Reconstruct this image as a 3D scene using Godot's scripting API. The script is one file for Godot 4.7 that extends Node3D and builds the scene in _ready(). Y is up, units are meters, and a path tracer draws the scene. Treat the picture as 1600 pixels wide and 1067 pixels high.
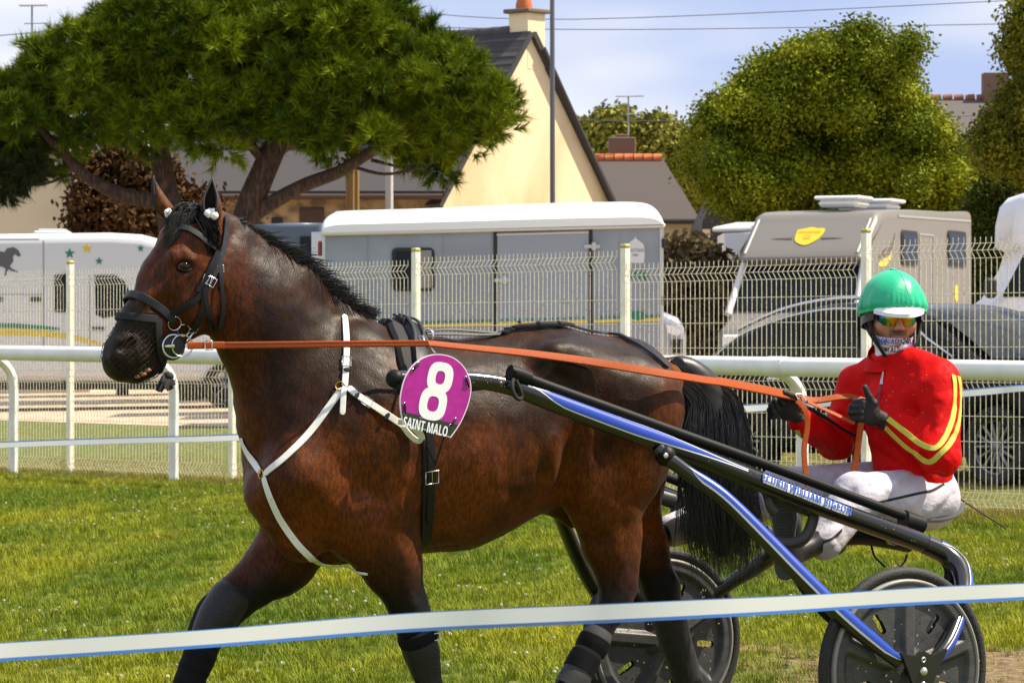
extends Node3D
# Trotter and driver passing along a racecourse rail. Units are metres, y is up.
const FL := 5930.0      # focal length in pixels of the 1600-wide photograph
const CH := 1.35        # height of the lens
const HY := 560.0       # row of the horizon
var HX := Vector3(-0.863, 0, 0.507).normalized()   # heading of the horse
var HN := Vector3(0.507, 0, 0.863).normalized()    # towards its near side
var HO := Vector3(0.91, 0, -13.03)                 # middle of the sulky axle on the ground
var HB: Basis
var M := {}
var taken := {}
var far_mb: MB         # mirrored straps wait here for a part of their own

class MB:
	var v := PackedVector3Array()
	var u := PackedVector2Array()
	var c := PackedColorArray()
	var nn := PackedVector3Array()
	var ix := PackedInt32Array()
	var col := Color.WHITE
	var fixed := false
	func vert(p: Vector3, uv := Vector2.ZERO) -> int:
		v.append(p)
		u.append(uv)
		c.append(col)
		return v.size() - 1
	func tri(a: int, b: int, d: int) -> void:
		ix.append(a)
		ix.append(b)
		ix.append(d)
	func tri_out(a: int, b: int, d: int, o: Vector3) -> void:
		if (v[d] - v[a]).cross(v[b] - v[a]).dot(o) >= 0.0:
			tri(a, b, d)
		else:
			tri(a, d, b)
	func quad(a: Vector3, b: Vector3, d: Vector3, e: Vector3, o: Vector3) -> void:
		var i := vert(a, Vector2(0, 0))
		vert(b, Vector2(1, 0))
		vert(d, Vector2(1, 1))
		vert(e, Vector2(0, 1))
		tri_out(i, i + 1, i + 2, o)
		tri_out(i, i + 2, i + 3, o)
	func face(pts: PackedVector3Array, o: Vector3) -> void:
		var i := v.size()
		for p in pts:
			vert(p)
		for k in range(1, pts.size() - 1):
			tri_out(i, i + k, i + k + 1, o)
	# rows of points; out decides the winding from the first good quad
	func grid(rows: Array, closed: bool, out_from: Vector3, inward := false, us := 1.0, vs := 1.0) -> void:
		var nr := rows.size()
		var nc: int = rows[0].size()
		var base := v.size()
		var extra := 1 if closed else 0
		for i in nr:
			var r: PackedVector3Array = rows[i]
			for j in nc + extra:
				vert(r[j % nc], Vector2(us * j / float(nc - 1 + extra), vs * i / float(nr - 1)))
		var w := nc + extra
		var score := 0.0
		for i in nr - 1:
			for j in range(0, w - 1, maxi(1, w / 6)):
				var a := v[base + i * w + j]
				var n := (v[base + (i + 1) * w + j] - a).cross(v[base + i * w + j + 1] - a)
				score += n.dot(a - out_from)
		var f := score < 0.0
		if inward:
			f = not f
		for i in nr - 1:
			for j in w - 1:
				var a := base + i * w + j
				if f:
					tri(a, a + w, a + 1)
					tri(a + 1, a + w, a + w + 1)
				else:
					tri(a, a + 1, a + w)
					tri(a + 1, a + w + 1, a + w)
	static func frames(path: PackedVector3Array, up: Vector3) -> Array:
		var T := PackedVector3Array()
		var A := PackedVector3Array()
		var n := path.size()
		var last := up
		for i in n:
			var t := (path[mini(i + 1, n - 1)] - path[maxi(i - 1, 0)])
			if t.length() < 1e-9:
				t = Vector3.UP
			t = t.normalized()
			var a := last - t * last.dot(t)
			if a.length() < 1e-4:
				a = Vector3(t.y, t.z, t.x) - t * Vector3(t.y, t.z, t.x).dot(t)
			a = a.normalized()
			T.append(t)
			A.append(a)
			last = a
		return [T, A]
	static func rv(r: Variant, i: int) -> float:
		if r is float or r is int:
			return r
		return r[i]
	func tube(path: PackedVector3Array, r: Variant, seg := 8, caps := true, up := Vector3(0.01, 1, 0.02), flat := 1.0) -> void:
		var fr := frames(path, up)
		var base := v.size()
		var n := path.size()
		for i in n:
			var t: Vector3 = fr[0][i]
			var a: Vector3 = fr[1][i]
			var b := t.cross(a)
			var rr := rv(r, i)
			for j in seg + 1:
				var th := TAU * j / seg
				vert(path[i] + a * cos(th) * rr + b * sin(th) * rr * flat, Vector2(j / float(seg), i / float(n - 1)))
		var w := seg + 1
		for i in n - 1:
			for j in seg:
				var a := base + i * w + j
				tri(a, a + w, a + 1)
				tri(a + 1, a + w, a + w + 1)
		if caps:
			for e in [0, n - 1]:
				var k := vert(path[e])
				var ring := v.size()
				for j in seg:
					vert(v[base + e * w + j])
				var o: Vector3 = fr[0][e] * (-1.0 if e == 0 else 1.0)
				for j in seg:
					tri_out(k, ring + j, ring + (j + 1) % seg, o)
	# a curved label on a tube's surface, from angle a0 to a1 (arrays or numbers)
	func patch(path: PackedVector3Array, r: Variant, up: Vector3, a0: Variant, a1: Variant, lift := 0.0015, seg := 6) -> void:
		var fr := frames(path, up)
		var rows := []
		var mid := Vector3.ZERO
		for i in path.size():
			var t: Vector3 = fr[0][i]
			var a: Vector3 = fr[1][i]
			var b := t.cross(a)
			var row := PackedVector3Array()
			for j in seg + 1:
				var th := lerpf(rv(a0, i), rv(a1, i), j / float(seg))
				row.append(path[i] + (a * cos(th) + b * sin(th)) * (rv(r, i) + lift))
			rows.append(row)
			mid += path[i] / path.size()
		grid(rows, false, mid)
	# flat strap with rounded edges: centre line, outward normals, width, thickness
	func strap(pts: PackedVector3Array, nr: PackedVector3Array, wd: Variant, th: float, round_ends := false) -> void:
		var n := pts.size()
		var rows := []
		for i in n:
			var t := (pts[mini(i + 1, n - 1)] - pts[maxi(i - 1, 0)]).normalized()
			var nn_ := (nr[i] - t * nr[i].dot(t)).normalized()
			var b := t.cross(nn_)
			var w := rv(wd, i) * 0.5
			if round_ends and (i == 0 or i == n - 1):
				w *= 0.55
			var e := minf(th * 0.4, w * 0.3)
			var row := PackedVector3Array()
			for q in [[-w, e], [-w + e, th], [0.0, th * 1.12], [w - e, th], [w, e], [w, 0.0], [0.0, 0.0], [-w, 0.0]]:
				row.append(pts[i] + b * q[0] + nn_ * q[1])
			rows.append(row)
		for sec in [[0, 1], [1, 2, 3], [3, 4], [4, 5], [5, 6, 7], [7, 0]]:
			var base := v.size()
			var w: int = sec.size()
			for r in rows:
				for j in w:
					vert(r[sec[j]], Vector2(j / float(w - 1), 0))
			for i in n - 1:
				for j in w - 1:
					var a := base + i * w + j
					tri(a, a + 1, a + w)
					tri(a + 1, a + w + 1, a + w)
		for e in [0, n - 1]:
			var o := (pts[0] - pts[1]) if e == 0 else (pts[n - 1] - pts[n - 2])
			face(rows[e], o)
	func box(x: Transform3D, s: Vector3, bev := 0.0) -> void:
		var h := s * 0.5
		bev = minf(bev, minf(h.x, minf(h.y, h.z)) * 0.9)
		for ax in 3:
			for sg in [-1.0, 1.0]:
				var a := (ax + 1) % 3
				var b := (ax + 2) % 3
				var pts := PackedVector3Array()
				for q in [[-1, -1], [1, -1], [1, 1], [-1, 1]]:
					var p := Vector3.ZERO
					p[ax] = sg * h[ax]
					p[a] = q[0] * (h[a] - bev)
					p[b] = q[1] * (h[b] - bev)
					pts.append(x * p)
				var o := Vector3.ZERO
				o[ax] = sg
				quad(pts[0], pts[1], pts[2], pts[3], x.basis * o)
		if bev <= 0.0:
			return
		for ax in 3:
			var a := (ax + 1) % 3
			var b := (ax + 2) % 3
			for sa in [-1.0, 1.0]:
				for sb in [-1.0, 1.0]:
					var ps := []
					for q in [[0, -1], [0, 1], [1, 1], [1, -1]]:
						var p := Vector3.ZERO
						p[ax] = q[1] * (h[ax] - bev)
						p[a] = sa * (h[a] - (0.0 if q[0] == 0 else bev))
						p[b] = sb * (h[b] - (bev if q[0] == 0 else 0.0))
						ps.append(x * p)
					var o := Vector3.ZERO
					o[a] = sa
					o[b] = sb
					quad(ps[0], ps[1], ps[2], ps[3], x.basis * o)
		for sx in [-1.0, 1.0]:
			for sy in [-1.0, 1.0]:
				for sz in [-1.0, 1.0]:
					var k := Vector3(sx, sy, sz)
					face(PackedVector3Array([x * (k * Vector3(h.x, h.y - bev, h.z - bev)), x * (k * Vector3(h.x - bev, h.y, h.z - bev)), x * (k * Vector3(h.x - bev, h.y - bev, h.z))]), x.basis * k)
	func lathe(pr: PackedVector2Array, x: Transform3D, seg := 24) -> void:
		var rows := []
		for p in pr:
			var row := PackedVector3Array()
			for j in seg:
				var th := TAU * j / seg
				row.append(x * Vector3(p.x * cos(th), p.y, p.x * sin(th)))
			rows.append(row)
		var w := seg + 1
		var base := v.size()
		for i in rows.size():
			for j in w:
				vert(rows[i][j % seg], Vector2(j / float(seg), i / float(rows.size() - 1)))
		for i in rows.size() - 1:
			for j in seg:
				var a := base + i * w + j
				if x.basis.determinant() > 0:
					tri(a, a + 1, a + w)
					tri(a + 1, a + w + 1, a + w)
				else:
					tri(a, a + w, a + 1)
					tri(a + 1, a + w, a + w + 1)
	func ball(x: Transform3D, seg := 12, rings := 8) -> void:
		var pr := PackedVector2Array()
		for i in rings + 1:
			var a := -PI / 2 + PI * i / rings
			pr.append(Vector2(maxf(cos(a), 1e-4), sin(a)))
		lathe(pr, x, seg)
	func ring(ctr: Vector3, axis: Vector3, R: float, r: float, seg := 20, sides := 6) -> void:
		var ax := axis.normalized()
		var a := ax.cross(Vector3(0.3, 0.9, 0.1)).normalized()
		var b := ax.cross(a)
		var p := PackedVector3Array()
		for i in seg + 1:
			var t := TAU * i / seg
			p.append(ctr + (a * cos(t) + b * sin(t)) * R)
		tube(p, r, sides, false, ax)
	func extrude(poly: PackedVector2Array, x: Transform3D, d: float, bev := 0.0) -> void:
		var t := Geometry2D.triangulate_polygon(poly)
		var top := poly
		if bev > 0.0:
			var sh := Geometry2D.offset_polygon(poly, -bev)
			if sh.size() == 1 and sh[0].size() == poly.size():
				top = sh[0]
		for z in [0.0, d]:
			var i := v.size()
			for p in poly:
				vert(x * Vector3(p.x, p.y, z), p)
			for k in range(0, t.size(), 3):
				tri_out(i + t[k], i + t[k + 1], i + t[k + 2], x.basis.z * (1.0 if z == d else -1.0) * signf(d))
		var n := poly.size()
		var cw := Geometry2D.is_polygon_clockwise(poly)
		for k in n:
			var a := poly[k]
			var b := poly[(k + 1) % n]
			var e := b - a
			var o := Vector2(e.y, -e.x) * (-1.0 if cw else 1.0)
			quad(x * Vector3(a.x, a.y, 0), x * Vector3(b.x, b.y, 0), x * Vector3(b.x, b.y, d), x * Vector3(a.x, a.y, d), x.basis * Vector3(o.x, o.y, 0))
	func mesh() -> ArrayMesh:
		if not fixed:
			nn.resize(v.size())
			nn.fill(Vector3.ZERO)
			for k in range(0, ix.size(), 3):
				var a := ix[k]
				var b := ix[k + 1]
				var d := ix[k + 2]
				var f := (v[d] - v[a]).cross(v[b] - v[a])
				nn[a] += f
				nn[b] += f
				nn[d] += f
			for k in nn.size():
				nn[k] = nn[k].normalized() if nn[k].length_squared() > 1e-24 else Vector3.UP
		var m := ArrayMesh.new()
		if v.is_empty():
			return m
		var arr := []
		arr.resize(Mesh.ARRAY_MAX)
		arr[Mesh.ARRAY_VERTEX] = v
		arr[Mesh.ARRAY_NORMAL] = nn
		arr[Mesh.ARRAY_TEX_UV] = u
		arr[Mesh.ARRAY_COLOR] = c
		arr[Mesh.ARRAY_INDEX] = ix
		m.add_surface_from_arrays(Mesh.PRIMITIVE_TRIANGLES, arr)
		return m

# a distance grid: bones are joined by a smooth minimum, then meshed as surface nets
class Field:
	var o: Vector3
	var h: float
	var nx: int
	var ny: int
	var nz: int
	var F := PackedFloat32Array()
	var xf := Transform3D()
	func _init(lo: Vector3, hi: Vector3, cell: float, x := Transform3D()) -> void:
		o = lo
		h = cell
		xf = x
		nx = int((hi.x - lo.x) / cell) + 2
		ny = int((hi.y - lo.y) / cell) + 2
		nz = int((hi.z - lo.z) / cell) + 2
		F.resize(nx * ny * nz)
		F.fill(0.5)
	func bone(a: Vector3, ra: float, b: Vector3, rb: float, k := 0.03, sq := Vector3.ONE, cut := false) -> void:
		var rm := maxf(ra, rb) + k + 2.5 * h
		var lo := (a.min(b) - sq * rm - o) / h
		var hi := (a.max(b) + sq * rm - o) / h
		var x0 := maxi(0, int(floor(lo.x)))
		var y0 := maxi(0, int(floor(lo.y)))
		var z0 := maxi(0, int(floor(lo.z)))
		var x1 := mini(nx - 1, int(ceil(hi.x)))
		var y1 := mini(ny - 1, int(ceil(hi.y)))
		var z1 := mini(nz - 1, int(ceil(hi.z)))
		var sc := Vector3(1.0 / sq.x, 1.0 / sq.y, 1.0 / sq.z)
		var A := a * sc
		var ba := b * sc - A
		var il := 1.0 / maxf(ba.length_squared(), 1e-9)
		var dr := rb - ra
		var m := minf(1.0, minf(sq.x, minf(sq.y, sq.z)))
		m = lerpf(m, 1.0, 0.5)
		for z in range(z0, z1 + 1):
			for y in range(y0, y1 + 1):
				var q := (z * ny + y) * nx
				var pa := Vector3((o.x + x0 * h) * sc.x, (o.y + y * h) * sc.y, (o.z + z * h) * sc.z) - A
				var dx := h * sc.x
				for x in range(x0, x1 + 1):
					var t := clampf(pa.dot(ba) * il, 0.0, 1.0)
					var d := ((pa - ba * t).length() - ra - dr * t) * m
					var f := F[q + x]
					if cut:
						var e := maxf(k - absf(f + d), 0.0)
						F[q + x] = maxf(f, -d) + e * e * 0.25 / k
					else:
						var e := maxf(k - absf(f - d), 0.0)
						F[q + x] = minf(f, d) - e * e * 0.25 / k
					pa.x += dx
	# adds height (metres outward) inside a soft ball: folds, veins, swellings
	func swell(a: Vector3, b: Vector3, r: float, amt: float) -> void:
		var lo := (a.min(b) - Vector3.ONE * r - o) / h
		var hi := (a.max(b) + Vector3.ONE * r - o) / h
		var ba := b - a
		var il := 1.0 / maxf(ba.length_squared(), 1e-9)
		for z in range(maxi(0, int(lo.z)), mini(nz - 1, int(hi.z) + 1) + 1):
			for y in range(maxi(0, int(lo.y)), mini(ny - 1, int(hi.y) + 1) + 1):
				var q := (z * ny + y) * nx
				for x in range(maxi(0, int(lo.x)), mini(nx - 1, int(hi.x) + 1) + 1):
					var pa := Vector3(o.x + x * h, o.y + y * h, o.z + z * h) - a
					var t := clampf(pa.dot(ba) * il, 0.0, 1.0)
					var d := (pa - ba * t).length() / r
					if d < 1.0:
						var s := 1.0 - d * d
						F[q + x] -= amt * s * s
	func rough(ns: FastNoiseLite, amt: float) -> void:
		for z in nz:
			for y in ny:
				var q := (z * ny + y) * nx
				for x in nx:
					if absf(F[q + x]) < 0.04:
						F[q + x] += ns.get_noise_3d(o.x + x * h, o.y + y * h, o.z + z * h) * amt
	func val(p: Vector3) -> float:
		var g := (p - o) / h
		var x := int(floor(g.x))
		var y := int(floor(g.y))
		var z := int(floor(g.z))
		if x < 0 or y < 0 or z < 0 or x >= nx - 1 or y >= ny - 1 or z >= nz - 1:
			return 0.3
		var fx := g.x - x
		var fy := g.y - y
		var fz := g.z - z
		var q := (z * ny + y) * nx + x
		var s := nx * ny
		var a := lerpf(lerpf(F[q], F[q + 1], fx), lerpf(F[q + nx], F[q + nx + 1], fx), fy)
		var b := lerpf(lerpf(F[q + s], F[q + s + 1], fx), lerpf(F[q + s + nx], F[q + s + nx + 1], fx), fy)
		return lerpf(a, b, fz)
	func grad(p: Vector3, e := 0.0) -> Vector3:
		if e == 0.0:
			e = h
		return Vector3(val(p + Vector3(e, 0, 0)) - val(p - Vector3(e, 0, 0)), val(p + Vector3(0, e, 0)) - val(p - Vector3(0, e, 0)), val(p + Vector3(0, 0, e)) - val(p - Vector3(0, 0, e))).normalized()
	# surface nets; keep(p) bounds: only cells whose centre lies on the wanted side of the plane
	func build(mb: MB, owner_node: Object, mode: int, plane := Plane(0, 1, 0, -100)) -> void:
		var id := {}
		var s := nx * ny
		var lim := h * 5.0
		var start := mb.v.size()
		mb.fixed = true
		var cells := PackedInt32Array()
		for z in nz - 1:
			for y in ny - 1:
				var q0 := (z * ny + y) * nx
				for x in nx - 1:
					var q := q0 + x
					var f := F[q]
					if f > lim or f < -lim:
						continue
					var n := 0
					for k in [0, 1, nx, nx + 1, s, s + 1, s + nx, s + nx + 1]:
						if F[q + k] < 0.0:
							n += 1
					if n == 0 or n == 8:
						continue
					if plane.distance_to(o + Vector3(x, y, z) * h) < 0.0:
						continue
					var acc := Vector3.ZERO
					var cnt := 0
					for ed in [[0, 1], [0, 2], [0, 4], [1, 3], [1, 5], [2, 3], [2, 6], [3, 7], [4, 5], [4, 6], [5, 7], [6, 7]]:
						var ia: int = ed[0]
						var ib: int = ed[1]
						var fa := F[q + (ia & 1) + ((ia >> 1) & 1) * nx + (ia >> 2) * s]
						var fb := F[q + (ib & 1) + ((ib >> 1) & 1) * nx + (ib >> 2) * s]
						if (fa < 0.0) != (fb < 0.0):
							var t := fa / (fa - fb)
							var pa := Vector3(ia & 1, (ia >> 1) & 1, ia >> 2)
							var pb := Vector3(ib & 1, (ib >> 1) & 1, ib >> 2)
							acc += pa.lerp(pb, t)
							cnt += 1
					var p := o + (Vector3(x, y, z) + acc / cnt) * h
					var g := grad(p)
					var w := xf * p
					var gn := (xf.basis * g).normalized()
					id[q] = mb.v.size()
					mb.v.append(w)
					mb.nn.append(gn)
					mb.u.append(Vector2(p.x, p.y))
					mb.c.append(owner_node.paint(mode, p, g))
					cells.append(q)
		var step := [1, nx, s]
		for q in cells:
			for ax in 3:
				var e: int = step[ax]
				var fa := F[q]
				var fb := F[q + e]
				if (fa < 0.0) == (fb < 0.0):
					continue
				var u1: int = step[(ax + 1) % 3]
				var u2: int = step[(ax + 2) % 3]
				if not (id.has(q - u1) and id.has(q - u2) and id.has(q - u1 - u2)):
					continue
				var a: int = id[q]
				var b: int = id[q - u1]
				var d: int = id[q - u1 - u2]
				var g: int = id[q - u2]
				mb.tri_out(a, b, d, mb.nn[a] + mb.nn[d])
				mb.tri_out(a, d, g, mb.nn[a] + mb.nn[d])

func pt(px: float, py: float, d: float) -> Vector3:
	return Vector3((px - 800.0) * d / FL, CH - (py - HY) * d / FL, -d)

func ray(px: float, py: float) -> Vector3:
	return Vector3((px - 800.0) / FL, -(py - HY) / FL, -1.0)

# the point that lies l metres to the near side of the horse's middle plane
func sp(px: float, py: float, l := 0.0) -> Vector3:
	var d := ray(px, py)
	var t := (HO + HN * l - Vector3(0, CH, 0)).dot(HN) / d.dot(HN)
	return Vector3(0, CH, 0) + d * t

func lin(r: float, g: float, b: float) -> Color:
	return Color(r, g, b).linear_to_srgb()

func mat(key: String, c: Color, rough := 0.6, metal := 0.0) -> StandardMaterial3D:
	if M.has(key):
		return M[key]
	var m := StandardMaterial3D.new()
	m.resource_name = key
	m.albedo_color = c.linear_to_srgb()
	m.roughness = rough
	m.metallic = metal
	M[key] = m
	return m

func noise(freq: float, oct := 3, sd := 1, type := FastNoiseLite.TYPE_SIMPLEX_SMOOTH) -> FastNoiseLite:
	var n := FastNoiseLite.new()
	n.noise_type = type
	n.frequency = freq
	n.fractal_octaves = oct
	n.seed = sd
	return n

func ntex(freq: float, a: Color, b: Color, oct := 4, sd := 1, size := 256, lo := 0.25, hi := 0.75) -> NoiseTexture2D:
	var t := NoiseTexture2D.new()
	t.width = size
	t.height = size
	t.seamless = true
	t.noise = noise(freq, oct, sd)
	var g := Gradient.new()
	g.set_color(0, a)
	g.set_color(1, b)
	g.set_offset(0, lo)
	g.set_offset(1, hi)
	t.color_ramp = g
	return t

func tri_tex(m: StandardMaterial3D, t: Texture2D, scale: Vector3, world := false) -> StandardMaterial3D:
	m.albedo_texture = t
	m.uv1_triplanar = true
	m.uv1_world_triplanar = world
	m.uv1_scale = scale
	return m

func relief(m: StandardMaterial3D, t: Texture2D, amount: float) -> StandardMaterial3D:
	m.heightmap_enabled = true
	m.heightmap_texture = t
	m.heightmap_scale = amount
	return m

func numbered(n: String) -> String:
	if not taken.has(n):
		taken[n] = 0
		return n
	taken[n] += 1
	return "%s_%03d" % [n, taken[n]]

func thing(n: String, label: String, category: String, at := Vector3.ZERO, group := "") -> Node3D:
	var o := Node3D.new()
	o.name = numbered(n)
	add_child(o)
	o.position = at
	o.set_meta("label", label)
	o.set_meta("category", category)
	if group:
		o.set_meta("group", group)
	return o

# one mesh, built in world coordinates, hung under its thing (or part)
func part(parent: Node3D, n: String, mb: Variant, m: Material, label := "", kind := "") -> MeshInstance3D:
	var o := MeshInstance3D.new()
	o.name = n
	o.mesh = mb.mesh() if mb is MB else mb
	o.material_override = m
	parent.add_child(o, true)
	var off := Vector3.ZERO
	var q: Node = parent
	while q != self and q is Node3D:
		off += (q as Node3D).position
		q = q.get_parent()
	o.position = -off
	if label:
		o.set_meta("label", label)
	if kind:
		o.set_meta("kind", kind)
	if far_mb != null:
		var f := far_mb
		far_mb = null
		part(parent, n, f, m, label, kind)
	return o

# every piece of the mesh that stands apart becomes a part of its own
func pieces(parent: Node3D, n: String, mb: MB, m: Material) -> void:
	var key := {}
	var up := PackedInt32Array()
	var rep := PackedInt32Array()
	rep.resize(mb.v.size())
	for i in mb.v.size():
		var k := Vector3i((mb.v[i] * 20000.0).round())
		if not key.has(k):
			key[k] = i
		rep[i] = key[k]
	up = PackedInt32Array(range(mb.v.size()))
	var find := func(i: int) -> int:
		while up[i] != i:
			i = up[i]
		return i
	for t in range(0, mb.ix.size(), 3):
		var a: int = find.call(rep[mb.ix[t]])
		for j in [1, 2]:
			var b: int = find.call(rep[mb.ix[t + j]])
			if a != b:
				up[b] = a
	var box := {}
	var tris := {}
	for t in range(0, mb.ix.size(), 3):
		var r: int = find.call(rep[mb.ix[t]])
		if not box.has(r):
			box[r] = AABB(mb.v[mb.ix[t]], Vector3.ZERO)
			tris[r] = PackedInt32Array()
		for j in 3:
			box[r] = box[r].expand(mb.v[mb.ix[t + j]])
		tris[r].append(t)
	var groups := []
	for r in box:
		var b: AABB = (box[r] as AABB).grow(0.001)
		var tl: PackedInt32Array = tris[r]
		var again := true
		while again:
			again = false
			for g in groups:
				if (g[0] as AABB).intersects(b):
					b = b.merge(g[0])
					tl.append_array(g[1])
					groups.erase(g)
					again = true
					break
		groups.append([b, tl])
	for g in groups:
		var o := MB.new()
		var mp := {}
		for t in g[1]:
			for j in 3:
				var q := mb.ix[t + j]
				if not mp.has(q):
					o.col = mb.c[q]
					mp[q] = o.vert(mb.v[q], mb.u[q])
				o.ix.append(mp[q])
		part(parent, n, o, m)

func solo(n: String, mb: Variant, m: Material, label: String, category: String, group := "", kind := "") -> MeshInstance3D:
	var o := MeshInstance3D.new()
	o.name = numbered(n)
	o.mesh = mb.mesh() if mb is MB else mb
	o.material_override = m
	add_child(o)
	if label:
		o.set_meta("label", label)
	if category:
		o.set_meta("category", category)
	if group:
		o.set_meta("group", group)
	if kind:
		o.set_meta("kind", kind)
	return o

func smooth(p: PackedVector3Array, per := 6) -> PackedVector3Array:
	var r := PackedVector3Array()
	var n := p.size()
	for i in n - 1:
		for k in per:
			r.append(p[i].cubic_interpolate(p[i + 1], p[maxi(i - 1, 0)], p[mini(i + 2, n - 1)], k / float(per)))
	r.append(p[n - 1])
	return r

func smooth2(p: Array, per := 5) -> PackedVector2Array:
	var r := PackedVector2Array()
	var n := p.size()
	for i in n - 1:
		var a: Vector2 = p[i]
		var b: Vector2 = p[i + 1]
		for k in per:
			r.append(a.cubic_interpolate(b, p[maxi(i - 1, 0)], p[mini(i + 2, n - 1)], k / float(per)))
	r.append(p[n - 1])
	return r

func v2s(f: Array) -> Array:
	var r := []
	for i in range(0, f.size(), 2):
		r.append(Vector2(f[i], f[i + 1]))
	return r

func ss(a: float, b: float, x: float) -> float:
	return smoothstep(a, b, x)

func seeded(sd: int) -> RandomNumberGenerator:
	var r := RandomNumberGenerator.new()
	r.seed = sd
	return r

# height of the ground: level on the track, rising gently from the fence on
func fence_q(x: float, d: float) -> float:
	return (x + 4.22) * 0.777 + (d - 36.2) * 0.63

func gh(x: float, d: float) -> float:
	var q := fence_q(x, d)
	return 0.25 * ss(-12.0, -0.5, q) + 0.021 * clampf(q, 0.0, 55.0) * ss(0.0, 6.0, q)

func sheet(name_: String, xs: PackedFloat32Array, ds: PackedFloat32Array, lift: float, m: Material, mask := 0) -> void:
	var mb := MB.new()
	var ns := noise(0.35, 3, 71)
	for d in ds:
		for x in xs:
			var xx := x * (12.0 + maxf(d, 0.0) * 0.75)
			if mask == 1:      # sand beyond the verge: x runs along the fence, d across it
				var al := x * 160.0
				var wob := ns.get_noise_2d(al * 0.8, d * 0.3) * 0.9
				var q := d + wob
				var px := -4.22 + 0.63 * al + 0.777 * q
				var pd := 36.2 - 0.777 * al + 0.63 * q
				mb.vert(Vector3(px, gh(px, pd) + lift, -pd), Vector2(px, pd))
			else:
				mb.vert(Vector3(xx, gh(xx, d) + lift, -d), Vector2(xx, d))
	var w := xs.size()
	for i in ds.size() - 1:
		for j in w - 1:
			var a := i * w + j
			mb.tri_out(a, a + 1, a + w + 1, Vector3.UP)
			mb.tri_out(a, a + w + 1, a + w, Vector3.UP)
	solo(name_, mb, m, "", "", "", "structure")

func scatter(n: String, parent: Node3D, mesh: Mesh, m: Material, xfs: Array, cols: PackedColorArray, kind := "") -> MultiMeshInstance3D:
	var mm := MultiMesh.new()
	mm.transform_format = MultiMesh.TRANSFORM_3D
	mm.use_colors = true
	mm.mesh = mesh
	mm.instance_count = xfs.size()
	for i in xfs.size():
		mm.set_instance_transform(i, xfs[i])
		mm.set_instance_color(i, cols[i])
	var o := MultiMeshInstance3D.new()
	o.multimesh = mm
	o.material_override = m
	o.name = n if parent != self else numbered(n)
	parent.add_child(o, true)
	if parent != self:
		o.position = -parent.position
	if kind:
		o.set_meta("kind", kind)
	return o

func tuft_mesh(sd: int, n: int, h: float, w: float, spread: float) -> ArrayMesh:
	var mb := MB.new()
	var r := seeded(sd)
	for i in n:
		var a := r.randf() * TAU
		var b := Vector3(cos(a), 0, sin(a))
		var s := Vector3(-b.z, 0, b.x)
		var o := b * spread * sqrt(r.randf())
		var hh_ := h * r.randf_range(0.45, 1.0)
		var lean := b * hh_ * r.randf_range(0.15, 0.75)
		var ww := w * r.randf_range(0.7, 1.2)
		var p0 := o
		var p1 := o + lean * 0.35 + Vector3.UP * hh_ * 0.6
		var p2 := o + lean + Vector3.UP * hh_ * r.randf_range(0.8, 1.0)
		var k := mb.vert(p0 - s * ww)
		mb.vert(p0 + s * ww)
		mb.vert(p1 + s * ww * 0.8)
		mb.vert(p1 - s * ww * 0.8)
		mb.vert(p2)
		for t in [[0, 1, 2], [0, 2, 3], [3, 2, 4]]:
			mb.tri(k + t[0], k + t[1], k + t[2])
	return mb.mesh()

func bare(x: float, d: float, ns: FastNoiseLite) -> float:
	# bare earth along the inside of the track, bottom right
	var e := 16.75 - d + ns.get_noise_2d(x * 1.4, d * 1.4) * 1.1
	return ss(-0.2, 0.5, e) * ss(0.6, 1.6, x + ns.get_noise_2d(x * 3, d * 3 + 50) * 0.8)

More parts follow.
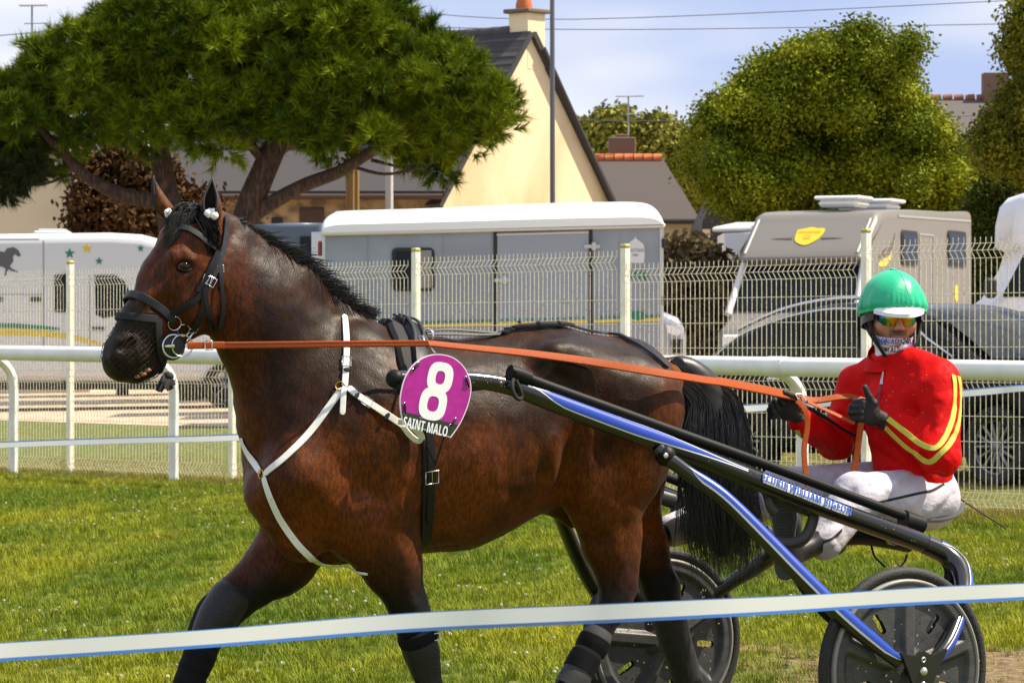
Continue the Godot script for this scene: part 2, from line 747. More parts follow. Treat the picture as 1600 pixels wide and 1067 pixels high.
func make_ground() -> void:
	var xs := PackedFloat32Array()
	for i in 41:
		xs.append(lerpf(-1, 1, i / 40.0))
	var ds := PackedFloat32Array([-30.0, 0.0, 8.0])
	var d := 10.0
	while d < 100.0:
		ds.append(d)
		d += 1.5
	ds.append_array(PackedFloat32Array([110.0, 130.0, 160.0, 220.0, 320.0, 480.0, 800.0]))
	var gm := mat("turf", Color.WHITE, 0.95)
	tri_tex(gm, ntex(0.02, Color(0.22, 0.27, 0.03), Color(0.40, 0.42, 0.07), 5, 101, 512), Vector3(0.5, 0.5, 0.5), true)
	sheet("ground", xs, ds, 0.0, gm)
	var sand := mat("sand", Color.WHITE, 0.95)
	tri_tex(sand, ntex(0.03, Color(0.62, 0.55, 0.47), Color(0.76, 0.68, 0.59), 5, 102), Vector3(0.3, 0.3, 0.3), true)
	ds = PackedFloat32Array()
	for i in 14:
		ds.append(9.5 + 6.0 * i)
	xs = PackedFloat32Array()
	for i in 81:
		xs.append(lerpf(-1, 1, i / 80.0))
	sheet("sand_road", xs, ds, 0.006, sand, 1)
	# grass
	var ns := noise(0.22, 3, 55)
	var nb := noise(0.9, 3, 57)
	var nd := noise(0.5, 2, 58)
	var r := seeded(2024)
	var meshes := [tuft_mesh(1, 22, 0.085, 0.0020, 0.055), tuft_mesh(2, 20, 0.065, 0.0022, 0.06), tuft_mesh(3, 16, 0.11, 0.0018, 0.05)]
	var X := [[], [], []]
	var C := [PackedColorArray(), PackedColorArray(), PackedColorArray()]
	var fx := []
	var fc := PackedColorArray()
	var dd := 13.2
	while dd < 41.0:
		var half := dd * 0.137 + 2.3
		var per := lerpf(560.0, 300.0, ss(14.0, 34.0, dd)) * 0.1 * half * 2.0
		for i in int(per):
			var x := r.randf_range(-half, half)
			var z := dd + r.randf() * 0.1
			var q := fence_q(x, z)
			if q > 9.0 or (q > 0.2 and r.randf() < 0.35):
				continue
			var ba := bare(x, z, nd)
			if r.randf() < ba * 0.93:
				continue
			var g := ns.get_noise_2d(x * 2.2, z) * 0.5 + 0.5
			var g2 := nb.get_noise_2d(x * 2.0, z) * 0.5 + 0.5
			var s := r.randf_range(0.5, 1.0) * lerpf(0.45, 1.15, g2)
			var c := Color(0.085, 0.16, 0.005).lerp(Color(0.32, 0.325, 0.012), clampf((g - 0.5) * 1.7 + 0.42 + (g2 - 0.5) * 0.6 + r.randf() * 0.4 - 0.2, 0, 1))
			c = c.lerp(Color(0.30, 0.27, 0.05), clampf(r.randf() * 0.55 - 0.28, 0, 1) * 2.0)
			var near := ss(-1.3, -0.3, q)
			c = c.lerp(Color(0.24, 0.19, 0.055), near * 0.75)
			if q > 0.2:
				s *= 0.55
				c = c.lerp(Color(0.36, 0.27, 0.08), 0.75)
			c = c.lerp(Color(0.28, 0.23, 0.07), ba)
			var k := r.randi() % 3
			var b := Basis(Vector3.UP, r.randf() * TAU).scaled(Vector3(s * 1.2, s, s * 1.2))
			X[k].append(Transform3D(b, Vector3(x, gh(x, z) - 0.004, -z)))
			C[k].append(c)
			var cl := nb.get_noise_2d(x * 0.9 + 300.0, z * 0.5)
			if q < -1.0 and r.randf() < 0.022 * ss(0.0, 0.35, cl) + 0.0012:
				fx.append(Transform3D(Basis(Vector3.UP, r.randf() * TAU).scaled(Vector3.ONE * r.randf_range(0.6, 1.15)), Vector3(x, gh(x, z) + 0.05 * s + 0.01, -z)))
				fc.append(Color(0.62, 0.60, 0.42).lerp(Color(0.45, 0.42, 0.2), r.randf()))
		dd += 0.1
	var bl := mat("blade", Color.WHITE, 0.6)
	bl.metallic_specular = 0.25
	bl.vertex_color_use_as_albedo = true
	bl.backlight_enabled = true
	bl.backlight = Color(0.35, 0.35, 0.35)
	for k in 3:
		var gr := scatter("grass", self, meshes[k], bl, X[k], C[k], "stuff")
		gr.set_meta("label", ["green and yellowish turf grass covering the track", "short grass filling the turf of the track", "taller thin grass blades standing out of the turf"][k])
		gr.set_meta("category", "grass")
	var mb := MB.new()
	var rf := seeded(6)
	for i in 16:
		var v := Vector3(rf.randfn(), rf.randfn() * 0.8, rf.randfn()).normalized()
		mb.ball(Transform3D(Basis().scaled(Vector3.ONE * 0.0036), v * 0.0062), 5, 4)
	var cf := scatter("clover_flowers", self, mb.mesh(), bl, fx, fc, "stuff")
	cf.set_meta("label", "small white clover flowers dotted through the grass")
	cf.set_meta("category", "flowers")
	# bare earth: low clods over a sheet that fades into the turf
	mb = MB.new()
	var clods := []
	var cc := PackedColorArray()
	for i in 5200:
		var x := r.randf_range(0.3, 4.4)
		var z := r.randf_range(13.0, 17.6)
		if r.randf() < bare(x, z, nd):
			var s := r.randf_range(0.004, 0.016)
			clods.append(Transform3D(Basis(Vector3(r.randf(), 1, r.randf()).normalized(), r.randf() * TAU).scaled(Vector3(s * 1.6, s * 0.7, s * 1.3)), Vector3(x, gh(x, z) + s * 0.2, -z)))
			cc.append(Color(0.13, 0.09, 0.045).lerp(Color(0.22, 0.16, 0.08), r.randf()))
	mb.ball(Transform3D(), 7, 5)
	var em := mat("earth", Color.WHITE, 0.95)
	em.vertex_color_use_as_albedo = true
	var ec := scatter("earth_clods", self, mb.mesh(), em, clods, cc, "stuff")
	ec.set_meta("label", "loose brown clods on the bare earth beyond the near wheel")
	ec.set_meta("category", "soil")
	var eb := MB.new()
	var W := 46
	var H := 34
	for j in H:
		for i in W:
			var x := lerpf(0.3, 4.6, i / float(W - 1))
			var z := lerpf(12.5, 17.7, j / float(H - 1))
			eb.vert(Vector3(x, gh(x, z) + 0.012 * (bare(x, z, nd) - 0.35) + 0.004 * nb.get_noise_2d(x * 9, z * 9), -z))
	for j in H - 1:
		for i in W - 1:
			var a := j * W + i
			eb.tri_out(a, a + 1, a + W + 1, Vector3.UP)
			eb.tri_out(a, a + W + 1, a + W, Vector3.UP)
	var es := mat("earth sheet", Color.WHITE, 0.95)
	tri_tex(es, ntex(0.04, Color(0.33, 0.27, 0.16), Color(0.48, 0.40, 0.25), 5, 105), Vector3(1.2, 1.2, 1.2), true)
	solo("bare_earth", eb, es, "", "", "", "structure")
	# two scraped molehills
	for q in [[1588, 1003, 0.13], [1222, 1020, 0.05]]:
		var z: float = CH * FL / (q[1] - HY)
		var c := Vector3((q[0] - 800.0) * z / FL, 0, -z)
		mb = MB.new()
		for i in 60:
			var a := r.randf() * TAU
			var e := sqrt(r.randf()) * float(q[2])
			mb.ball(Transform3D(Basis(Vector3.UP, a).scaled(Vector3(r.randf_range(0.01, 0.022), r.randf_range(0.007, 0.014), r.randf_range(0.01, 0.02))), c + Vector3(cos(a) * e, 0.045 * (1.0 - e / q[2]) + 0.008, sin(a) * e)), 6, 4)
		solo("soil_heap", mb, mat("soil", Color(0.12, 0.085, 0.05), 0.95), "small heap of dark soil in the grass at the right edge" if q[0] > 1400 else "scatter of brown soil beside the near wheel", "soil")
	# fallen leaves
	var lf := mat("dry leaf", Color(0.42, 0.19, 0.04), 0.7)
	for q in [[532, 928, 0.03, "small curled orange leaf on the grass behind the forelegs"], [1556, 896, 0.035, "dry brown leaf lying on the grass by the right wheel"]]:
		var z: float = CH * FL / (q[1] - HY)
		var c := Vector3((q[0] - 800.0) * z / FL, 0.05, -z)
		var rows := []
		for i in 7:
			var row := PackedVector3Array()
			var t := i / 6.0
			for j in 5:
				var u := j / 4.0 * 2 - 1
				row.append(c + Vector3((t - 0.5) * q[2] * 2.4, 0.02 * u * u + 0.01 * sin(t * 5), u * q[2] * 0.8 * sin(PI * (0.06 + t * 0.88))))
			rows.append(row)
		mb = MB.new()
		mb.grid(rows, false, c + Vector3(0, -1, 0))
		solo("fallen_leaf", mb, lf, q[3], "leaf")

func fpt(al: float, q: float, y: float) -> Vector3:      # along the fence, across it, height over the ground
	var x := -4.22 + 0.6305 * al + 0.777 * q
	var d := 36.2 - 0.777 * al + 0.6305 * q
	return Vector3(x, gh(x, d) + y, -d)

func make_fence() -> void:
	var span := 2.703
	var cream := mat("cream wire", Color.WHITE, 0.6)
	tri_tex(cream, ntex(0.09, Color(0.50, 0.37, 0.24), Color(0.90, 0.87, 0.77), 4, 111, 256, 0.22, 0.34), Vector3(1.6, 1.6, 1.6), true)
	var pm := mat("cream post", Color.WHITE, 0.55)
	tri_tex(pm, ntex(0.03, Color(0.88, 0.86, 0.79), Color(0.95, 0.94, 0.89), 4, 112), Vector3(1, 0.5, 1), true)
	var root := thing("mesh_fence", "cream welded mesh fence with rusty wires and square posts behind the rail", "fence", fpt(0, 0, 0))
	var out := Vector3(-0.777, 0, 0.6305)
	var along := Vector3(0.6305, 0, 0.777)
	var ups := {}
	for k in range(-2, 7):
		var base := fpt(k * span, 0, 0)
		var hgt: float = {-1: 2.02, 0: 2.0, 1: 2.03, 2: 2.0, 3: 1.97, 4: 2.02}.get(k, 2.0)
		var mb := MB.new()
		mb.box(Transform3D(Basis(along, Vector3.UP, out), base + Vector3(0, hgt * 0.5, 0)), Vector3(0.06, hgt, 0.06), 0.006)
		var post := part(root, "post", mb, pm)
		mb = MB.new()
		mb.box(Transform3D(Basis(along, Vector3.UP, out), base + Vector3(0, hgt + 0.015, 0)), Vector3(0.068, 0.035, 0.068), 0.012)
		part(post, "post_cap", mb, mat("post cap", Color(0.42, 0.34, 0.10) if k < 4 else Color(0.6, 0.58, 0.5), 0.6))
		mb = MB.new()
		for y in [0.35, 0.95, 1.55]:
			mb.box(Transform3D(Basis(along, Vector3.UP, out), base + Vector3(0, y, 0) + out * 0.034), Vector3(0.03, 0.05, 0.012), 0.003)
		part(post, "clip", mb, pm, "", "stuff")
	for k in range(-2, 6):
		var top: float = {-2: 1.94, -1: 1.95, 0: 1.945, 1: 1.93, 2: 1.95, 3: 1.845, 4: 1.96, 5: 1.96}[k]
		var a0 := k * span + 0.06
		var prof := PackedVector2Array([Vector2(0, 0.03), Vector2(0, 0.05), Vector2(0.04, 0.10), Vector2(0, 0.15), Vector2(0, 0.87), Vector2(0.04, 0.93), Vector2(0, 0.99), Vector2(0, top - 0.15), Vector2(0.04, top - 0.095), Vector2(0, top - 0.045), Vector2(0, top)])
		var mb := MB.new()
		for y in [0.05, 0.15, 0.33, 0.51, 0.69, 0.87, 0.99, 1.18, 1.37, 1.56, top - 0.15, top - 0.045]:
			mb.tube(PackedVector3Array([fpt(a0, -0.035, y), fpt(a0 + span - 0.12, -0.035, y)]), 0.0026, 5)
		for y in [0.10, 0.93, top - 0.095]:
			mb.tube(PackedVector3Array([fpt(a0, -0.075, y), fpt(a0 + span - 0.12, -0.075, y)]), 0.0026, 5)
		var panel := part(root, "mesh_panel", mb, cream)
		var wm: ArrayMesh
		if ups.has(top):
			wm = ups[top]
		else:
			var wb := MB.new()
			var P := PackedVector3Array()
			for q in prof:
				P.append(out * q.x + Vector3(0, q.y, 0))
			wb.tube(P, 0.0031, 5)
			wm = wb.mesh()
			ups[top] = wm
		var n := 49
		for i in n:
			var w := MeshInstance3D.new()
			w.name = "wire"
			w.mesh = wm
			w.material_override = cream
			panel.add_child(w, true)
			w.position = fpt(a0 + (span - 0.12) * i / (n - 1), -0.038, 0)
	# running rail
	var rr := thing("running_rail", "white plastic racecourse running rail on curved posts in front of the fence", "rail", fpt(0, -0.7, 0))
	var rw := mat("rail white", Color.WHITE, 0.35)
	tri_tex(rw, ntex(0.02, Color(0.87, 0.87, 0.85), Color(0.95, 0.95, 0.93), 4, 113), Vector3(0.6, 0.6, 0.6), true)
	var ry := func(al: float) -> float: return lerpf(1.40, 1.275, (al - 0.4) / 12.0)
	var qr := -0.92
	var px_joint := [-7.0, -0.3, 4.0, 7.5, 10.85, 14.3, 19.0]
	for i in px_joint.size() - 1:
		var a: float = px_joint[i]
		var b: float = px_joint[i + 1]
		var p := fpt(a, qr, 0)
		var q := fpt(b, qr, 0)
		p.y = ry.call(a)
		q.y = ry.call(b)
		var mb := MB.new()
		mb.tube(PackedVector3Array([p, q]), 0.069, 20)
		var seg := part(rr, "rail_tube", mb, rw)
		mb = MB.new()
		var dir := (q - p).normalized()
		mb.tube(PackedVector3Array([q - dir * 0.09, q + dir * 0.09]), 0.0735, 20)
		part(seg, "sleeve", mb, rw)
	for k in range(-2, 7):
		var al := k * span - 0.02
		var base := fpt(al, -0.62, 0)
		var top := fpt(al, qr, 0)
		top.y = ry.call(al)
		var P := PackedVector3Array([base, base + Vector3(0, 0.5, 0), Vector3(base.x, top.y - 0.32, base.z), base.lerp(top, 0.12) * Vector3(1, 0, 1) + Vector3(0, top.y - 0.18, 0), base.lerp(top, 0.5) * Vector3(1, 0, 1) + Vector3(0, top.y - 0.07, 0), top + Vector3(0, -0.03, 0)])
		var mb := MB.new()
		mb.tube(smooth(P, 4), 0.045, 14)
		part(rr, "post", mb, rw)

func ribbon(mb: MB, P: PackedVector3Array, ang: PackedFloat32Array, w: float, stripe: Array) -> void:
	# plastic tape: angle 0 shows its face, stripe = [from, to] across the width
	for i in P.size() - 1:
		for s in [0, 1]:
			pass
	var fr := MB.frames(P, Vector3.UP)
	var rows := []
	for i in P.size():
		var a: Vector3 = fr[1][i]
		var b: Vector3 = (fr[0][i] as Vector3).cross(a)
		var d := a * cos(ang[i]) + b * sin(ang[i])
		var row := PackedVector3Array()
		for j in 3:
			row.append(P[i] + d * w * lerpf(stripe[0], stripe[1], j / 2.0))
		rows.append(row)
	mb.grid(rows, false, P[0] + Vector3(0, 0, -5))

func make_tapes() -> void:
	var tw := mat("tape white", Color(0.93, 0.93, 0.93), 0.35)
	tw.backlight_enabled = true
	tw.backlight = Color(1.1, 1.1, 1.1)
	var tb := mat("tape blue", Color(0.01, 0.14, 0.50), 0.35)
	tb.backlight_enabled = true
	tb.backlight = Color(0.5, 0.5, 0.5)
	for q in [[[-260, 706, 31.5, 0, 695, 30.0, 200, 688, 29.0, 375, 683, 28.0, 760, 662, 26.2, 1130, 640, 24.6, 1320, 628, 23.8, 1510, 614, 23.0, 1600, 606, 22.6, 1800, 590, 21.9], 0.055, "blue edged white barrier tape stretched behind the horse, before the rail", 0.35], [[-240, 1036, 6.9, 0, 1019, 7.0, 320, 998, 7.0, 650, 972, 7.05, 980, 957, 7.05, 1240, 944, 7.1, 1430, 932, 7.1, 1600, 924, 7.1, 1800, 914, 7.1], 0.036, "blue edged white barrier tape stretched across the front of the picture, below the horse", 1.0]]:
		var P := PackedVector3Array()
		for i in range(0, q[0].size(), 3):
			P.append(pt(q[0][i], q[0][i + 1], q[0][i + 2]))
		P = smooth(P, 10)
		var ang := PackedFloat32Array()
		for i in P.size():
			var t := i / float(P.size() - 1)
			ang.append((PI if q[3] > 0.5 else 0.0) - 0.5 + 0.3 * sin(t * 5.2 - 0.6) + 0.15 * sin(t * 17.0))
		var o := thing("barrier_tape", q[2], "barrier tape", P[0])
		var mb := MB.new()
		ribbon(mb, P, ang, q[1], [-0.45, 0.32])
		part(o, "white_band", mb, tw)
		mb = MB.new()
		ribbon(mb, P, ang, q[1], [0.32, 0.5])
		part(o, "blue_edge", mb, tb)
		mb = MB.new()
		ribbon(mb, P, ang, q[1], [-0.5, -0.45])
		part(o, "blue_edge", mb, tb)
	var mb := MB.new()
	mb.tube(smooth(PackedVector3Array([pt(1400, 712, 25.0), pt(1484, 768, 24.7), pt(1540, 805, 24.4), pt(1586, 833, 24.1)]), 4), 0.006, 6)
	mb.ball(Transform3D(Basis().scaled(Vector3(0.028, 0.012, 0.014)), pt(1589, 835, 24.1)), 8, 6)
	solo("guy_cord", mb, mat("cord", Color(0.05, 0.04, 0.035), 0.8), "thin dark cord running down to a peg in the grass behind the driver", "cord")
var hf: Field      # the horse's body
var hh: Field      # its head, on a finer grid
var eye_at := Vector3.ZERO
var nz1 := FastNoiseLite.new()
var nz2 := FastNoiseLite.new()

func lp(px: float, py: float, l := 0.0) -> Vector3:   # pixel and side -> the horse's own axes
	return HB.transposed() * (sp(px, py, l) - HO)

func hb(f: Field, a: Array, b: Array, sq := 1.0, k := 0.03, cut := false) -> void:
	var pa := lp(a[0], a[1], a[2])
	var pb := lp(b[0], b[1], b[2])
	var sa := (HO + HB * pa).z * -1.0 / FL
	var sb := (HO + HB * pb).z * -1.0 / FL
	f.bone(pa, a[3] * sa, pb, b[3] * sb, k, Vector3(1, 1, sq), cut)

func horse_bones(f: Field, head_only: bool) -> void:
	if not head_only:
		# trunk
		hb(f, [560, 688, 0, 166], [700, 700, 0, 154], 0.82, 0.05)
		hb(f, [700, 700, 0, 155], [845, 657, 0, 136], 0.9, 0.06)
		hb(f, [845, 642, 0, 128], [965, 624, 0, 100], 0.9, 0.06)
		hb(f, [515, 565, 0, 62], [640, 594, 0, 60], 0.5, 0.09)           # withers
		hb(f, [660, 624, 0, 66], [845, 590, 0, 72], 0.75, 0.08)          # loin
		hb(f, [462, 735, 0, 84], [560, 730, 0, 140], 0.85, 0.07)         # breast
		hb(f, [470, 640, 0, 100], [560, 650, 0, 120], 0.75, 0.08)
		hb(f, [520, 830, 0, 52], [640, 808, 0, 50], 0.9, 0.06)           # breast bone
		# neck
		hb(f, [346, 424, 0, 66], [404, 492, 0, 80], 0.64, 0.05)
		hb(f, [404, 492, 0, 80], [474, 606, 0, 115], 0.64, 0.06)
		hb(f, [360, 354, 0, 17], [470, 438, 0, 20], 0.7, 0.06)           # crest
		hb(f, [470, 448, 0, 24], [545, 508, 0, 28], 0.7, 0.07)
		for s: float in [1.0, -1.0]:
			# quarters
			hb(f, [905, 590, 0.13 * s, 58], [985, 640, 0.14 * s, 84], 0.9, 0.06)
			hb(f, [978, 640, 0.15 * s, 86], [968, 720, 0.15 * s, 78], 0.8, 0.06)
			hb(f, [868, 560, 0.2 * s, 26], [890, 590, 0.2 * s, 26], 0.8, 0.07)  # point of the hip
			# shoulder blade, arm, triceps
			hb(f, [560, 560, 0.09 * s, 46], [470, 745, 0.15 * s, 58], 0.7, 0.06)
			hb(f, [468, 745, 0.15 * s, 54], [560, 822, 0.15 * s, 52], 0.75, 0.05)
			hb(f, [585, 660, 0.13 * s, 48], [592, 800, 0.16 * s, 52], 0.7, 0.06)
			hb(f, [432, 770, 0.07 * s, 52], [470, 835, 0.09 * s, 44], 0.9, 0.04) # pectoral
		# near fore, upright
		var l := 0.14
		hb(f, [570, 812, l, 62], [610, 880, l, 46], 0.8, 0.05)
		hb(f, [608, 870, l, 50], [640, 955, l, 30], 0.8, 0.04)
		hb(f, [640, 955, l, 30], [652, 992, l, 27], 0.85, 0.03)
		hb(f, [652, 992, l, 27], [664, 1045, l, 19], 0.85, 0.03)
		hb(f, [664, 1045, l, 19], [677, 1118, l, 18], 0.85, 0.03)
		hb(f, [677, 1118, l, 24], [680, 1126, l, 23], 0.9, 0.02)
		hb(f, [680, 1126, l, 20], [672, 1170, l, 20], 0.95, 0.02)
		# far fore, reaching forward
		l = -0.13
		hb(f, [485, 810, l, 66], [440, 876, l, 50], 0.8, 0.05)
		hb(f, [440, 876, l, 50], [362, 938, l, 33], 0.8, 0.04)
		hb(f, [362, 938, l, 33], [338, 968, l, 30], 0.85, 0.03)
		hb(f, [338, 968, l, 29], [312, 1030, l, 21], 0.85, 0.03)
		hb(f, [312, 1030, l, 21], [292, 1090, l, 19], 0.85, 0.03)
		hb(f, [292, 1090, l, 25], [288, 1100, l, 24], 0.9, 0.02)
		hb(f, [288, 1100, l, 20], [262, 1140, l, 20], 0.95, 0.02)
		# near hind, swinging forward
		l = 0.15
		hb(f, [972, 690, l, 84], [944, 765, l, 62], 0.7, 0.05)
		hb(f, [915, 740, l + 0.03, 40], [932, 800, l + 0.02, 38], 0.7, 0.06)   # stifle
		hb(f, [950, 760, l, 62], [952, 850, l, 42], 0.7, 0.05)
		hb(f, [952, 850, l, 41], [962, 915, l, 25], 0.75, 0.04)
		hb(f, [985, 830, l, 16], [985, 918, l, 13], 0.8, 0.05)                 # hamstring
		hb(f, [962, 915, l, 25], [960, 945, l, 25], 0.8, 0.03)
		hb(f, [960, 945, l, 24], [936, 992, l, 19], 0.8, 0.03)
		hb(f, [936, 992, l, 19], [906, 1046, l, 18], 0.85, 0.03)
		hb(f, [906, 1046, l, 24], [898, 1058, l, 23], 0.9, 0.02)
		hb(f, [898, 1058, l, 20], [868, 1096, l, 20], 0.95, 0.02)
		# far hind, pushing off
		l = -0.13
		hb(f, [985, 690, l, 70], [975, 770, l, 56], 0.7, 0.05)
		hb(f, [975, 770, l, 54], [1010, 858, l, 36], 0.75, 0.05)
		hb(f, [1010, 858, l, 34], [1034, 918, l, 27], 0.8, 0.03)
		hb(f, [1034, 918, l, 28], [1042, 952, l, 25], 0.8, 0.03)
		hb(f, [1042, 952, l, 25], [1062, 1020, l, 21], 0.85, 0.03)
		hb(f, [1062, 1020, l, 20], [1084, 1090, l, 19], 0.85, 0.03)
		hb(f, [1084, 1090, l, 24], [1088, 1100, l, 23], 0.9, 0.02)
		hb(f, [1088, 1100, l, 20], [1078, 1150, l, 20], 0.95, 0.02)
		hb(f, [1010, 590, 0, 30], [1045, 592, 0, 24], 0.9, 0.05)               # dock
		hb(f, [868, 780, 0, 26], [896, 806, 0, 20], 0.8, 0.05)                 # sheath
	# neck again, so that the head's own grid knows it
	if head_only:
		hb(f, [346, 424, 0, 66], [404, 492, 0, 80], 0.64, 0.05)
		hb(f, [404, 492, 0, 80], [474, 606, 0, 115], 0.64, 0.06)
		hb(f, [360, 354, 0, 17], [470, 438, 0, 20], 0.7, 0.06)
	# head
	hb(f, [322, 352, 0, 32], [299, 382, 0, 48], 0.95, 0.04)
	hb(f, [298, 386, 0, 50], [262, 442, 0, 45], 0.86, 0.04)
	hb(f, [262, 440, 0, 45], [225, 508, 0, 36], 0.74, 0.04)
	hb(f, [222, 508, 0, 38], [196, 556, 0, 33], 0.85, 0.04)
	hb(f, [310, 440, 0, 50], [302, 470, 0, 46], 0.72, 0.04)             # jowl
	hb(f, [302, 474, 0, 38], [236, 562, 0, 19], 0.62, 0.05)             # lower jaw
	hb(f, [196, 552, 0, 34], [190, 566, 0, 30], 1.0, 0.03)              # muzzle
	hb(f, [228, 574, 0, 18], [212, 581, 0, 18], 1.1, 0.025)             # chin
	for s: float in [1.0, -1.0]:
		hb(f, [322, 432, 0.062 * s, 42], [304, 470, 0.06 * s, 40], 0.5, 0.03)    # cheek
		hb(f, [294, 403, 0.078 * s, 15], [276, 402, 0.078 * s, 13], 0.6, 0.035)   # brow
		hb(f, [276, 432, 0.07 * s, 8], [228, 468, 0.052 * s, 7], 0.8, 0.04)      # cheek crest
		hb(f, [196, 543, 0.045 * s, 20], [188, 556, 0.045 * s, 18], 0.8, 0.025)  # nostril wing
		if head_only:
			hb(f, [285, 417, 0.105 * s, 12], [290, 417, 0.105 * s, 12], 0.8, 0.012, true)
			hb(f, [190, 545, 0.066 * s, 7], [203, 537, 0.066 * s, 9], 0.9, 0.01, true)

func paint(mode: int, p: Vector3, g: Vector3) -> Color:
	match mode:
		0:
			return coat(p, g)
		1:
			var c := Color(0.50, 0.25, 0.15)
			var st := (1.0 - ss(0.010, 0.022, absf(p.y + 0.056))) * (1.0 - ss(0.026, 0.036, absf(p.x))) * ss(0.03, 0.06, p.z)
			st = maxf(st * 0.75, ss(-0.078, -0.092, p.y) * 0.45 * ss(0.0, 0.04, p.z))
			c = c.lerp(Color(0.06, 0.035, 0.025), st)
			var lip := (1.0 - ss(0.008, 0.013, absf(p.y + 0.0725))) * (1.0 - ss(0.02, 0.028, absf(p.x))) * ss(0.05, 0.08, p.z)
			c = c.lerp(Color(0.42, 0.12, 0.09), lip)
			return c
		2:
			return Color(0.50, 0.25, 0.15)
		_:
			return Color.WHITE

func coat(p: Vector3, g: Vector3) -> Color:
	var n := nz1.get_noise_3d(p.x, p.y, p.z)
	var n2 := nz2.get_noise_3d(p.x, p.y * 0.7, p.z)
	var red := Color(0.165, 0.040, 0.004)
	var brown := Color(0.046, 0.0125, 0.0035)
	var dark := Color(0.014, 0.0065, 0.004)
	var black := Color(0.006, 0.0045, 0.0045)
	# upper parts smoky, lower trunk redder
	var up := ss(0.85, 1.3, p.y + n * 0.12)
	var c := red.lerp(brown, clampf(0.34 + up * 0.62 + n2 * 0.35 + n * 0.75, 0, 1))
	c = c.lerp(dark, clampf(ss(1.0, 1.5, p.y + n * 0.25) * 0.8 + n2 * 0.25, 0, 1))
	# face and cheek go back to red brown
	var face := ss(2.0, 2.12, p.x + (1.5 - p.y) * 0.1 + n * 0.03)
	c = c.lerp(Color(0.140, 0.034, 0.005).lerp(brown, clampf(0.35 + n2 * 0.9, 0, 1)), face * 0.9)
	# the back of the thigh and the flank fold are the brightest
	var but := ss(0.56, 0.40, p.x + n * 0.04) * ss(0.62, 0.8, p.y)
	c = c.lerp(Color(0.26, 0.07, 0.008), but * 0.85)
	var elbow := (1.0 - ss(0.0, 0.24, Vector2(p.x - 1.42, p.y - 0.92).length() + n * 0.06)) * 0.6
	c = c.lerp(Color(0.17, 0.045, 0.006), clampf(elbow, 0, 1))
	# black points
	var eye := 1.0 - ss(0.016, 0.042, Vector2(p.x - eye_at.x, (p.y - eye_at.y) * 1.3).length() + n2 * 0.008)
	c = c.lerp(black, eye * 0.75)
	var legs := ss(0.78, 0.56, p.y + n * 0.1 + n2 * 0.05)
	c = c.lerp(black, legs)
	var muz := ss(2.34, 2.42, p.x + (1.45 - p.y) * 0.35 + n * 0.02) * ss(1.7, 1.6, p.y)
	c = c.lerp(Color(0.020, 0.014, 0.012), muz * 0.85 * ss(1.0, 1.1, p.y))
	return c


# distance to the horse at a point of its own axes
func hval(p: Vector3) -> float:
	return minf(hf.val(p), hh.val(p))

func hgrad(p: Vector3) -> Vector3:
	var e := 0.012
	return Vector3(hval(p + Vector3(e, 0, 0)) - hval(p - Vector3(e, 0, 0)), hval(p + Vector3(0, e, 0)) - hval(p - Vector3(0, e, 0)), hval(p + Vector3(0, 0, e)) - hval(p - Vector3(0, 0, e))).normalized()

# the point of the horse's skin seen at a pixel: [point, outward normal] in the world
func hs(px: float, py: float) -> Array:
	var R := HB.transposed()
	var d := R * ray(px, py)
	var c := R * (Vector3(0, CH, 0) - HO)
	var t := 10.2
	var best := 9.0
	var bt := t
	while t < 14.2:
		var f := hval(c + d * t)
		if f < best:
			best = f
			bt = t
		if f < 0.001:
			break
		t += clampf(f * 0.6, 0.003, 0.03)
	var p := c + d * bt
	var g := hgrad(p)
	if best > 0.001:
		for k in 4:
			p -= g * hval(p) * 0.8
			g = hgrad(p)
	else:
		p -= g * hval(p)
	return [HO + HB * p, HB * g]

# a strap laid on the skin through pixels f = [x, y, x, y, ...]; far mirrors it to the other side
func lay(mb: MB, f: Array, wpx: float, th := 0.004, lift := 0.001, far := false, per := 6) -> Array:
	var q := smooth2(v2s(f), per)
	var P := PackedVector3Array()
	var N := PackedVector3Array()
	for a in q:
		var r := hs(a.x, a.y)
		P.append(r[0] + r[1] * (lift + 0.0015))
		N.append(r[1])
	for pass_ in 3:
		var P3 := P.duplicate()
		var N3 := N.duplicate()
		for i in range(1, P.size() - 1):
			P3[i] = P[i] * 0.5 + (P[i - 1] + P[i + 1]) * 0.25
			N3[i] = (N[i] * 2.0 + N[i - 1] + N[i + 1]).normalized()
		P = P3
		N = N3
	var R := HB.transposed()
	for i in P.size():
		var gap := hval(R * (P[i] - HO))
		if gap < lift + 0.0015:
			P[i] += N[i] * (lift + 0.0015 - gap)
	var w := wpx * 12.0 / FL
	mb.strap(P, N, w, th, true)
	if far:
		var P2 := PackedVector3Array()
		var N2 := PackedVector3Array()
		for i in P.size():
			P2.append(P[i] - HN * 2.0 * (P[i] - HO).dot(HN))
			N2.append(N[i] - HN * 2.0 * N[i].dot(HN))
		if far_mb == null:
			far_mb = MB.new()
		far_mb.strap(P2, N2, w, th, true)
	return [P, N]

func strand(mb: MB, p: PackedVector3Array, r: float) -> void:
	var rr := PackedFloat32Array()
	for i in p.size():
		rr.append(r * (1.0 - 0.85 * pow(i / float(p.size() - 1), 2.0)))
	mb.tube(p, rr, 3, false)

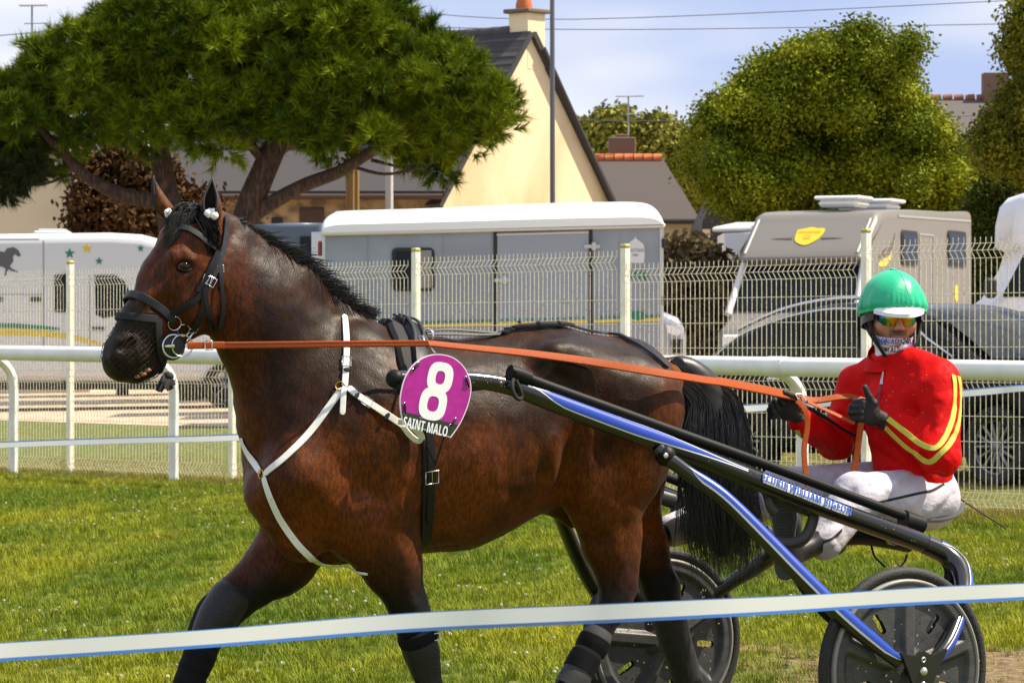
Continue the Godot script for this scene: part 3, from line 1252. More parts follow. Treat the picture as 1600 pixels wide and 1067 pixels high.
func make_ear(root: Node3D, base: Vector3, tip: Vector3, open: Vector3, wide: float, m: Material) -> void:
	var mb := MB.new()
	var ax := tip - base
	var up := ax.normalized()
	var fo := (open - up * open.dot(up)).normalized()
	var sd := up.cross(fo)
	var outer := []
	var inner := []
	for i in 13:
		var t := i / 12.0
		var w := wide * (sin(PI * pow(t * 0.93 + 0.07, 0.72)) * 0.92 + 0.08 * (1.0 - t))
		if t < 0.35:
			w = maxf(w, wide * lerpf(0.72, 0.85, t / 0.35))
		var gap := lerpf(0.35, 2.0, clampf(t * 1.6, 0, 1))
		var ro := PackedVector3Array()
		var ri := PackedVector3Array()
		for j in 17:
			var a := lerpf(-PI + gap * 0.5, PI - gap * 0.5, j / 16.0)
			var o := -fo * cos(a) * w * 0.8 + sd * sin(a) * w
			var c := base + ax * t + fo * w * 0.25 - sd * 0.0 + fo * 0.012 * sin(t * PI)
			ro.append(c + o)
			ri.append(c + o * 0.86)
		outer.append(ro)
		inner.append(ri)
	var mid := base + ax * 0.5
	mb.col = Color(0.06, 0.021, 0.008)
	mb.grid(outer, false, mid)
	var b2 := MB.new()
	b2.grid(inner, false, mid, true)
	# rim
	var rim := PackedVector3Array()
	for i in 13:
		rim.append(outer[i][0].lerp(inner[i][0], 0.5))
	for i in 13:
		rim.append(outer[12 - i][16].lerp(inner[12 - i][16], 0.5))
	var b3 := MB.new()
	b3.tube(rim, 0.0042, 6, true)
	for k in mb.v.size():
		var h := clampf((mb.v[k] - base).dot(up) / ax.length(), 0, 1)
		mb.c[k] = Color(0.13, 0.045, 0.012).lerp(Color(0.012, 0.009, 0.008), ss(0.55, 1.0, h))
	var e := part(root, "ear", mb, M["coat"])
	part(e, "inner_ear", b2, mat("ear inside", Color(0.012, 0.008, 0.007), 0.9))
	part(e, "ear_rim", b3, mat("ear rim", Color(0.012, 0.008, 0.007), 0.7))

func make_horse() -> void:
	eye_at = lp(288, 417, 0.09)
	nz1 = noise(3.2, 3, 5)
	nz2 = noise(9.0, 3, 9)
	hf = Field.new(Vector3(0.18, 0.0, -0.4), Vector3(2.78, 1.82, 0.4), 0.0125, Transform3D(HB, HO))
	horse_bones(hf, false)
	hh = Field.new(Vector3(1.8, 1.1, -0.2), Vector3(2.66, 1.92, 0.2), 0.0075, Transform3D(HB, HO))
	horse_bones(hh, true)
	horse_detail()
	var root := thing("horse", "dark bay trotting horse in racing harness, mid stride", "horse", HO)
	var mb := MB.new()
	var pn := Vector3(1, 1.2, 0)
	var pd := (2.12 + 1.5 * 1.2) / pn.length()
	pn = pn.normalized()
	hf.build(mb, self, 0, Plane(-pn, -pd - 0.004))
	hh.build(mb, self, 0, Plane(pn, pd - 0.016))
	var m := mat("coat", Color.WHITE, 0.56)
	m.metallic_specular = 0.29
	m.rim_enabled = true
	m.rim = 0.05
	m.rim_tint = 0.6
	m.vertex_color_use_as_albedo = true
	m.roughness_texture = ntex(0.03, Color(0.7, 0.7, 0.7), Color(1, 1, 1), 5, 31)
	tri_tex(m, ntex(0.03, Color(0.70, 0.69, 0.68), Color(1, 1, 1), 5, 12, 512, 0.3, 0.7), Vector3(5, 1.8, 5))
	relief(m, ntex(0.07, Color(0, 0, 0), Color(1, 1, 1), 5, 77, 512), 0.06)
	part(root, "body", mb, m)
	horse_parts(root, m)

func horse_detail() -> void:
	# flank fold, ribs, veins and creases: small swellings (minus = hollow)
	for s: float in [1.0, -1.0]:
		var q := func(x: float, y: float, l: float) -> Vector3: return lp(x, y, l * s)
		hf.swell(q.call(892, 600, 0.27), q.call(882, 790, 0.2), 0.075, -0.022)
		hf.swell(q.call(862, 690, 0.27), q.call(868, 770, 0.24), 0.06, 0.012)
		hf.swell(q.call(925, 650, 0.27), q.call(915, 780, 0.25), 0.06, 0.012)
		hf.swell(q.call(505, 560, 0.2), q.call(430, 700, 0.22), 0.06, -0.010)     # front of the shoulder
		hf.swell(q.call(545, 600, 0.24), q.call(500, 760, 0.26), 0.05, 0.008)
		hf.swell(q.call(600, 640, 0.27), q.call(560, 790, 0.27), 0.05, -0.006)
		hf.swell(q.call(640, 640, 0.27), q.call(625, 800, 0.27), 0.05, 0.007)
		hf.swell(q.call(1010, 640, 0.25), q.call(1000, 760, 0.22), 0.05, -0.006)
		hf.swell(q.call(965, 760, 0.22), q.call(965, 850, 0.2), 0.035, -0.006)
		hf.swell(q.call(640, 870, 0.19), q.call(655, 950, 0.18), 0.03, -0.006)
		hf.swell(q.call(900, 545, 0.2), q.call(960, 590, 0.26), 0.09, 0.01)
		hf.swell(q.call(880, 590, 0.28), q.call(960, 650, 0.3), 0.06, -0.006)
		for i in 5:
			hf.swell(q.call(700 + i * 34, 620 + i * 3, 0.31), q.call(716 + i * 32, 760 - i * 6, 0.3), 0.03, 0.0025)
		hf.swell(q.call(420, 520, 0.16), q.call(390, 640, 0.16), 0.05, -0.006)    # jugular groove
		hf.swell(q.call(470, 520, 0.16), q.call(440, 620, 0.2), 0.07, 0.006)
		# head: cheek edge, hollow over the eye, veins, eyelids
		hh.swell(q.call(345, 455, 0.1), q.call(325, 505, 0.09), 0.03, -0.010)
		hh.swell(q.call(300, 385, 0.1), q.call(304, 390, 0.1), 0.03, -0.007)
		hh.swell(q.call(262, 430, 0.09), q.call(240, 480, 0.07), 0.03, -0.006)
		hh.swell(q.call(270, 470, 0.09), q.call(235, 520, 0.065), 0.02, -0.004)
		hh.swell(q.call(276, 406, 0.105), q.call(300, 406, 0.105), 0.014, 0.005)
		hh.swell(q.call(276, 427, 0.1), q.call(300, 426, 0.1), 0.016, 0.003)
		hh.swell(q.call(258, 445, 0.09), q.call(232, 500, 0.07), 0.009, 0.002)
		hh.swell(q.call(285, 440, 0.1), q.call(275, 500, 0.09), 0.008, 0.002)
		hh.swell(q.call(196, 582, 0.05), q.call(226, 566, 0.05), 0.012, -0.008)   # mouth
		hh.swell(q.call(360, 470, 0.13), q.call(352, 530, 0.12), 0.02, -0.004)
		hh.swell(q.call(372, 460, 0.13), q.call(366, 530, 0.13), 0.02, 0.003)
	hf.rough(noise(14.0, 2, 3), 0.0035)
	hh.rough(noise(22.0, 2, 3), 0.0016)

func horse_parts(root: Node3D, m: Material) -> void:
	var rng := seeded(11)
	# eyes
	var dark := mat("eye", Color(0.012, 0.005, 0.003), 0.08)
	dark.metallic_specular = 0.35
	for s: float in [1.0, -1.0]:
		var h := hs(288, 417)
		var c: Vector3 = h[0] - h[1] * 0.0095
		if s < 0:
			c = c - HN * 2.0 * (c - HO).dot(HN)
		var mb := MB.new()
		mb.ball(Transform3D(HB.scaled_local(Vector3(0.024, 0.018, 0.018)), c), 18, 12)
		var eye := part(root, "eye", mb, dark)
		var lid := MB.new()
		for up: float in [1.0, -1.0]:
			var P := PackedVector3Array()
			for i in 11:
				var a := PI * i / 10.0
				var o := HN * s
				var dir := HX * cos(a) * 0.0235 + Vector3.UP * (sin(a) * (0.0100 if up > 0 else 0.0115) * up - 0.001)
				P.append(c + dir + o * (0.0080 + 0.0040 * sin(a)))
			lid.tube(P, 0.0024, 6)
		part(eye, "eyelid", lid, mat("eyelid", Color(0.02, 0.011, 0.008), 0.65))
	# ears
	make_ear(root, sp(331, 352, 0.055), sp(331, 279, 0.06), Vector3(-0.1, 0.1, 1.0), 0.036, m)
	make_ear(root, sp(272, 338, -0.055), sp(239, 275, -0.06), Vector3(-1.0, 0.1, 0.25), 0.034, m)
	# lip and a wisp of hay glimpsed through the net
	var lip := MB.new()
	for q in [[222, 584, 0.052, 0.010], [230, 578, 0.054, 0.009], [214, 588, 0.048, 0.008]]:
		lip.ball(Transform3D(HB.scaled_local(Vector3(1.5, 0.8, 0.7) * q[3]), hs(q[0], q[1])[0]), 10, 8)
	part(root, "lower_lip", lip, mat("lip pink", Color(0.30, 0.14, 0.07), 0.4), "", "stuff")
	# cotton in the ears
	var cot := mat("cotton", Color(0.85, 0.85, 0.86), 1.0)
	for q in [[329, 333, 0.085, 0.021], [262, 333, -0.02, 0.014]]:
		var mb := MB.new()
		for i in 9:
			var o: Vector3 = Vector3(rng.randf_range(-1, 1), rng.randf_range(-1.1, 1), rng.randf_range(-0.5, 0.5)) * q[3] * 0.55
			mb.ball(Transform3D(Basis().scaled(Vector3.ONE * q[3] * rng.randf_range(0.45, 0.7)), sp(q[0], q[1], q[2]) + o), 9, 7)
		solo("cotton_plug", mb, cot, "white cotton wad in the near ear" if q[2] > 0 else "small white cotton wad in the far ear", "ear plug")
	var hair := mat("black hair", Color(0.009, 0.008, 0.009), 0.38)
	# mane, cut short, lying over the crest
	var mb2 := MB.new()
	var crest := smooth(PackedVector3Array([sp(362, 342), sp(400, 366), sp(440, 398), sp(480, 433), sp(515, 466), sp(545, 492)]), 20)
	for i in 2200:
		var t := rng.randf()
		var a := crest[int(t * (crest.size() - 1))]
		a += HN * rng.randf_range(-0.02, 0.016)
		a.y += rng.randf_range(-0.02, -0.004)
		var len := rng.randf_range(0.05, 0.10) * (0.45 + 0.75 * ss(0.05, 0.5, t))
		var side := rng.randf_range(-0.9, 0.7)
		var dir := (Vector3.UP * rng.randf_range(0.2, 0.7) - HX * rng.randf_range(0.6, 1.2) + HN * side).normalized()
		var P := PackedVector3Array()
		var p := a
		for k in 5:
			P.append(p)
			p += dir * len * 0.25
			dir = (dir + Vector3(0, -0.20, 0) - HX * 0.08 + HN * side * 0.10).normalized()
		strand(mb2, P, rng.randf_range(0.0016, 0.003))
	# tuft on the withers
	for i in 200:
		var a := sp(rng.randf_range(540, 585), rng.randf_range(492, 500))
		var dir := (Vector3.UP * 0.8 - HX * rng.randf_range(0.1, 1.0) + HN * rng.randf_range(-0.6, 0.6)).normalized()
		var P := PackedVector3Array()
		var len := rng.randf_range(0.02, 0.05)
		for k in 4:
			P.append(a)
			a += dir * len * 0.33
			dir = (dir - Vector3(0, 0.2, 0)).normalized()
		strand(mb2, P, rng.randf_range(0.0012, 0.002))
	part(root, "mane", mb2, hair, "", "")
	# forelock
	var mb3 := MB.new()
	for i in 900:
		var t := rng.randf()
		var root_px := Vector2(lerpf(330, 286, t) + rng.randf_range(-8, 8), lerpf(330, 322, t) + rng.randf_range(-6, 10))
		var P := PackedVector3Array()
		var tip := Vector2(rng.randf_range(252, 302), rng.randf_range(345, 392))
		var bulge := -14.0 * rng.randf_range(0.5, 1.2)
		if i % 5 == 0:
			tip = Vector2(rng.randf_range(326, 348), rng.randf_range(368, 405))
		for k in 6:
			var s := k / 5.0
			var q := root_px.lerp(tip, s)
			q.y += bulge * sin(s * PI)
			P.append(sp(q.x, q.y, lerpf(rng.randf_range(-0.02, 0.02), 0.055 if i % 5 else 0.098, ss(0, 1, s)) + 0.03 * sin(s * PI)))
		strand(mb3, P, rng.randf_range(0.0016, 0.0028))
	part(root, "forelock", mb3, hair)
	# tail
	var mb4 := MB.new()
	var nt := noise(1.6, 2, 8)
	for i in 3300:
		var a := rng.randf()
		var b := rng.randf_range(-1, 1)
		var len := rng.randf_range(0.55, 1.0) if i % 3 else rng.randf_range(0.8, 1.06)
		var P := PackedVector3Array()
		var off := nt.get_noise_2d(a * 6.0, b * 3.0)
		for k in 9:
			var s := k / 8.0 * len
			var cx := 1046.0 + 62.0 * ss(0.0, 0.28, s) + 24.0 * s + (a - 0.5) * lerpf(26.0, 92.0, ss(0.0, 0.45, s)) * (1.0 - 0.25 * ss(0.8, 1.05, s))
			var cy := 566.0 + 12.0 * s - 12.0 * sin(minf(s * 6.0, PI)) + 322.0 * pow(s, 1.15) - 18.0 * (a - 0.5) * (1 - s)
			cx += off * 46.0 * s + rng.randf_range(-2.0, 2.0) + 9.0 * sin(s * 8.0 + off * 14.0 + a * 5.0) * s + 14.0 * ss(0.6, 1.05, s) * (a - 0.2)
			P.append(sp(cx, cy, b * lerpf(0.03, 0.10, ss(0, 0.5, s)) - 0.02))
		strand(mb4, P, rng.randf_range(0.0009, 0.0021))
	# the dense core of the tail
	var core := PackedVector3Array()
	for q in [[1040, 572], [1072, 576], [1100, 612], [1112, 680], [1118, 760], [1124, 820], [1128, 868]]:
		core.append(sp(q[0], q[1], -0.02))
	core = smooth(core, 4)
	var cr := PackedFloat32Array()
	for i in core.size():
		var s := i / float(core.size() - 1)
		cr.append(0.03 + 0.052 * ss(0.0, 0.5, s) - 0.06 * ss(0.75, 1.0, s))
	mb4.tube(core, cr, 12)
	part(root, "tail", mb4, hair)
	# hooves
	for q in [[672, 1172, 0.14, 664, 1200], [262, 1142, -0.13, 246, 1168], [868, 1098, 0.15, 842, 1112], [1078, 1152, -0.13, 1070, 1180]]:
		var mb := MB.new()
		var a := sp(q[0], q[1], q[2])
		var b := sp(q[3], q[4], q[2])
		var ax := (b - a).normalized()
		mb.tube(PackedVector3Array([a - ax * 0.01, a, a.lerp(b, 0.5), b]), [0.03, 0.046, 0.054, 0.062], 14, true)
		part(root, "hoof", mb, mat("hoof", Color(0.03, 0.026, 0.022), 0.5))
func text_mb(mb: MB, s: String, x: Transform3D, size: float, font := "Droid Sans", bold := true, squeeze := 1.0, deep := 0.001) -> void:
	var f := SystemFont.new()
	f.font_names = PackedStringArray([font])
	f.font_weight = 700 if bold else 400
	var tm := TextMesh.new()
	tm.font = f
	tm.text = s
	tm.font_size = 64
	tm.pixel_size = size / 64.0
	tm.depth = deep
	tm.curve_step = 1.5
	var arr := tm.surface_get_arrays(0)
	var vs: PackedVector3Array = arr[Mesh.ARRAY_VERTEX]
	var ns: PackedVector3Array = arr[Mesh.ARRAY_NORMAL]
	var ids: PackedInt32Array = arr[Mesh.ARRAY_INDEX] if arr[Mesh.ARRAY_INDEX] != null else PackedInt32Array(range(vs.size()))
	var base := mb.v.size()
	for i in vs.size():
		mb.vert(x * Vector3(vs[i].x * squeeze, vs[i].y, vs[i].z))
	for k in range(0, ids.size(), 3):
		mb.tri_out(base + ids[k], base + ids[k + 1], base + ids[k + 2], x.basis * ns[ids[k]])

# a rectangular buckle lying on a strap
func buckle(mb: MB, px: float, py: float, dir: Vector2, wpx: float, lpx: float, lift := 0.006) -> void:
	var r := hs(px, py)
	var n: Vector3 = r[1]
	var r2 := hs(px + dir.x, py + dir.y)
	var t: Vector3 = ((r2[0] - r[0]) as Vector3).normalized()
	t = (t - n * t.dot(n)).normalized()
	var b := t.cross(n)
	var s := 12.0 / FL
	var c: Vector3 = r[0] + n * lift
	var w := wpx * s * 0.5
	var l := lpx * s * 0.5
	mb.tube(PackedVector3Array([c - t * l - b * w, c + t * l - b * w, c + t * l + b * w, c - t * l + b * w, c - t * l - b * w]), 0.0018, 6, true, n)
	mb.tube(PackedVector3Array([c - t * l, c + t * l]), 0.0014, 5, true, n)

func make_tack() -> void:
	var leather := mat("black leather", Color(0.008, 0.0085, 0.011), 0.42)
	leather.metallic_specular = 0.35
	relief(leather, ntex(0.2, Color.BLACK, Color.WHITE, 3, 6), 0.03)
	leather.uv1_triplanar = true
	leather.uv1_scale = Vector3(12, 12, 12)
	var grey := mat("worn leather", Color(0.018, 0.020, 0.026), 0.5)
	grey.metallic_specular = 0.35
	var steel := mat("steel", Color(0.72, 0.72, 0.73), 0.22, 1.0)
	var white := mat("white strap", Color(0.74, 0.73, 0.70), 0.35)
	var web := mat("black webbing", Color(0.008, 0.008, 0.009), 0.8)
	# --- bridle
	var br := thing("bridle", "black leather bridle with steel buckles on the horse's head", "bridle", hs(300, 440)[0])
	var mb := MB.new()
	lay(mb, [352, 338, 351, 362, 347, 388, 336, 420, 326, 440], 11, 0.0032, 0.004, true)
	part(br, "headpiece", mb, grey)
	mb = MB.new()
	lay(mb, [278, 356, 292, 358, 308, 367, 325, 380, 342, 391], 10, 0.0032, 0.004, true)
	part(br, "browband", mb, grey)
	mb = MB.new()
	lay(mb, [342, 400, 331, 424, 321, 446, 306, 468, 284, 481, 262, 491], 9, 0.0032, 0.004, true)
	lay(mb, [338, 392, 328, 415, 318, 436, 306, 456], 8, 0.0032, 0.006, true)
	pieces(br, "cheekpiece", mb, leather)
	mb = MB.new()
	lay(mb, [320, 448, 316, 470, 314, 488, 306, 503, 300, 516], 10, 0.0032, 0.005, true)
	lay(mb, [317, 452, 319, 474, 324, 494, 331, 511], 9, 0.0032, 0.007, true)
	pieces(br, "bit_strap", mb, leather)
	mb = MB.new()
	lay(mb, [346, 388, 342, 412, 343, 440, 346, 470, 345, 500, 344, 512], 8, 0.0032, 0.004, true)
	part(br, "throat_strap", mb, grey)
	mb = MB.new()
	lay(mb, [197, 464, 206, 461, 220, 464, 238, 474, 255, 487, 270, 501], 13, 0.0045, 0.004, true)
	part(br, "noseband", mb, grey)
	mb = MB.new()
	buckle(mb, 331, 420, Vector2(-4, 10), 12, 13)
	buckle(mb, 321, 437, Vector2(-4, 10), 13, 13, 0.009)
	buckle(mb, 328, 440, Vector2(-6, 10), 13, 14, 0.009)
	buckle(mb, 343, 420, Vector2(0, 10), 10, 11)
	buckle(mb, 300, 514, Vector2(-4, 10), 13, 10, 0.008)
	for q in [[271, 504, 11.0], [285, 514, 10.0]]:
		var r := hs(q[0], q[1])
		mb.ring(r[0] + r[1] * 0.008, r[1] + HN * 0.5, q[2] * 11.8 / FL, 0.0024, 22, 6)
	pieces(br, "buckle", mb, steel)
	mb = MB.new()
	for f in [[352, 350], [351, 362], [349, 374], [320, 478], [322, 488], [326, 498], [318, 464]]:
		var r := hs(f[0], f[1])
		mb.ball(Transform3D(Basis().scaled(Vector3.ONE * 0.0025), r[0] + r[1] * 0.008), 6, 4)
	part(br, "strap_holes", mb, mat("holes", Color(0.002, 0.002, 0.002), 1.0), "", "stuff")
	# --- bit with rubber guard and rings
	var bt := thing("bit", "steel bit with rings and black rubber cheek guard", "bit", hs(268, 541)[0])
	var r := hs(266, 541)
	var bn := (HN + Vector3(0, 0, 0.2)).normalized()
	var c: Vector3 = r[0] + bn * 0.014
	mb = MB.new()
	var up := Vector3.UP
	var sd := up.cross(bn).normalized()
	var bx := Transform3D(Basis(sd, bn, up).orthonormalized(), c)
	mb.lathe(PackedVector2Array([Vector2(0.0001, -0.012), Vector2(0.04, -0.012), Vector2(0.045, -0.006), Vector2(0.043, 0.002), Vector2(0.03, 0.008), Vector2(0.012, 0.012), Vector2(0.0001, 0.013)]), bx, 26)
	part(bt, "rubber_guard", mb, mat("rubber", Color(0.015, 0.014, 0.014), 0.55))
	mb = MB.new()
	var c2 := sp(284, 540, (c - HO).dot(HN) + 0.02)
	mb.ring(c2, bn, 0.034, 0.0028, 30, 7)
	var P := PackedVector3Array()
	for i in 15:
		var a := lerpf(0.35 * PI, 1.75 * PI, i / 14.0)
		P.append(c + bn * 0.013 - sd * cos(a) * -0.036 + up * sin(a) * 0.036)
	mb.tube(P, 0.003, 6)
	mb.tube(PackedVector3Array([c + bn * 0.012 - HX * -0.03, c + bn * 0.02, c2 + HX * 0.034]), [0.004, 0.008, 0.005], 8)
	mb.ball(Transform3D(Basis().scaled(Vector3.ONE * 0.0055), c2 + HX * 0.034), 10, 8)
	var c3 := hs(300, 518)
	mb.tube(PackedVector3Array([c3[0] + HN * 0.012, sp(297, 526, (c2 - HO).dot(HN)), sp(291, 533, (c2 - HO).dot(HN))]), [0.0035, 0.003, 0.0025], 6)
	pieces(bt, "ring", mb, steel)
	# --- nose net
	var nt := thing("nose_net", "black mesh net tied over the horse's muzzle", "nose net", hs(210, 540)[0])
	mb = MB.new()
	lay(mb, [182, 494, 200, 495, 222, 497, 246, 499], 12, 0.004, 0.003, true)
	part(nt, "top_band", mb, web)
	mb = MB.new()
	lay(mb, [246, 498, 246, 520, 248, 545, 254, 570, 262, 590], 13, 0.004, 0.003, true)
	part(nt, "side_band", mb, web)
	mb = MB.new()
	var net_r := 0.0011
	for dirn in 2:
		for i in 26:
			var Q := PackedVector3Array()
			var last := Vector3.ZERO
			for j in 40:
				var x := 0.0
				var y := 0.0
				var t := j / 39.0
				if dirn == 0:
					x = 150 + i * 9.0 - 50.0 + t * 105.0
					y = 500 + t * 108.0
				else:
					x = 150 + i * 9.0 - 50.0 + t * 105.0 - 20.0
					y = 606 - t * 108.0
				x += sin(t * 38.0 + i * 3.1) * 1.6
				var left := 182.0 - (y - 497.0) * 0.55
				if y > 555:
					left = 152.0 + pow(y - 555.0, 1.5) * 0.22
				if x > 252 or x < left or y > 604:
					if Q.size() > 2:
						mb.tube(Q, net_r, 4, false)
					Q = PackedVector3Array()
					continue
				var h := hs(x, y)
				var pp: Vector3 = h[0] + h[1] * 0.004
				if Q.size() and (pp - last).length() > 0.05:
					if Q.size() > 2:
						mb.tube(Q, net_r, 4, false)
					Q = PackedVector3Array()
				Q.append(pp)
				last = pp
			if Q.size() > 2:
				mb.tube(Q, net_r, 4, false)
	part(nt, "mesh", mb, web, "", "stuff")
	mb = MB.new()
	var rng := seeded(5)
	for i in 12:
		var a := sp(258 + rng.randf_range(-5, 5), 588 + rng.randf_range(-4, 4), 0.05)
		var e := sp(252 + rng.randf_range(-12, 20), 606 + rng.randf_range(-12, 6), 0.05 + rng.randf_range(-0.02, 0.02))
		mb.strap(PackedVector3Array([a, a.lerp(e, 0.5) + HN * 0.006, e]), PackedVector3Array([HN, HN + Vector3(rng.randf_range(-0.6, 0.6), 0, 0), HN]), [0.01, 0.018, 0.016], 0.002)
	mb.ball(Transform3D(Basis().scaled(Vector3(0.018, 0.015, 0.018)), sp(262, 588, 0.05)), 10, 8)
	part(nt, "tie", mb, web)
	# lip and teeth glimpsed through the net
	# --- breast collar
	var bc := thing("breast_collar", "white breast collar with ring and running martingale straps", "breast collar", hs(538, 605)[0])
	mb = MB.new()
	lay(mb, [537, 493, 540, 515, 541, 545, 540, 575, 538, 606], 10, 0.0035, 0.002, true)
	part(bc, "neck_strap", mb, white)
	mb = MB.new()
	lay(mb, [537, 606, 536, 625, 534, 649], 9, 0.004, 0.006)
	part(bc, "strap_end", mb, white)
	mb = MB.new()
	lay(mb, [534, 608, 515, 634, 480, 680, 445, 715, 413, 742], 11, 0.0035, 0.002)
	part(bc, "shoulder_strap", mb, white)
	mb = MB.new()
	lay(mb, [408, 738, 392, 716, 381, 697, 377, 684], 11, 0.0035, 0.002)
	part(bc, "far_shoulder_strap", mb, white)
	mb = MB.new()
	lay(mb, [413, 745, 420, 770, 436, 808, 458, 842, 480, 866, 500, 880, 520, 888], 11, 0.0035, 0.002)
	lay(mb, [496, 877, 520, 884, 545, 889, 575, 896], 5, 0.004, 0.002)
	pieces(bc, "chest_strap", mb, white)
	mb = MB.new()
	lay(mb, [543, 606, 560, 620, 585, 636, 610, 652, 632, 667], 11, 0.0035, 0.003, true)
	var l0: float = (hs(632, 667)[0] - HO).dot(HN)
	var Pl := PackedVector3Array([sp(628, 665, l0), sp(642, 681, l0 + 0.01), sp(654, 689, l0 + 0.02), sp(659, 684, l0 + 0.03), sp(652, 673, l0 + 0.035), sp(636, 662, l0 + 0.03), sp(622, 658, l0 + 0.02)])
	Pl = smooth(Pl, 5)
	var Nl := PackedVector3Array()
	for i in Pl.size():
		var tt := (Pl[mini(i + 1, Pl.size() - 1)] - Pl[maxi(i - 1, 0)]).normalized()
		Nl.append((HN.cross(tt) * -0.8 + HN * 0.75).normalized() if i < 14 else (HN.cross(tt) * 0.6 + HN).normalized())
	mb.strap(Pl, Nl, 0.021, 0.004)
	part(bc, "trace_strap", mb, white)
	mb = MB.new()
	r = hs(531, 605)
	mb.ring(r[0] + r[1] * 0.009, r[1], 0.015, 0.0022, 20, 6)
	r = hs(410, 741)
	mb.ring(r[0] + r[1] * 0.007, r[1], 0.014, 0.0022, 20, 6)
	pieces(bc, "brass_ring", mb, mat("brass", Color(0.7, 0.45, 0.12), 0.3, 1.0))
	mb = MB.new()
	buckle(mb, 541, 566, Vector2(0, 10), 14, 17)
	buckle(mb, 573, 629, Vector2(10, 7), 14, 15)
	pieces(bc, "buckle", mb, steel)
	mb = MB.new()
	lay(mb, [536, 579, 546, 579], 7, 0.006, 0.005, false, 3)
	lay(mb, [553, 623, 559, 616], 7, 0.006, 0.005, false, 3)
	lay(mb, [600, 655, 607, 647], 7, 0.006, 0.005, false, 3)
	pieces(bc, "keeper", mb, web)
	mb = MB.new()
	for f in [[540, 520], [540, 533], [540, 548], [585, 637], [592, 641], [614, 655], [620, 659], [424, 779], [431, 795], [438, 810], [447, 826], [457, 840]]:
		var q := hs(f[0], f[1])
		mb.ball(Transform3D(Basis().scaled(Vector3.ONE * 0.0025), q[0] + q[1] * 0.0055), 6, 4)
	part(bc, "strap_holes", mb, M["holes"], "", "stuff")
	# --- harness saddle and girth
	var hsd := thing("harness_saddle", "black padded harness saddle with girth and back straps", "harness", hs(640, 560)[0])
	mb = MB.new()
	lay(mb, [606, 504, 614, 512, 624, 535, 632, 565, 637, 592], 28, 0.022, 0.0, true)
	part(hsd, "felt_pad", mb, web)
	mb = MB.new()
	lay(mb, [620, 503, 632, 512, 645, 535, 651, 560, 652, 592], 30, 0.03, 0.006, true)
	part(hsd, "saddle_flap", mb, leather)
	mb = MB.new()
	for q in [[628, 500, 640, 512, 652, 532, 659, 556], [620, 506, 632, 520, 641, 548, 643, 580]]:
		lay(mb, q, 7, 0.006, 0.037, true)
	pieces(hsd, "saddle_strap", mb, grey)
	mb = MB.new()
	var girth := lay(mb, [655, 585, 662, 640, 667, 690, 668, 740, 666, 790, 663, 848], 22, 0.008, 0.002, true)
	lay(mb, [668, 690, 671, 730, 670, 770, 668, 812], 15, 0.006, 0.01)
	pieces(hsd, "girth", mb, leather)
	mb = MB.new()
	buckle(mb, 670, 744, Vector2(0, 10), 24, 20, 0.02)
	buckle(mb, 652, 549, Vector2(2, 10), 15, 14, 0.048)
	pieces(hsd, "buckle", mb, steel)
	mb = MB.new()
	var hk := PackedVector3Array()
	for q in [[640, 506], [634, 505], [632, 500], [635, 494], [639, 496]]:
		hk.append(sp(q[0], q[1], 0.0))
	mb.tube(smooth(hk, 4), 0.004, 7)
	part(hsd, "check_hook", mb, steel)
	mb = MB.new()
	for q in [[[664, 520, 0.0], [700, 517, 0.0], [760, 521, 0.0], [792, 523, 0.0]], [[666, 524, 0.06], [700, 524, 0.06], [760, 525, 0.05], [815, 521, 0.02]]]:
		var pp := PackedVector3Array()
		var nn := PackedVector3Array()
		for w in q:
			pp.append(sp(w[0], w[1], w[2]))
			nn.append(Vector3.UP)
		mb.strap(smooth(pp, 4), smooth(nn, 4), 0.02, 0.008)
	lay(mb, [786, 523, 812, 515, 845, 511, 880, 510, 915, 515, 960, 524, 1005, 546, 1042, 577], 9, 0.008, 0.003)
	lay(mb, [800, 517, 850, 512, 895, 512], 12, 0.01, 0.006)
	pieces(hsd, "back_strap", mb, leather)
	mb = MB.new()
	buckle(mb, 795, 519, Vector2(10, -1), 8, 15, 0.014)
	for x in [812, 842, 872]:
		buckle(mb, x, 512, Vector2(10, -1), 8, 5, 0.02)
	pieces(hsd, "back_strap_buckle", mb, grey)
	# terret ring by which the rein passes
	mb = MB.new()
	mb.ring(sp(669, 525, 0.27), HX + Vector3(0.2, 0, 0.2), 0.022, 0.0034, 24, 7)
	var tl := PackedVector3Array([sp(668, 536, 0.27), sp(673, 545, 0.30), sp(680, 553, 0.33)])
	mb.tube(tl, 0.0045, 7)
	part(hsd, "terret_ring", mb, steel)
	# --- leg boots
	make_boots()
	make_number()

# a snug shell round a leg: pixels a -> b along the leg on side l, radii in pixels
func shell(mb: MB, pts: Array, l: float, seg := 20, up := Vector3(0, 0.1, 1)) -> void:
	var P := PackedVector3Array()
	var R := PackedFloat32Array()
	for q in pts:
		var p := sp(q[0], q[1], l)
		P.append(p)
		R.append(q[2] * -p.z / FL)
	mb.tube(smooth(P, 3), _sr(R, 3), seg, true, up, 0.9)

func _sr(r: PackedFloat32Array, per: int) -> PackedFloat32Array:
	var o := PackedFloat32Array()
	for i in r.size() - 1:
		for k in per:
			o.append(lerpf(r[i], r[i + 1], smoothstep(0.0, 1.0, k / float(per))))
	o.append(r[r.size() - 1])
	return o

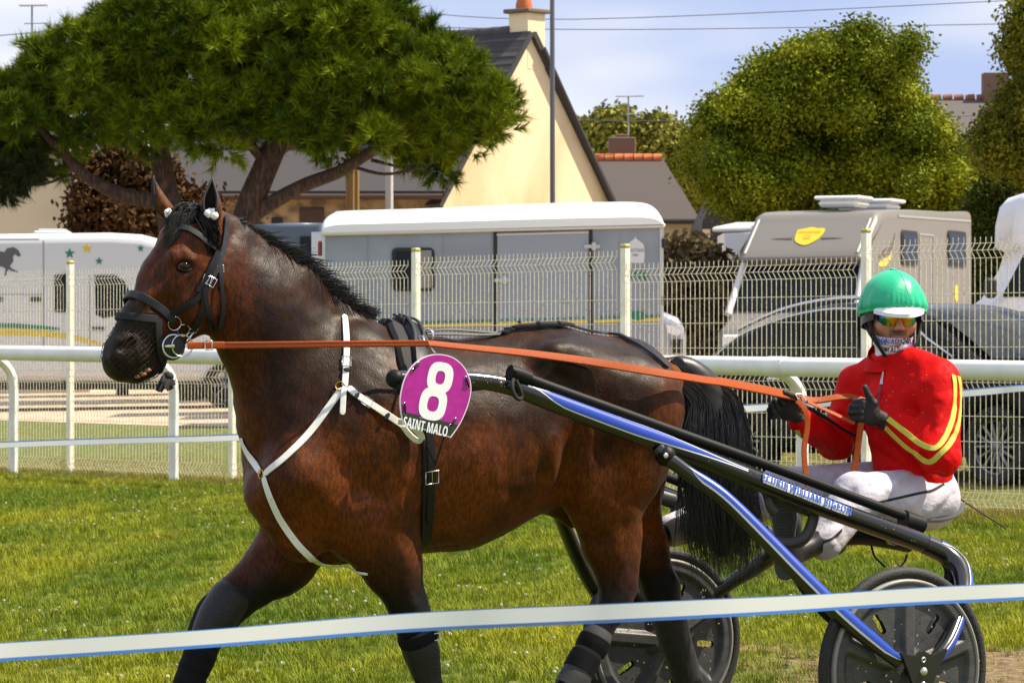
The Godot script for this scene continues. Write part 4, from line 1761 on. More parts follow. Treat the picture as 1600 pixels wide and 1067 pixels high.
func make_boots() -> void:
	var neo := mat("neoprene", Color(0.006, 0.006, 0.007), 0.8)
	neo.metallic_specular = 0.25
	var shellm := mat("boot shell", Color(0.017, 0.016, 0.018), 0.42)
	shellm.metallic_specular = 0.35
	relief(shellm, ntex(0.06, Color.BLACK, Color.WHITE, 4, 8), 0.15)
	shellm.uv1_triplanar = true
	shellm.uv1_scale = Vector3(6, 6, 6)
	var steel: Material = M["steel"]
	# far fore: knee boot and bandage
	var a := thing("knee_boot", "black moulded knee boot on the outstretched foreleg", "leg boot", sp(340, 950, -0.13))
	var mb := MB.new()
	shell(mb, [[366, 926, 33], [358, 936, 37], [340, 962, 36], [326, 988, 32], [318, 1006, 26]], -0.12)
	part(a, "shell", mb, shellm)
	mb = MB.new()
	shell(mb, [[352, 935, 29], [334, 958, 33], [318, 988, 29], [308, 1012, 24]], -0.145)
	part(a, "lining", mb, neo)
	var b := thing("leg_bandage", "black bandage wound round the outstretched foreleg", "bandage", sp(300, 1050, -0.13))
	mb = MB.new()
	shell(mb, [[312, 1018, 26], [309, 1026, 28], [306, 1034, 27], [303, 1044, 29], [299, 1054, 27], [296, 1066, 29], [293, 1078, 28], [289, 1090, 29], [286, 1102, 27]], -0.13)
	part(b, "wraps", mb, neo)
	# near fore: tendon boot with strap
	a = thing("tendon_boot", "dark tendon boot with buckled strap on the upright foreleg", "leg boot", sp(660, 1030, 0.14))
	mb = MB.new()
	shell(mb, [[646, 984, 30], [650, 992, 33], [658, 1018, 33], [664, 1042, 28], [669, 1062, 24], [675, 1090, 24], [680, 1110, 26]], 0.14)
	part(a, "shell", mb, shellm)
	mb = MB.new()
	shell(mb, [[651, 989, 35], [653, 996, 36.5], [656, 1004, 35]], 0.14)
	pieces(a, "strap", mb, neo)
	mb = MB.new()
	var c := sp(668, 993, 0.14) + HN * 0.075 * 0.9
	mb.tube(PackedVector3Array([c + Vector3(-0.012, -0.011, 0), c + Vector3(0.012, -0.009, 0), c + Vector3(0.013, 0.012, 0), c + Vector3(-0.011, 0.011, 0), c + Vector3(-0.012, -0.011, 0)]), 0.002, 6)
	part(a, "buckle", mb, steel)
	# hinds
	a = thing("hind_boot", "grey hind shin boot with straps on the leg swinging forward", "leg boot", sp(920, 1030, 0.15))
	mb = MB.new()
	shell(mb, [[938, 985, 24], [930, 1000, 27], [914, 1030, 25], [900, 1056, 28], [886, 1076, 25]], 0.15)
	part(a, "shell", mb, mat("boot fabric", Color(0.05, 0.047, 0.052), 0.8))
	mb = MB.new()
	shell(mb, [[931, 998, 29], [926, 1008, 29.5], [921, 1018, 28]], 0.15)
	shell(mb, [[917, 1024, 28], [910, 1036, 28.5], [904, 1048, 29]], 0.15)
	pieces(a, "strap", mb, neo)
	a = thing("scalper_boot", "dark scuffed boot on the hind leg stretched back", "leg boot", sp(1060, 1020, -0.13))
	mb = MB.new()
	shell(mb, [[1040, 952, 30], [1046, 966, 31], [1054, 996, 29], [1064, 1026, 27], [1076, 1066, 25], [1086, 1096, 27]], -0.13)
	var scm := mat("scuffed boot", Color(0.022, 0.018, 0.016), 0.6)
	tri_tex(scm, ntex(0.05, Color(0.5, 0.5, 0.5), Color(1, 1, 1), 5, 41, 256, 0.45, 0.8), Vector3(5, 2, 5))
	part(a, "shell", mb, scm)

func make_number() -> void:
	var L := 0.435
	var g := func(x: float, y: float, d: float) -> Vector3: return sp(x, y, L) + HN * d
	var o := thing("number_plate", "magenta plate with white 8 and SAINT MALO hung on the shaft", "number plate", sp(680, 615, L))
	# outline of the plate in pixels
	var ol := smooth2(v2s([629, 662, 625, 640, 625, 618, 632, 590, 645, 570, 664, 557, 685, 553, 707, 558, 724, 572, 734, 592, 736, 612, 730, 637, 719, 662, 704, 684]), 5)
	var X := -HX
	var bx := Transform3D(Basis(X, Vector3.UP, HN), sp(680, 615, L))
	var to2 := func(q: Vector2) -> Vector2:
		var w := sp(q.x, q.y, L) - bx.origin
		return Vector2(w.dot(X), w.y)
	var poly := PackedVector2Array()
	for q in ol:
		poly.append(to2.call(q))
	var ctr := Vector2.ZERO
	for q in poly:
		ctr += q / poly.size()
	var mb := MB.new()
	mb.extrude(poly, bx.translated_local(Vector3(0, 0, -0.003)), 0.004)
	part(o, "plate", mb, mat("plate white", Color(0.78, 0.78, 0.8), 0.3))
	var inner := PackedVector2Array()
	for q in poly:
		inner.append(ctr + (q - ctr) * 0.972)
	# magenta field above the slanting black band
	var a: Vector2 = to2.call(Vector2(626, 642))
	var b: Vector2 = to2.call(Vector2(718, 664))
	var nrm := (b - a).orthogonal().normalized()
	if nrm.y < 0:
		nrm = -nrm
	var big := nrm * 1.0
	var dirv := (b - a).normalized()
	var top := Geometry2D.intersect_polygons(inner, PackedVector2Array([a - dirv, b + dirv, b + dirv + big, a - dirv + big]))
	var low := Geometry2D.intersect_polygons(inner, PackedVector2Array([a - dirv, b + dirv, b + dirv - big, a - dirv - big]))
	var mag := mat("magenta", Color(0.44, 0.012, 0.30), 0.32)
	tri_tex(mag, ntex(0.03, Color(0.9, 0.9, 0.9), Color(1, 1, 1), 4, 3), Vector3(4, 4, 4))
	mb = MB.new()
	mb.extrude(top[0], bx.translated_local(Vector3(0, 0, 0.001)), 0.0012)
	part(o, "magenta_field", mb, mag)
	mb = MB.new()
	mb.extrude(low[0], bx.translated_local(Vector3(0, 0, 0.001)), 0.0012)
	part(o, "black_band", mb, mat("band", Color(0.02, 0.026, 0.02), 0.4))
	# the figure 8: two rounded rings
	var wm := mat("figure white", Color(0.8, 0.82, 0.85), 0.3)
	mb = MB.new()
	for lo in [[687.0, 590.0, 13.5, 18.0, 10.0], [675.5, 631.0, 15.0, 19.5, 10.0]]:
		var ou := PackedVector2Array()
		var inn := PackedVector2Array()
		var n := 40
		for i in n:
			var t := TAU * i / n
			var cx := cos(t)
			var sy := sin(t)
			var ex := signf(cx) * pow(absf(cx), 0.75)
			var ey := signf(sy) * pow(absf(sy), 0.75)
			for k in 2:
				var rx: float = lo[2] + (6.3 if k == 0 else -6.3)
				var ry: float = lo[3] + (6.3 if k == 0 else -7.5)
				var q := Vector2(ex * rx, ey * ry).rotated(deg_to_rad(11.0))
				var s2: Vector2 = to2.call(Vector2(lo[0], lo[1]) + q)
				if k == 0:
					ou.append(s2)
				else:
					inn.append(s2)
		var z0 := 0.0024 if lo[1] < 610 else 0.0026
		for i in n:
			var j := (i + 1) % n
			var w := func(q: Vector2, z: float) -> Vector3: return bx * Vector3(q.x, q.y, z)
			mb.quad(w.call(ou[i], z0 + 0.0008), w.call(ou[j], z0 + 0.0008), w.call(inn[j], z0 + 0.0008), w.call(inn[i], z0 + 0.0008), HN)
			mb.quad(w.call(ou[i], z0 - 0.001), w.call(ou[j], z0 - 0.001), w.call(ou[j], z0 + 0.0008), w.call(ou[i], z0 + 0.0008), bx.basis * Vector3(ou[i].x - inn[i].x, ou[i].y - inn[i].y, 0))
	part(o, "figure_eight", mb, wm)
	mb = MB.new()
	var ang := (b - a).angle()
	var tc: Vector2 = to2.call(Vector2(664, 667))
	text_mb(mb, "SAINT MALO", Transform3D(Basis(HN, ang) * bx.basis, bx * Vector3(tc.x, tc.y, 0.0026)), 0.044, "Droid Sans", true, 0.62, 0.001)
	part(o, "town_name", mb, wm)
	mb = MB.new()
	tc = to2.call(Vector2(668, 653))
	var la: Vector2 = to2.call(Vector2(654, 652))
	var lb: Vector2 = to2.call(Vector2(677, 657))
	mb.box(Transform3D(Basis(HN, ang) * bx.basis, bx * Vector3((la.x + lb.x) / 2, (la.y + lb.y) / 2, 0.0026)), Vector3((lb - la).length(), 0.0022, 0.0006))
	part(o, "small_print", mb, mat("faint print", Color(0.5, 0.2, 0.4), 0.5))
	mb = MB.new()
	for q in [[644, 578, 653, 568], [727, 590, 731, 604], [631, 631, 632, 646], [703, 665, 711, 655]]:
		mb.tube(PackedVector3Array([g.call(q[0], q[1], -0.002), g.call(q[0], q[1], 0.004), g.call((q[0] + q[2]) / 2.0, (q[1] + q[3]) / 2.0, 0.007), g.call(q[2], q[3], 0.004), g.call(q[2], q[3], -0.002)]), 0.0034, 6)
	pieces(o, "lacing", mb, M["black webbing"])
	mb = MB.new()
	for q in [[644, 578], [653, 568], [727, 590], [731, 604], [631, 631], [632, 646], [703, 665], [711, 655]]:
		mb.ring(g.call(q[0], q[1], 0.003), HN, 0.0045, 0.0016, 12, 5)
	pieces(o, "eyelet", mb, M["steel"])
	# cords below the plate
	mb = MB.new()
	mb.tube(PackedVector3Array([sp(664, 675, 0.42), sp(668, 700, 0.36), sp(680, 726, 0.34)]), 0.003, 6)
	mb.tube(PackedVector3Array([sp(694, 682, 0.42), sp(687, 704, 0.37), sp(680, 726, 0.34)]), 0.003, 6)
	pieces(o, "tie_cord", mb, M["black webbing"])
func path_sp(f: Array, per := 5) -> PackedVector3Array:   # [px, py, l, ...]
	var p := PackedVector3Array()
	for i in range(0, f.size(), 3):
		p.append(sp(f[i], f[i + 1], f[i + 2]))
	return smooth(p, per)

func radii(f: Array, per := 5) -> PackedFloat32Array:      # pixels at about 12.7 m
	var r := PackedFloat32Array()
	for x in f:
		r.append(x * 12.7 / FL)
	return _sr(r, per)

func mirror(P: PackedVector3Array) -> PackedVector3Array:
	var o := PackedVector3Array()
	for p in P:
		o.append(p - HN * 2.0 * (p - HO).dot(HN))
	return o

# a disc wheel: five raised spokes, sunk panels, a slot in each panel
func wheel_face(side: float, x: Transform3D) -> MB:
	var mb := MB.new()
	var nr := 64
	var na := 360
	var R := 0.288
	var ids := {}
	for i in nr + 1:
		var r := lerpf(0.012, R, i / float(nr))
		for j in na:
			var a := TAU * j / na
			var k := fposmod(a / TAU * 5.0 + 0.5, 1.0) - 0.5   # -0.5 .. 0.5 across one spoke sector
			var d := absf(k) * TAU / 5.0 * r                       # distance from the spoke's line
			var spoke := 1.0 - ss(0.014, 0.034, d)
			var hub := 1.0 - ss(0.045, 0.085, r)
			var rim := ss(0.232, 0.256, r)
			var up := maxf(spoke, maxf(hub, rim))
			var z := lerpf(0.034, 0.010, r / R) * 0.5 + up * lerpf(0.022, 0.016, r / R)
			ids[i * na + j] = mb.vert(x * Vector3(r * cos(a), r * sin(a), z * side))
	for i in nr:
		for j in na:
			var r := lerpf(0.012, R, (i + 0.5) / nr)
			var a := TAU * (j + 0.5) / na
			var k := fposmod(a / TAU * 5.0, 1.0) - 0.5
			var d := absf(k) * TAU / 5.0 * r
			var e := absf(r - 0.183) - 0.026
			if sqrt(d * d + pow(maxf(e, 0.0), 2.0)) < 0.0115:
				continue
			var j2 := (j + 1) % na
			mb.tri_out(ids[i * na + j], ids[i * na + j2], ids[(i + 1) * na + j], x.basis.z * side)
			mb.tri_out(ids[i * na + j2], ids[(i + 1) * na + j2], ids[(i + 1) * na + j], x.basis.z * side)
	return mb

func make_wheel(sul: Node3D, ctr: Vector3, turn: float) -> void:
	var x := Transform3D(Basis(HX, Vector3.UP, -HN), ctr).rotated_local(Vector3(0, 0, 1), turn)
	var tyre := MB.new()
	var pr := PackedVector2Array()
	for i in 25:
		var a := TAU * i / 24.0
		pr.append(Vector2(0.3145 - cos(a) * 0.0205, sin(a) * 0.0205))
	var lx := Transform3D(x.basis * Basis(Vector3(1, 0, 0), PI / 2), ctr)
	tyre.lathe(pr, lx, 72)
	var tm := mat("tyre", Color(0.022, 0.021, 0.021), 0.7)
	relief(tm, ntex(0.1, Color.BLACK, Color.WHITE, 3, 2), 0.12)
	tri_tex(tm, ntex(0.04, Color(0.55, 0.55, 0.55), Color(1, 0.98, 0.95), 5, 23), Vector3(6, 6, 6))
	var w := part(sul, "wheel", tyre, tm)
	var rim := MB.new()
	rim.lathe(PackedVector2Array([Vector2(0.281, -0.02), Vector2(0.286, -0.026), Vector2(0.293, -0.024), Vector2(0.297, -0.013), Vector2(0.297, 0.013), Vector2(0.293, 0.024), Vector2(0.286, 0.026), Vector2(0.281, 0.02)]), lx, 72)
	part(w, "rim", rim, mat("rim grey", Color(0.22, 0.21, 0.195), 0.45))
	var dm := mat("wheel disc", Color(0.06, 0.06, 0.062), 0.5)
	relief(dm, ntex(0.12, Color.BLACK, Color.WHITE, 4, 14), 0.05)
	tri_tex(dm, ntex(0.02, Color(0.8, 0.8, 0.8), Color(1, 1, 1), 5, 53), Vector3(4, 4, 4))
	part(w, "disc", wheel_face(-1.0, x), dm)
	part(w, "inner_disc", wheel_face(1.0, x), dm)
	# dried mud specks
	var mud := MB.new()
	var rng := seeded(int(turn * 100) + 3)
	for i in 90:
		var r := rng.randf_range(0.06, 0.3)
		var a := rng.randf() * TAU
		var s := rng.randf_range(0.0012, 0.0032)
		mud.ball(Transform3D(x.basis * Basis(Vector3(0, 0, 1), rng.randf() * TAU) * Basis().scaled(Vector3(s * rng.randf_range(1, 3), s, 0.0012)), x * Vector3(r * cos(a), r * sin(a), -lerpf(0.032, 0.02, r / 0.27))), 6, 4)
	part(w, "mud_specks", mud, mat("mud", Color(0.32, 0.26, 0.19), 0.95), "", "stuff")

func make_sulky() -> void:
	var s := thing("sulky", "black and blue two-wheeled racing sulky with solid disc wheels", "sulky", HO)
	var blk := mat("sulky black", Color(0.010, 0.010, 0.012), 0.22)
	blk.clearcoat_enabled = true
	blk.clearcoat = 0.4
	blk.clearcoat_roughness = 0.12
	var matte := mat("sulky matte", Color(0.008, 0.008, 0.009), 0.5)
	matte.metallic_specular = 0.3
	var blue := mat("decal blue", Color(0.012, 0.05, 0.36), 0.28)
	var wht := mat("decal white", Color(0.68, 0.69, 0.72), 0.35)
	var steel: Material = M["steel"]
	make_wheel(s, HO + HN * 0.73 + Vector3(0, 0.335, 0), 0.35)
	make_wheel(s, HO - HN * 0.73 + Vector3(0, 0.335, 0), 0.1)
	# near shaft
	var F1 := [618, 592, 0.385, 660, 592, 0.39, 710, 592, 0.395, 760, 596, 0.40, 805, 606, 0.41, 860, 627, 0.42, 950, 661, 0.43, 1040, 694, 0.44, 1160, 741, 0.455, 1280, 789, 0.47, 1390, 829, 0.48, 1446, 850, 0.49]
	var P := path_sp(F1)
	var R := radii([12, 12.5, 13, 13, 13.5, 14.5, 15.5, 16, 16, 16, 16, 15])
	var mb := MB.new()
	mb.tube(P, R, 18)
	var shaft := part(s, "shaft", mb, blk)
	mb = MB.new()
	mb.tube(mirror(P), R, 14)
	part(s, "shaft", mb, blk)
	# tip fittings
	mb = MB.new()
	mb.ball(Transform3D(Basis().scaled(Vector3.ONE * 0.03), sp(617, 592, 0.385)), 14, 10)
	mb.tube(path_sp([630, 606, 0.4, 640, 606, 0.4, 650, 604, 0.4], 3), 0.018, 10)
	mb.ball(Transform3D(Basis().scaled(Vector3(0.022, 0.022, 0.022)), sp(627, 606, 0.4)), 12, 8)
	part(shaft, "tip_fitting", mb, matte, "", "stuff")
	mb = MB.new()
	for q in [[638, 587], [782, 598]]:
		mb.ball(Transform3D(Basis().scaled(Vector3(0.006, 0.006, 0.006)), sp(q[0], q[1], 0.43)), 8, 6)
	part(shaft, "bolt", mb, mat("bolt", Color(0.25, 0.2, 0.17), 0.5, 0.6), "", "stuff")
	# blue flash with white edges on the shaft
	var up := Vector3(0.01, 1, 0.02)
	var sec := func(a: int, b: int) -> Array: return [P.slice(a, b), R.slice(a, b)]
	var fl: Array = sec.call(22, 41)
	var n: int = fl[0].size()
	var aw0 := PackedFloat32Array()
	var aw1 := PackedFloat32Array()
	var ab0 := PackedFloat32Array()
	var ab1 := PackedFloat32Array()
	# the angle of the camera side is found once: from up towards HN
	var fr := MB.frames(PackedVector3Array([P[22], P[23]]), up)
	var bb: Vector3 = (fr[0][0] as Vector3).cross(fr[1][0])
	var sg := 1.0 if bb.dot(HN) > 0 else -1.0
	for i in n:
		var t := i / float(n - 1)
		var top := lerpf(0.5, 1.0, ss(0.6, 1.0, t)) if t > 0.6 else lerpf(0.85, 0.5, ss(0.0, 0.2, t))
		var bot := lerpf(1.9, 1.25, ss(0.55, 1.0, t)) if t > 0.55 else lerpf(0.95, 1.9, ss(0.0, 0.25, t))
		aw0.append(sg * top)
		aw1.append(sg * bot)
		ab0.append(sg * minf(top + 0.09, (top + bot) / 2))
		ab1.append(sg * maxf(bot - 0.14, (top + bot) / 2))
	mb = MB.new()
	mb.patch(fl[0], fl[1], up, aw0, aw1, 0.0012)
	part(shaft, "white_edge", mb, wht)
	mb = MB.new()
	mb.patch(fl[0], fl[1], up, ab0, ab1, 0.002)
	part(shaft, "blue_flash", mb, blue)
	# thinner tube above the shaft with its clamp
	var G := path_sp([808, 584, 0.42, 850, 601, 0.425, 950, 637, 0.435, 1050, 673, 0.445, 1200, 727, 0.46, 1350, 783, 0.475, 1412, 806, 0.48])
	for far in 2:
		mb = MB.new()
		mb.tube(mirror(G) if far else G, 8.0 * 12.6 / FL, 12)
		part(s, "upper_tube", mb, matte)
	mb = MB.new()
	mb.tube(path_sp([796, 581, 0.42, 812, 586, 0.42, 826, 592, 0.42], 3), 0.024, 12)
	mb.ball(Transform3D(Basis().scaled(Vector3.ONE * 0.008), sp(804, 580, 0.44)), 8, 6)
	part(s, "clamp", mb, matte)
	mb = MB.new()
	var loopp := PackedVector3Array([sp(802, 592, 0.45), sp(800, 604, 0.46), sp(804, 618, 0.46), sp(812, 624, 0.455), sp(815, 618, 0.45), sp(811, 606, 0.452), sp(806, 594, 0.45)])
	mb.tube(smooth(loopp, 4), 0.007, 8)
	part(s, "tie_strap", mb, M["black webbing"])
	# maker's strip: white label with blue letters
	mb = MB.new()
	var lab := path_sp([1184, 750.5, 0.458, 1215, 763, 0.462, 1250, 777, 0.466, 1285, 791, 0.47, 1318, 803.5, 0.473], 6)
	var segs := [[0, 7], [7, 9], [9, 11], [11, 17], [17, 19], [19, 24]]
	for q in segs:
		var pp := PackedVector3Array()
		var steps := 8
		for i in steps + 1:
			var t: float = lerpf(q[0] + 0.12, q[1] - 0.12, i / float(steps))
			pp.append(lab[int(t)].lerp(lab[mini(int(t) + 1, lab.size() - 1)], t - int(t)))
		mb.patch(pp, 16.0 * 12.7 / FL, up, sg * 0.84, sg * 1.70, 0.0022)
	part(shaft, "name_strip", mb, wht, "", "stuff")
	mb = MB.new()
	var pa := lab[1]
	var pb := lab[lab.size() - 2]
	var tx := (pb - pa).normalized()
	var nz := (HN * 0.95 + Vector3.UP * 0.32).normalized()
	nz = (nz - tx * nz.dot(tx)).normalized()
	var ty := nz.cross(tx)
	var mid := (pa + pb) * 0.5 + nz * (16.0 * 12.7 / FL + 0.0040)
	text_mb(mb, "ECURIE WILLIAM BIGEON", Transform3D(Basis(tx, ty, nz), mid), 0.041, "Droid Sans", true, 0.74, 0.0012)
	part(shaft, "stable_name", mb, mat("letter blue", Color(0.04, 0.10, 0.45), 0.4))
	# near strut from shaft to hub
	var ST := path_sp([1028, 700, 0.45, 1044, 716, 0.47, 1080, 742, 0.50, 1130, 777, 0.55, 1190, 836, 0.62, 1260, 908, 0.70, 1330, 975, 0.765, 1406, 1036, 0.80])
	var SR := radii([12, 11.5, 11, 11.5, 12.5, 13.5, 13.5, 10])
	for far in 2:
		mb = MB.new()
		mb.tube(mirror(ST) if far else ST, SR, 16)
		if not far:
			var stn := part(s, "strut", mb, blk)
			var w := PackedFloat32Array()
			var cut0 := 9
			var sp_ := ST.slice(cut0)
			var sr_ := SR.slice(cut0)
			var w0 := PackedFloat32Array()
			var w1 := PackedFloat32Array()
			var b0 := PackedFloat32Array()
			var b1 := PackedFloat32Array()
			for i in sp_.size():
				var t := i / float(sp_.size() - 1)
				var e := ss(0.0, 0.12, t) * (1.0 - ss(0.93, 1.0, t))
				w0.append(sg * (0.85 - 0.75 * e))
				w1.append(sg * (0.95 + 0.75 * e))
				b0.append(sg * (0.87 - 0.66 * e))
				b1.append(sg * (0.93 + 0.5 * e))
			mb = MB.new()
			mb.patch(sp_, sr_, up, w0, w1, 0.0012)
			part(stn, "white_edge", mb, wht)
			mb = MB.new()
			mb.patch(sp_, sr_, up, b0, b1, 0.002)
			part(stn, "blue_flash", mb, blue)
		else:
			part(s, "strut", mb, blk)
	mb = MB.new()
	for q in [[1040, 712, 0.50]]:
		mb.lathe(PackedVector2Array([Vector2(0.0001, 0.0), Vector2(0.012, 0.0), Vector2(0.012, -0.03), Vector2(0.0001, -0.03)]), Transform3D(Basis(HX, HN, HX.cross(HN)), sp(q[0], q[1], q[2])), 12)
	mb.ball(Transform3D(Basis().scaled(Vector3(0.035, 0.035, 0.035)), sp(1040, 712, 0.462)), 14, 10)
	part(s, "strut_joint", mb, matte, "", "stuff")
	mb = MB.new()
	mb.ball(Transform3D(HB.scaled_local(Vector3(0.009, 0.009, 0.004)), sp(1041, 712, 0.502)), 10, 8)
	part(s, "joint_bolt", mb, steel)
	# rear arch down to the hub, outside and inside the wheel
	var A1 := path_sp([1446, 850, 0.49, 1478, 866, 0.51, 1498, 886, 0.55, 1506, 910, 0.61, 1503, 945, 0.69, 1484, 1000, 0.78, 1456, 1036, 0.815, 1436, 1050, 0.81])
	var AR := radii([16, 16.5, 17, 15, 12, 11, 10, 8])
	for far in 2:
		mb = MB.new()
		mb.tube(mirror(A1) if far else A1, AR, 16)
		if far:
			part(s, "rear_arch", mb, blk)
			continue
		var an := part(s, "rear_arch", mb, blk)
		var sub := A1.slice(3, 33)
		var sr2 := AR.slice(3, 33)
		var u2 := Vector3(0.4, 1, 0.02)
		var f2 := MB.frames(sub, u2)
		# find the angle that faces out and back on each ring
		var w0 := PackedFloat32Array()
		var w1 := PackedFloat32Array()
		var b0 := PackedFloat32Array()
		var b1 := PackedFloat32Array()
		var want := (-HX * 1.0 + HN * 0.35 + Vector3.UP * 0.3).normalized()
		var prev := 0.0
		for i in sub.size():
			var a: Vector3 = f2[1][i]
			var b: Vector3 = (f2[0][i] as Vector3).cross(a)
			var th := atan2(want.dot(b), want.dot(a))
			if i and absf(th - prev) > PI:
				th += TAU * signf(prev - th)
			prev = th
			w0.append(th - 0.75)
			w1.append(th + 0.75)
			b0.append(th - 0.58)
			b1.append(th + 0.58)
		mb = MB.new()
		mb.patch(sub, sr2, u2, w0, w1, 0.0012)
		part(an, "white_edge", mb, wht)
		mb = MB.new()
		mb.patch(sub, sr2, u2, b0, b1, 0.002)
		part(an, "blue_flash", mb, blue)
	var B1 := path_sp([1470, 866, 0.50, 1486, 890, 0.52, 1478, 930, 0.56, 1450, 990, 0.62, 1415, 1040, 0.64])
	var B2 := path_sp([1228, 875, 0.56, 1262, 924, 0.58, 1300, 965, 0.6, 1360, 1010, 0.63, 1410, 1042, 0.64])
	for far in 2:
		if not far:
			mb = MB.new()
			mb.tube(B1, 0.022, 12)
			part(s, "inner_fork", mb, matte)
		mb = MB.new()
		mb.tube(mirror(B2) if far else B2, radii([6, 9, 10, 10, 10]), 12)
		part(s, "inner_strut", mb, matte)
	# hub plates and axle stubs
	for far: float in [1.0, -1.0]:
		var hc := HO + Vector3(0, 0.335, 0) + HN * 0.832 * far
		mb = MB.new()
		var pl := PackedVector2Array()
		for q in smooth2(v2s([-0.075, 0.055, -0.03, 0.045, 0.0, 0.058, 0.035, 0.045, 0.085, 0.06, 0.05, 0.0, 0.03, -0.045, 0.0, -0.06, -0.03, -0.045, -0.05, 0.0, -0.075, 0.055]), 4):
			pl.append(q * 1.15)
		pl.remove_at(pl.size() - 1)
		mb.extrude(pl, Transform3D(Basis(-HX, Vector3.UP, HN), hc - HN * 0.008), 0.016)
		var hp := part(s, "hub_plate", mb, blk)
		mb = MB.new()
		mb.tube(PackedVector3Array([HO + Vector3(0, 0.335, 0) + HN * 0.60 * far, HO + Vector3(0, 0.335, 0) + HN * 0.79 * far]), 0.024, 14)
		part(hp, "axle", mb, matte)
		mb = MB.new()
		mb.ball(Transform3D(HB.scaled_local(Vector3(0.014, 0.014, 0.012)), hc + HN * 0.009 * far), 12, 8)
		part(hp, "axle_nut", mb, mat("nut", Color(0.6, 0.58, 0.55), 0.35, 0.9))
		for q in [[0.0, 0.038], [0.0, -0.042]]:
			mb = MB.new()
			mb.ring(hc + HN * 0.009 * far - HX * q[0] + Vector3(0, q[1], 0), HN, 0.007, 0.003, 14, 6)
			part(hp, "bolt", mb, M["nut"])
	# cross bar and seat
	mb = MB.new()
	mb.tube(path_sp([1400, 838, 0.46, 1395, 838, 0.2, 1385, 835, 0.0, 1370, 832, -0.2, 1360, 832, -0.46], 4), 0.03, 14)
	part(s, "cross_bar", mb, blk)
	mb = MB.new()
	mb.tube(path_sp([1412, 812, 0.40, 1440, 822, 0.40], 2), 0.034, 16)
	part(s, "seat_mount", mb, matte)
	mb = MB.new()
	mb.tube(path_sp([1300, 842, 0.12, 1350, 838, 0.1, 1420, 850, 0.06], 4), 0.03, 12)
	part(s, "seat_post", mb, matte)
	var sc := sp(1432, 806, 0.0)
	var sm := mat("seat shell", Color(0.12, 0.125, 0.15), 0.4)
	mb = MB.new()
	var rows := []
	for i in 13:
		var row := PackedVector3Array()
		var t := i / 12.0
		for j in 17:
			var w := j / 16.0 * 2.0 - 1.0
			var yb := -0.035 + 0.04 * pow(absf(w), 3.0) + 0.05 * pow(t, 3.0) + 0.012 * (1 - t)
			row.append(sc + HX * lerpf(0.14, -0.11, t) + HN * w * 0.20 * (1.0 - 0.3 * pow(t, 4.0)) + Vector3(0, yb, 0))
		rows.append(row)
	mb.grid(rows, false, sc + Vector3(0, -2, 0))
	var low := []
	for r in rows:
		var q := PackedVector3Array()
		for p in r:
			q.append(p + Vector3(0, -0.022, 0))
		low.append(q)
	mb.grid(low, false, sc + Vector3(0, 2, 0))
	for e in [0, 12]:
		mb.grid([rows[e], low[e]], false, sc)
	for e in [0, 16]:
		var ra := PackedVector3Array()
		var rb := PackedVector3Array()
		for i in 13:
			ra.append(rows[i][e])
			rb.append(low[i][e])
		mb.grid([ra, rb], false, sc)
	part(s, "seat", mb, sm)
	# stirrups hung under the shafts
	for far in 2:
		mb = MB.new()
		var H := path_sp([1202, 772, 0.44, 1204, 790, 0.44, 1212, 800, 0.44], 4)
		var L := path_sp([1262, 792, 0.42, 1272, 800, 0.42, 1268, 822, 0.42, 1256, 842, 0.42, 1236, 850, 0.40, 1212, 848, 0.38], 5)
		var K := path_sp([1198, 768, 0.44, 1230, 782, 0.43, 1268, 796, 0.42], 4)
		if far:
			H = mirror(H)
			L = mirror(L)
			K = mirror(K)
		mb.tube(L, 0.014, 10, true, HN, 1.5)
		mb.tube(K, 0.026, 10, true, Vector3.UP, 0.6)
		mb.tube(H, 0.02, 8, true, Vector3.UP, 0.6)
		part(s, "stirrup", mb, mat("stirrup", Color(0.03, 0.03, 0.032), 0.45), "", "stuff")
	# brake cables
	mb = MB.new()
	mb.tube(path_sp([1362, 852, 0.2, 1368, 870, 0.2, 1384, 886, 0.22], 5), 0.004, 6)
	part(s, "cable", mb, matte)
	mb = MB.new()
	mb.tube(path_sp([1418, 866, 0.3, 1414, 878, 0.3, 1406, 886, 0.3], 5), 0.004, 6)
	part(s, "cable", mb, matte)
	mb = MB.new()
	mb.tube(path_sp([1444, 842, 0.42, 1462, 845, 0.42], 2), 0.006, 8)
	part(s, "seat_lever", mb, steel)
	# dust specks on the tubes
	mb = MB.new()
	var rng := seeded(77)
	for i in 130:
		var t := rng.randi_range(10, P.size() - 2)
		var a := rng.randf_range(0.1, 1.9)
		var fr2 := MB.frames(P.slice(t, t + 2), up)
		var bt: Vector3 = (fr2[0][0] as Vector3).cross(fr2[1][0])
		var dv: Vector3 = fr2[1][0] * cos(a) + bt * sin(a) * sg
		var q := P[t].lerp(P[t + 1], rng.randf())
		mb.ball(Transform3D(Basis().scaled(Vector3.ONE * rng.randf_range(0.0009, 0.0021)), q + dv * R[t]), 5, 4)
	part(s, "mud_specks", mb, M["mud"], "", "stuff")

# lifts a path clear of the horse's skin
func clear_of(f: Array, gap := 0.018) -> Array:
	var o := f.duplicate()
	for i in range(0, f.size(), 3):
		var r := hs(f[i], f[i + 1])
		var l: float = (r[0] - HO).dot(HN)
		if f[i] < 1062:
			o[i + 2] = maxf(f[i + 2], l + gap)
	return o

func flat_strap(mb: MB, P: PackedVector3Array, n: Vector3, w: Variant, th := 0.003) -> void:
	var N := PackedVector3Array()
	for i in P.size():
		N.append(n)
	mb.strap(P, N, w, th)

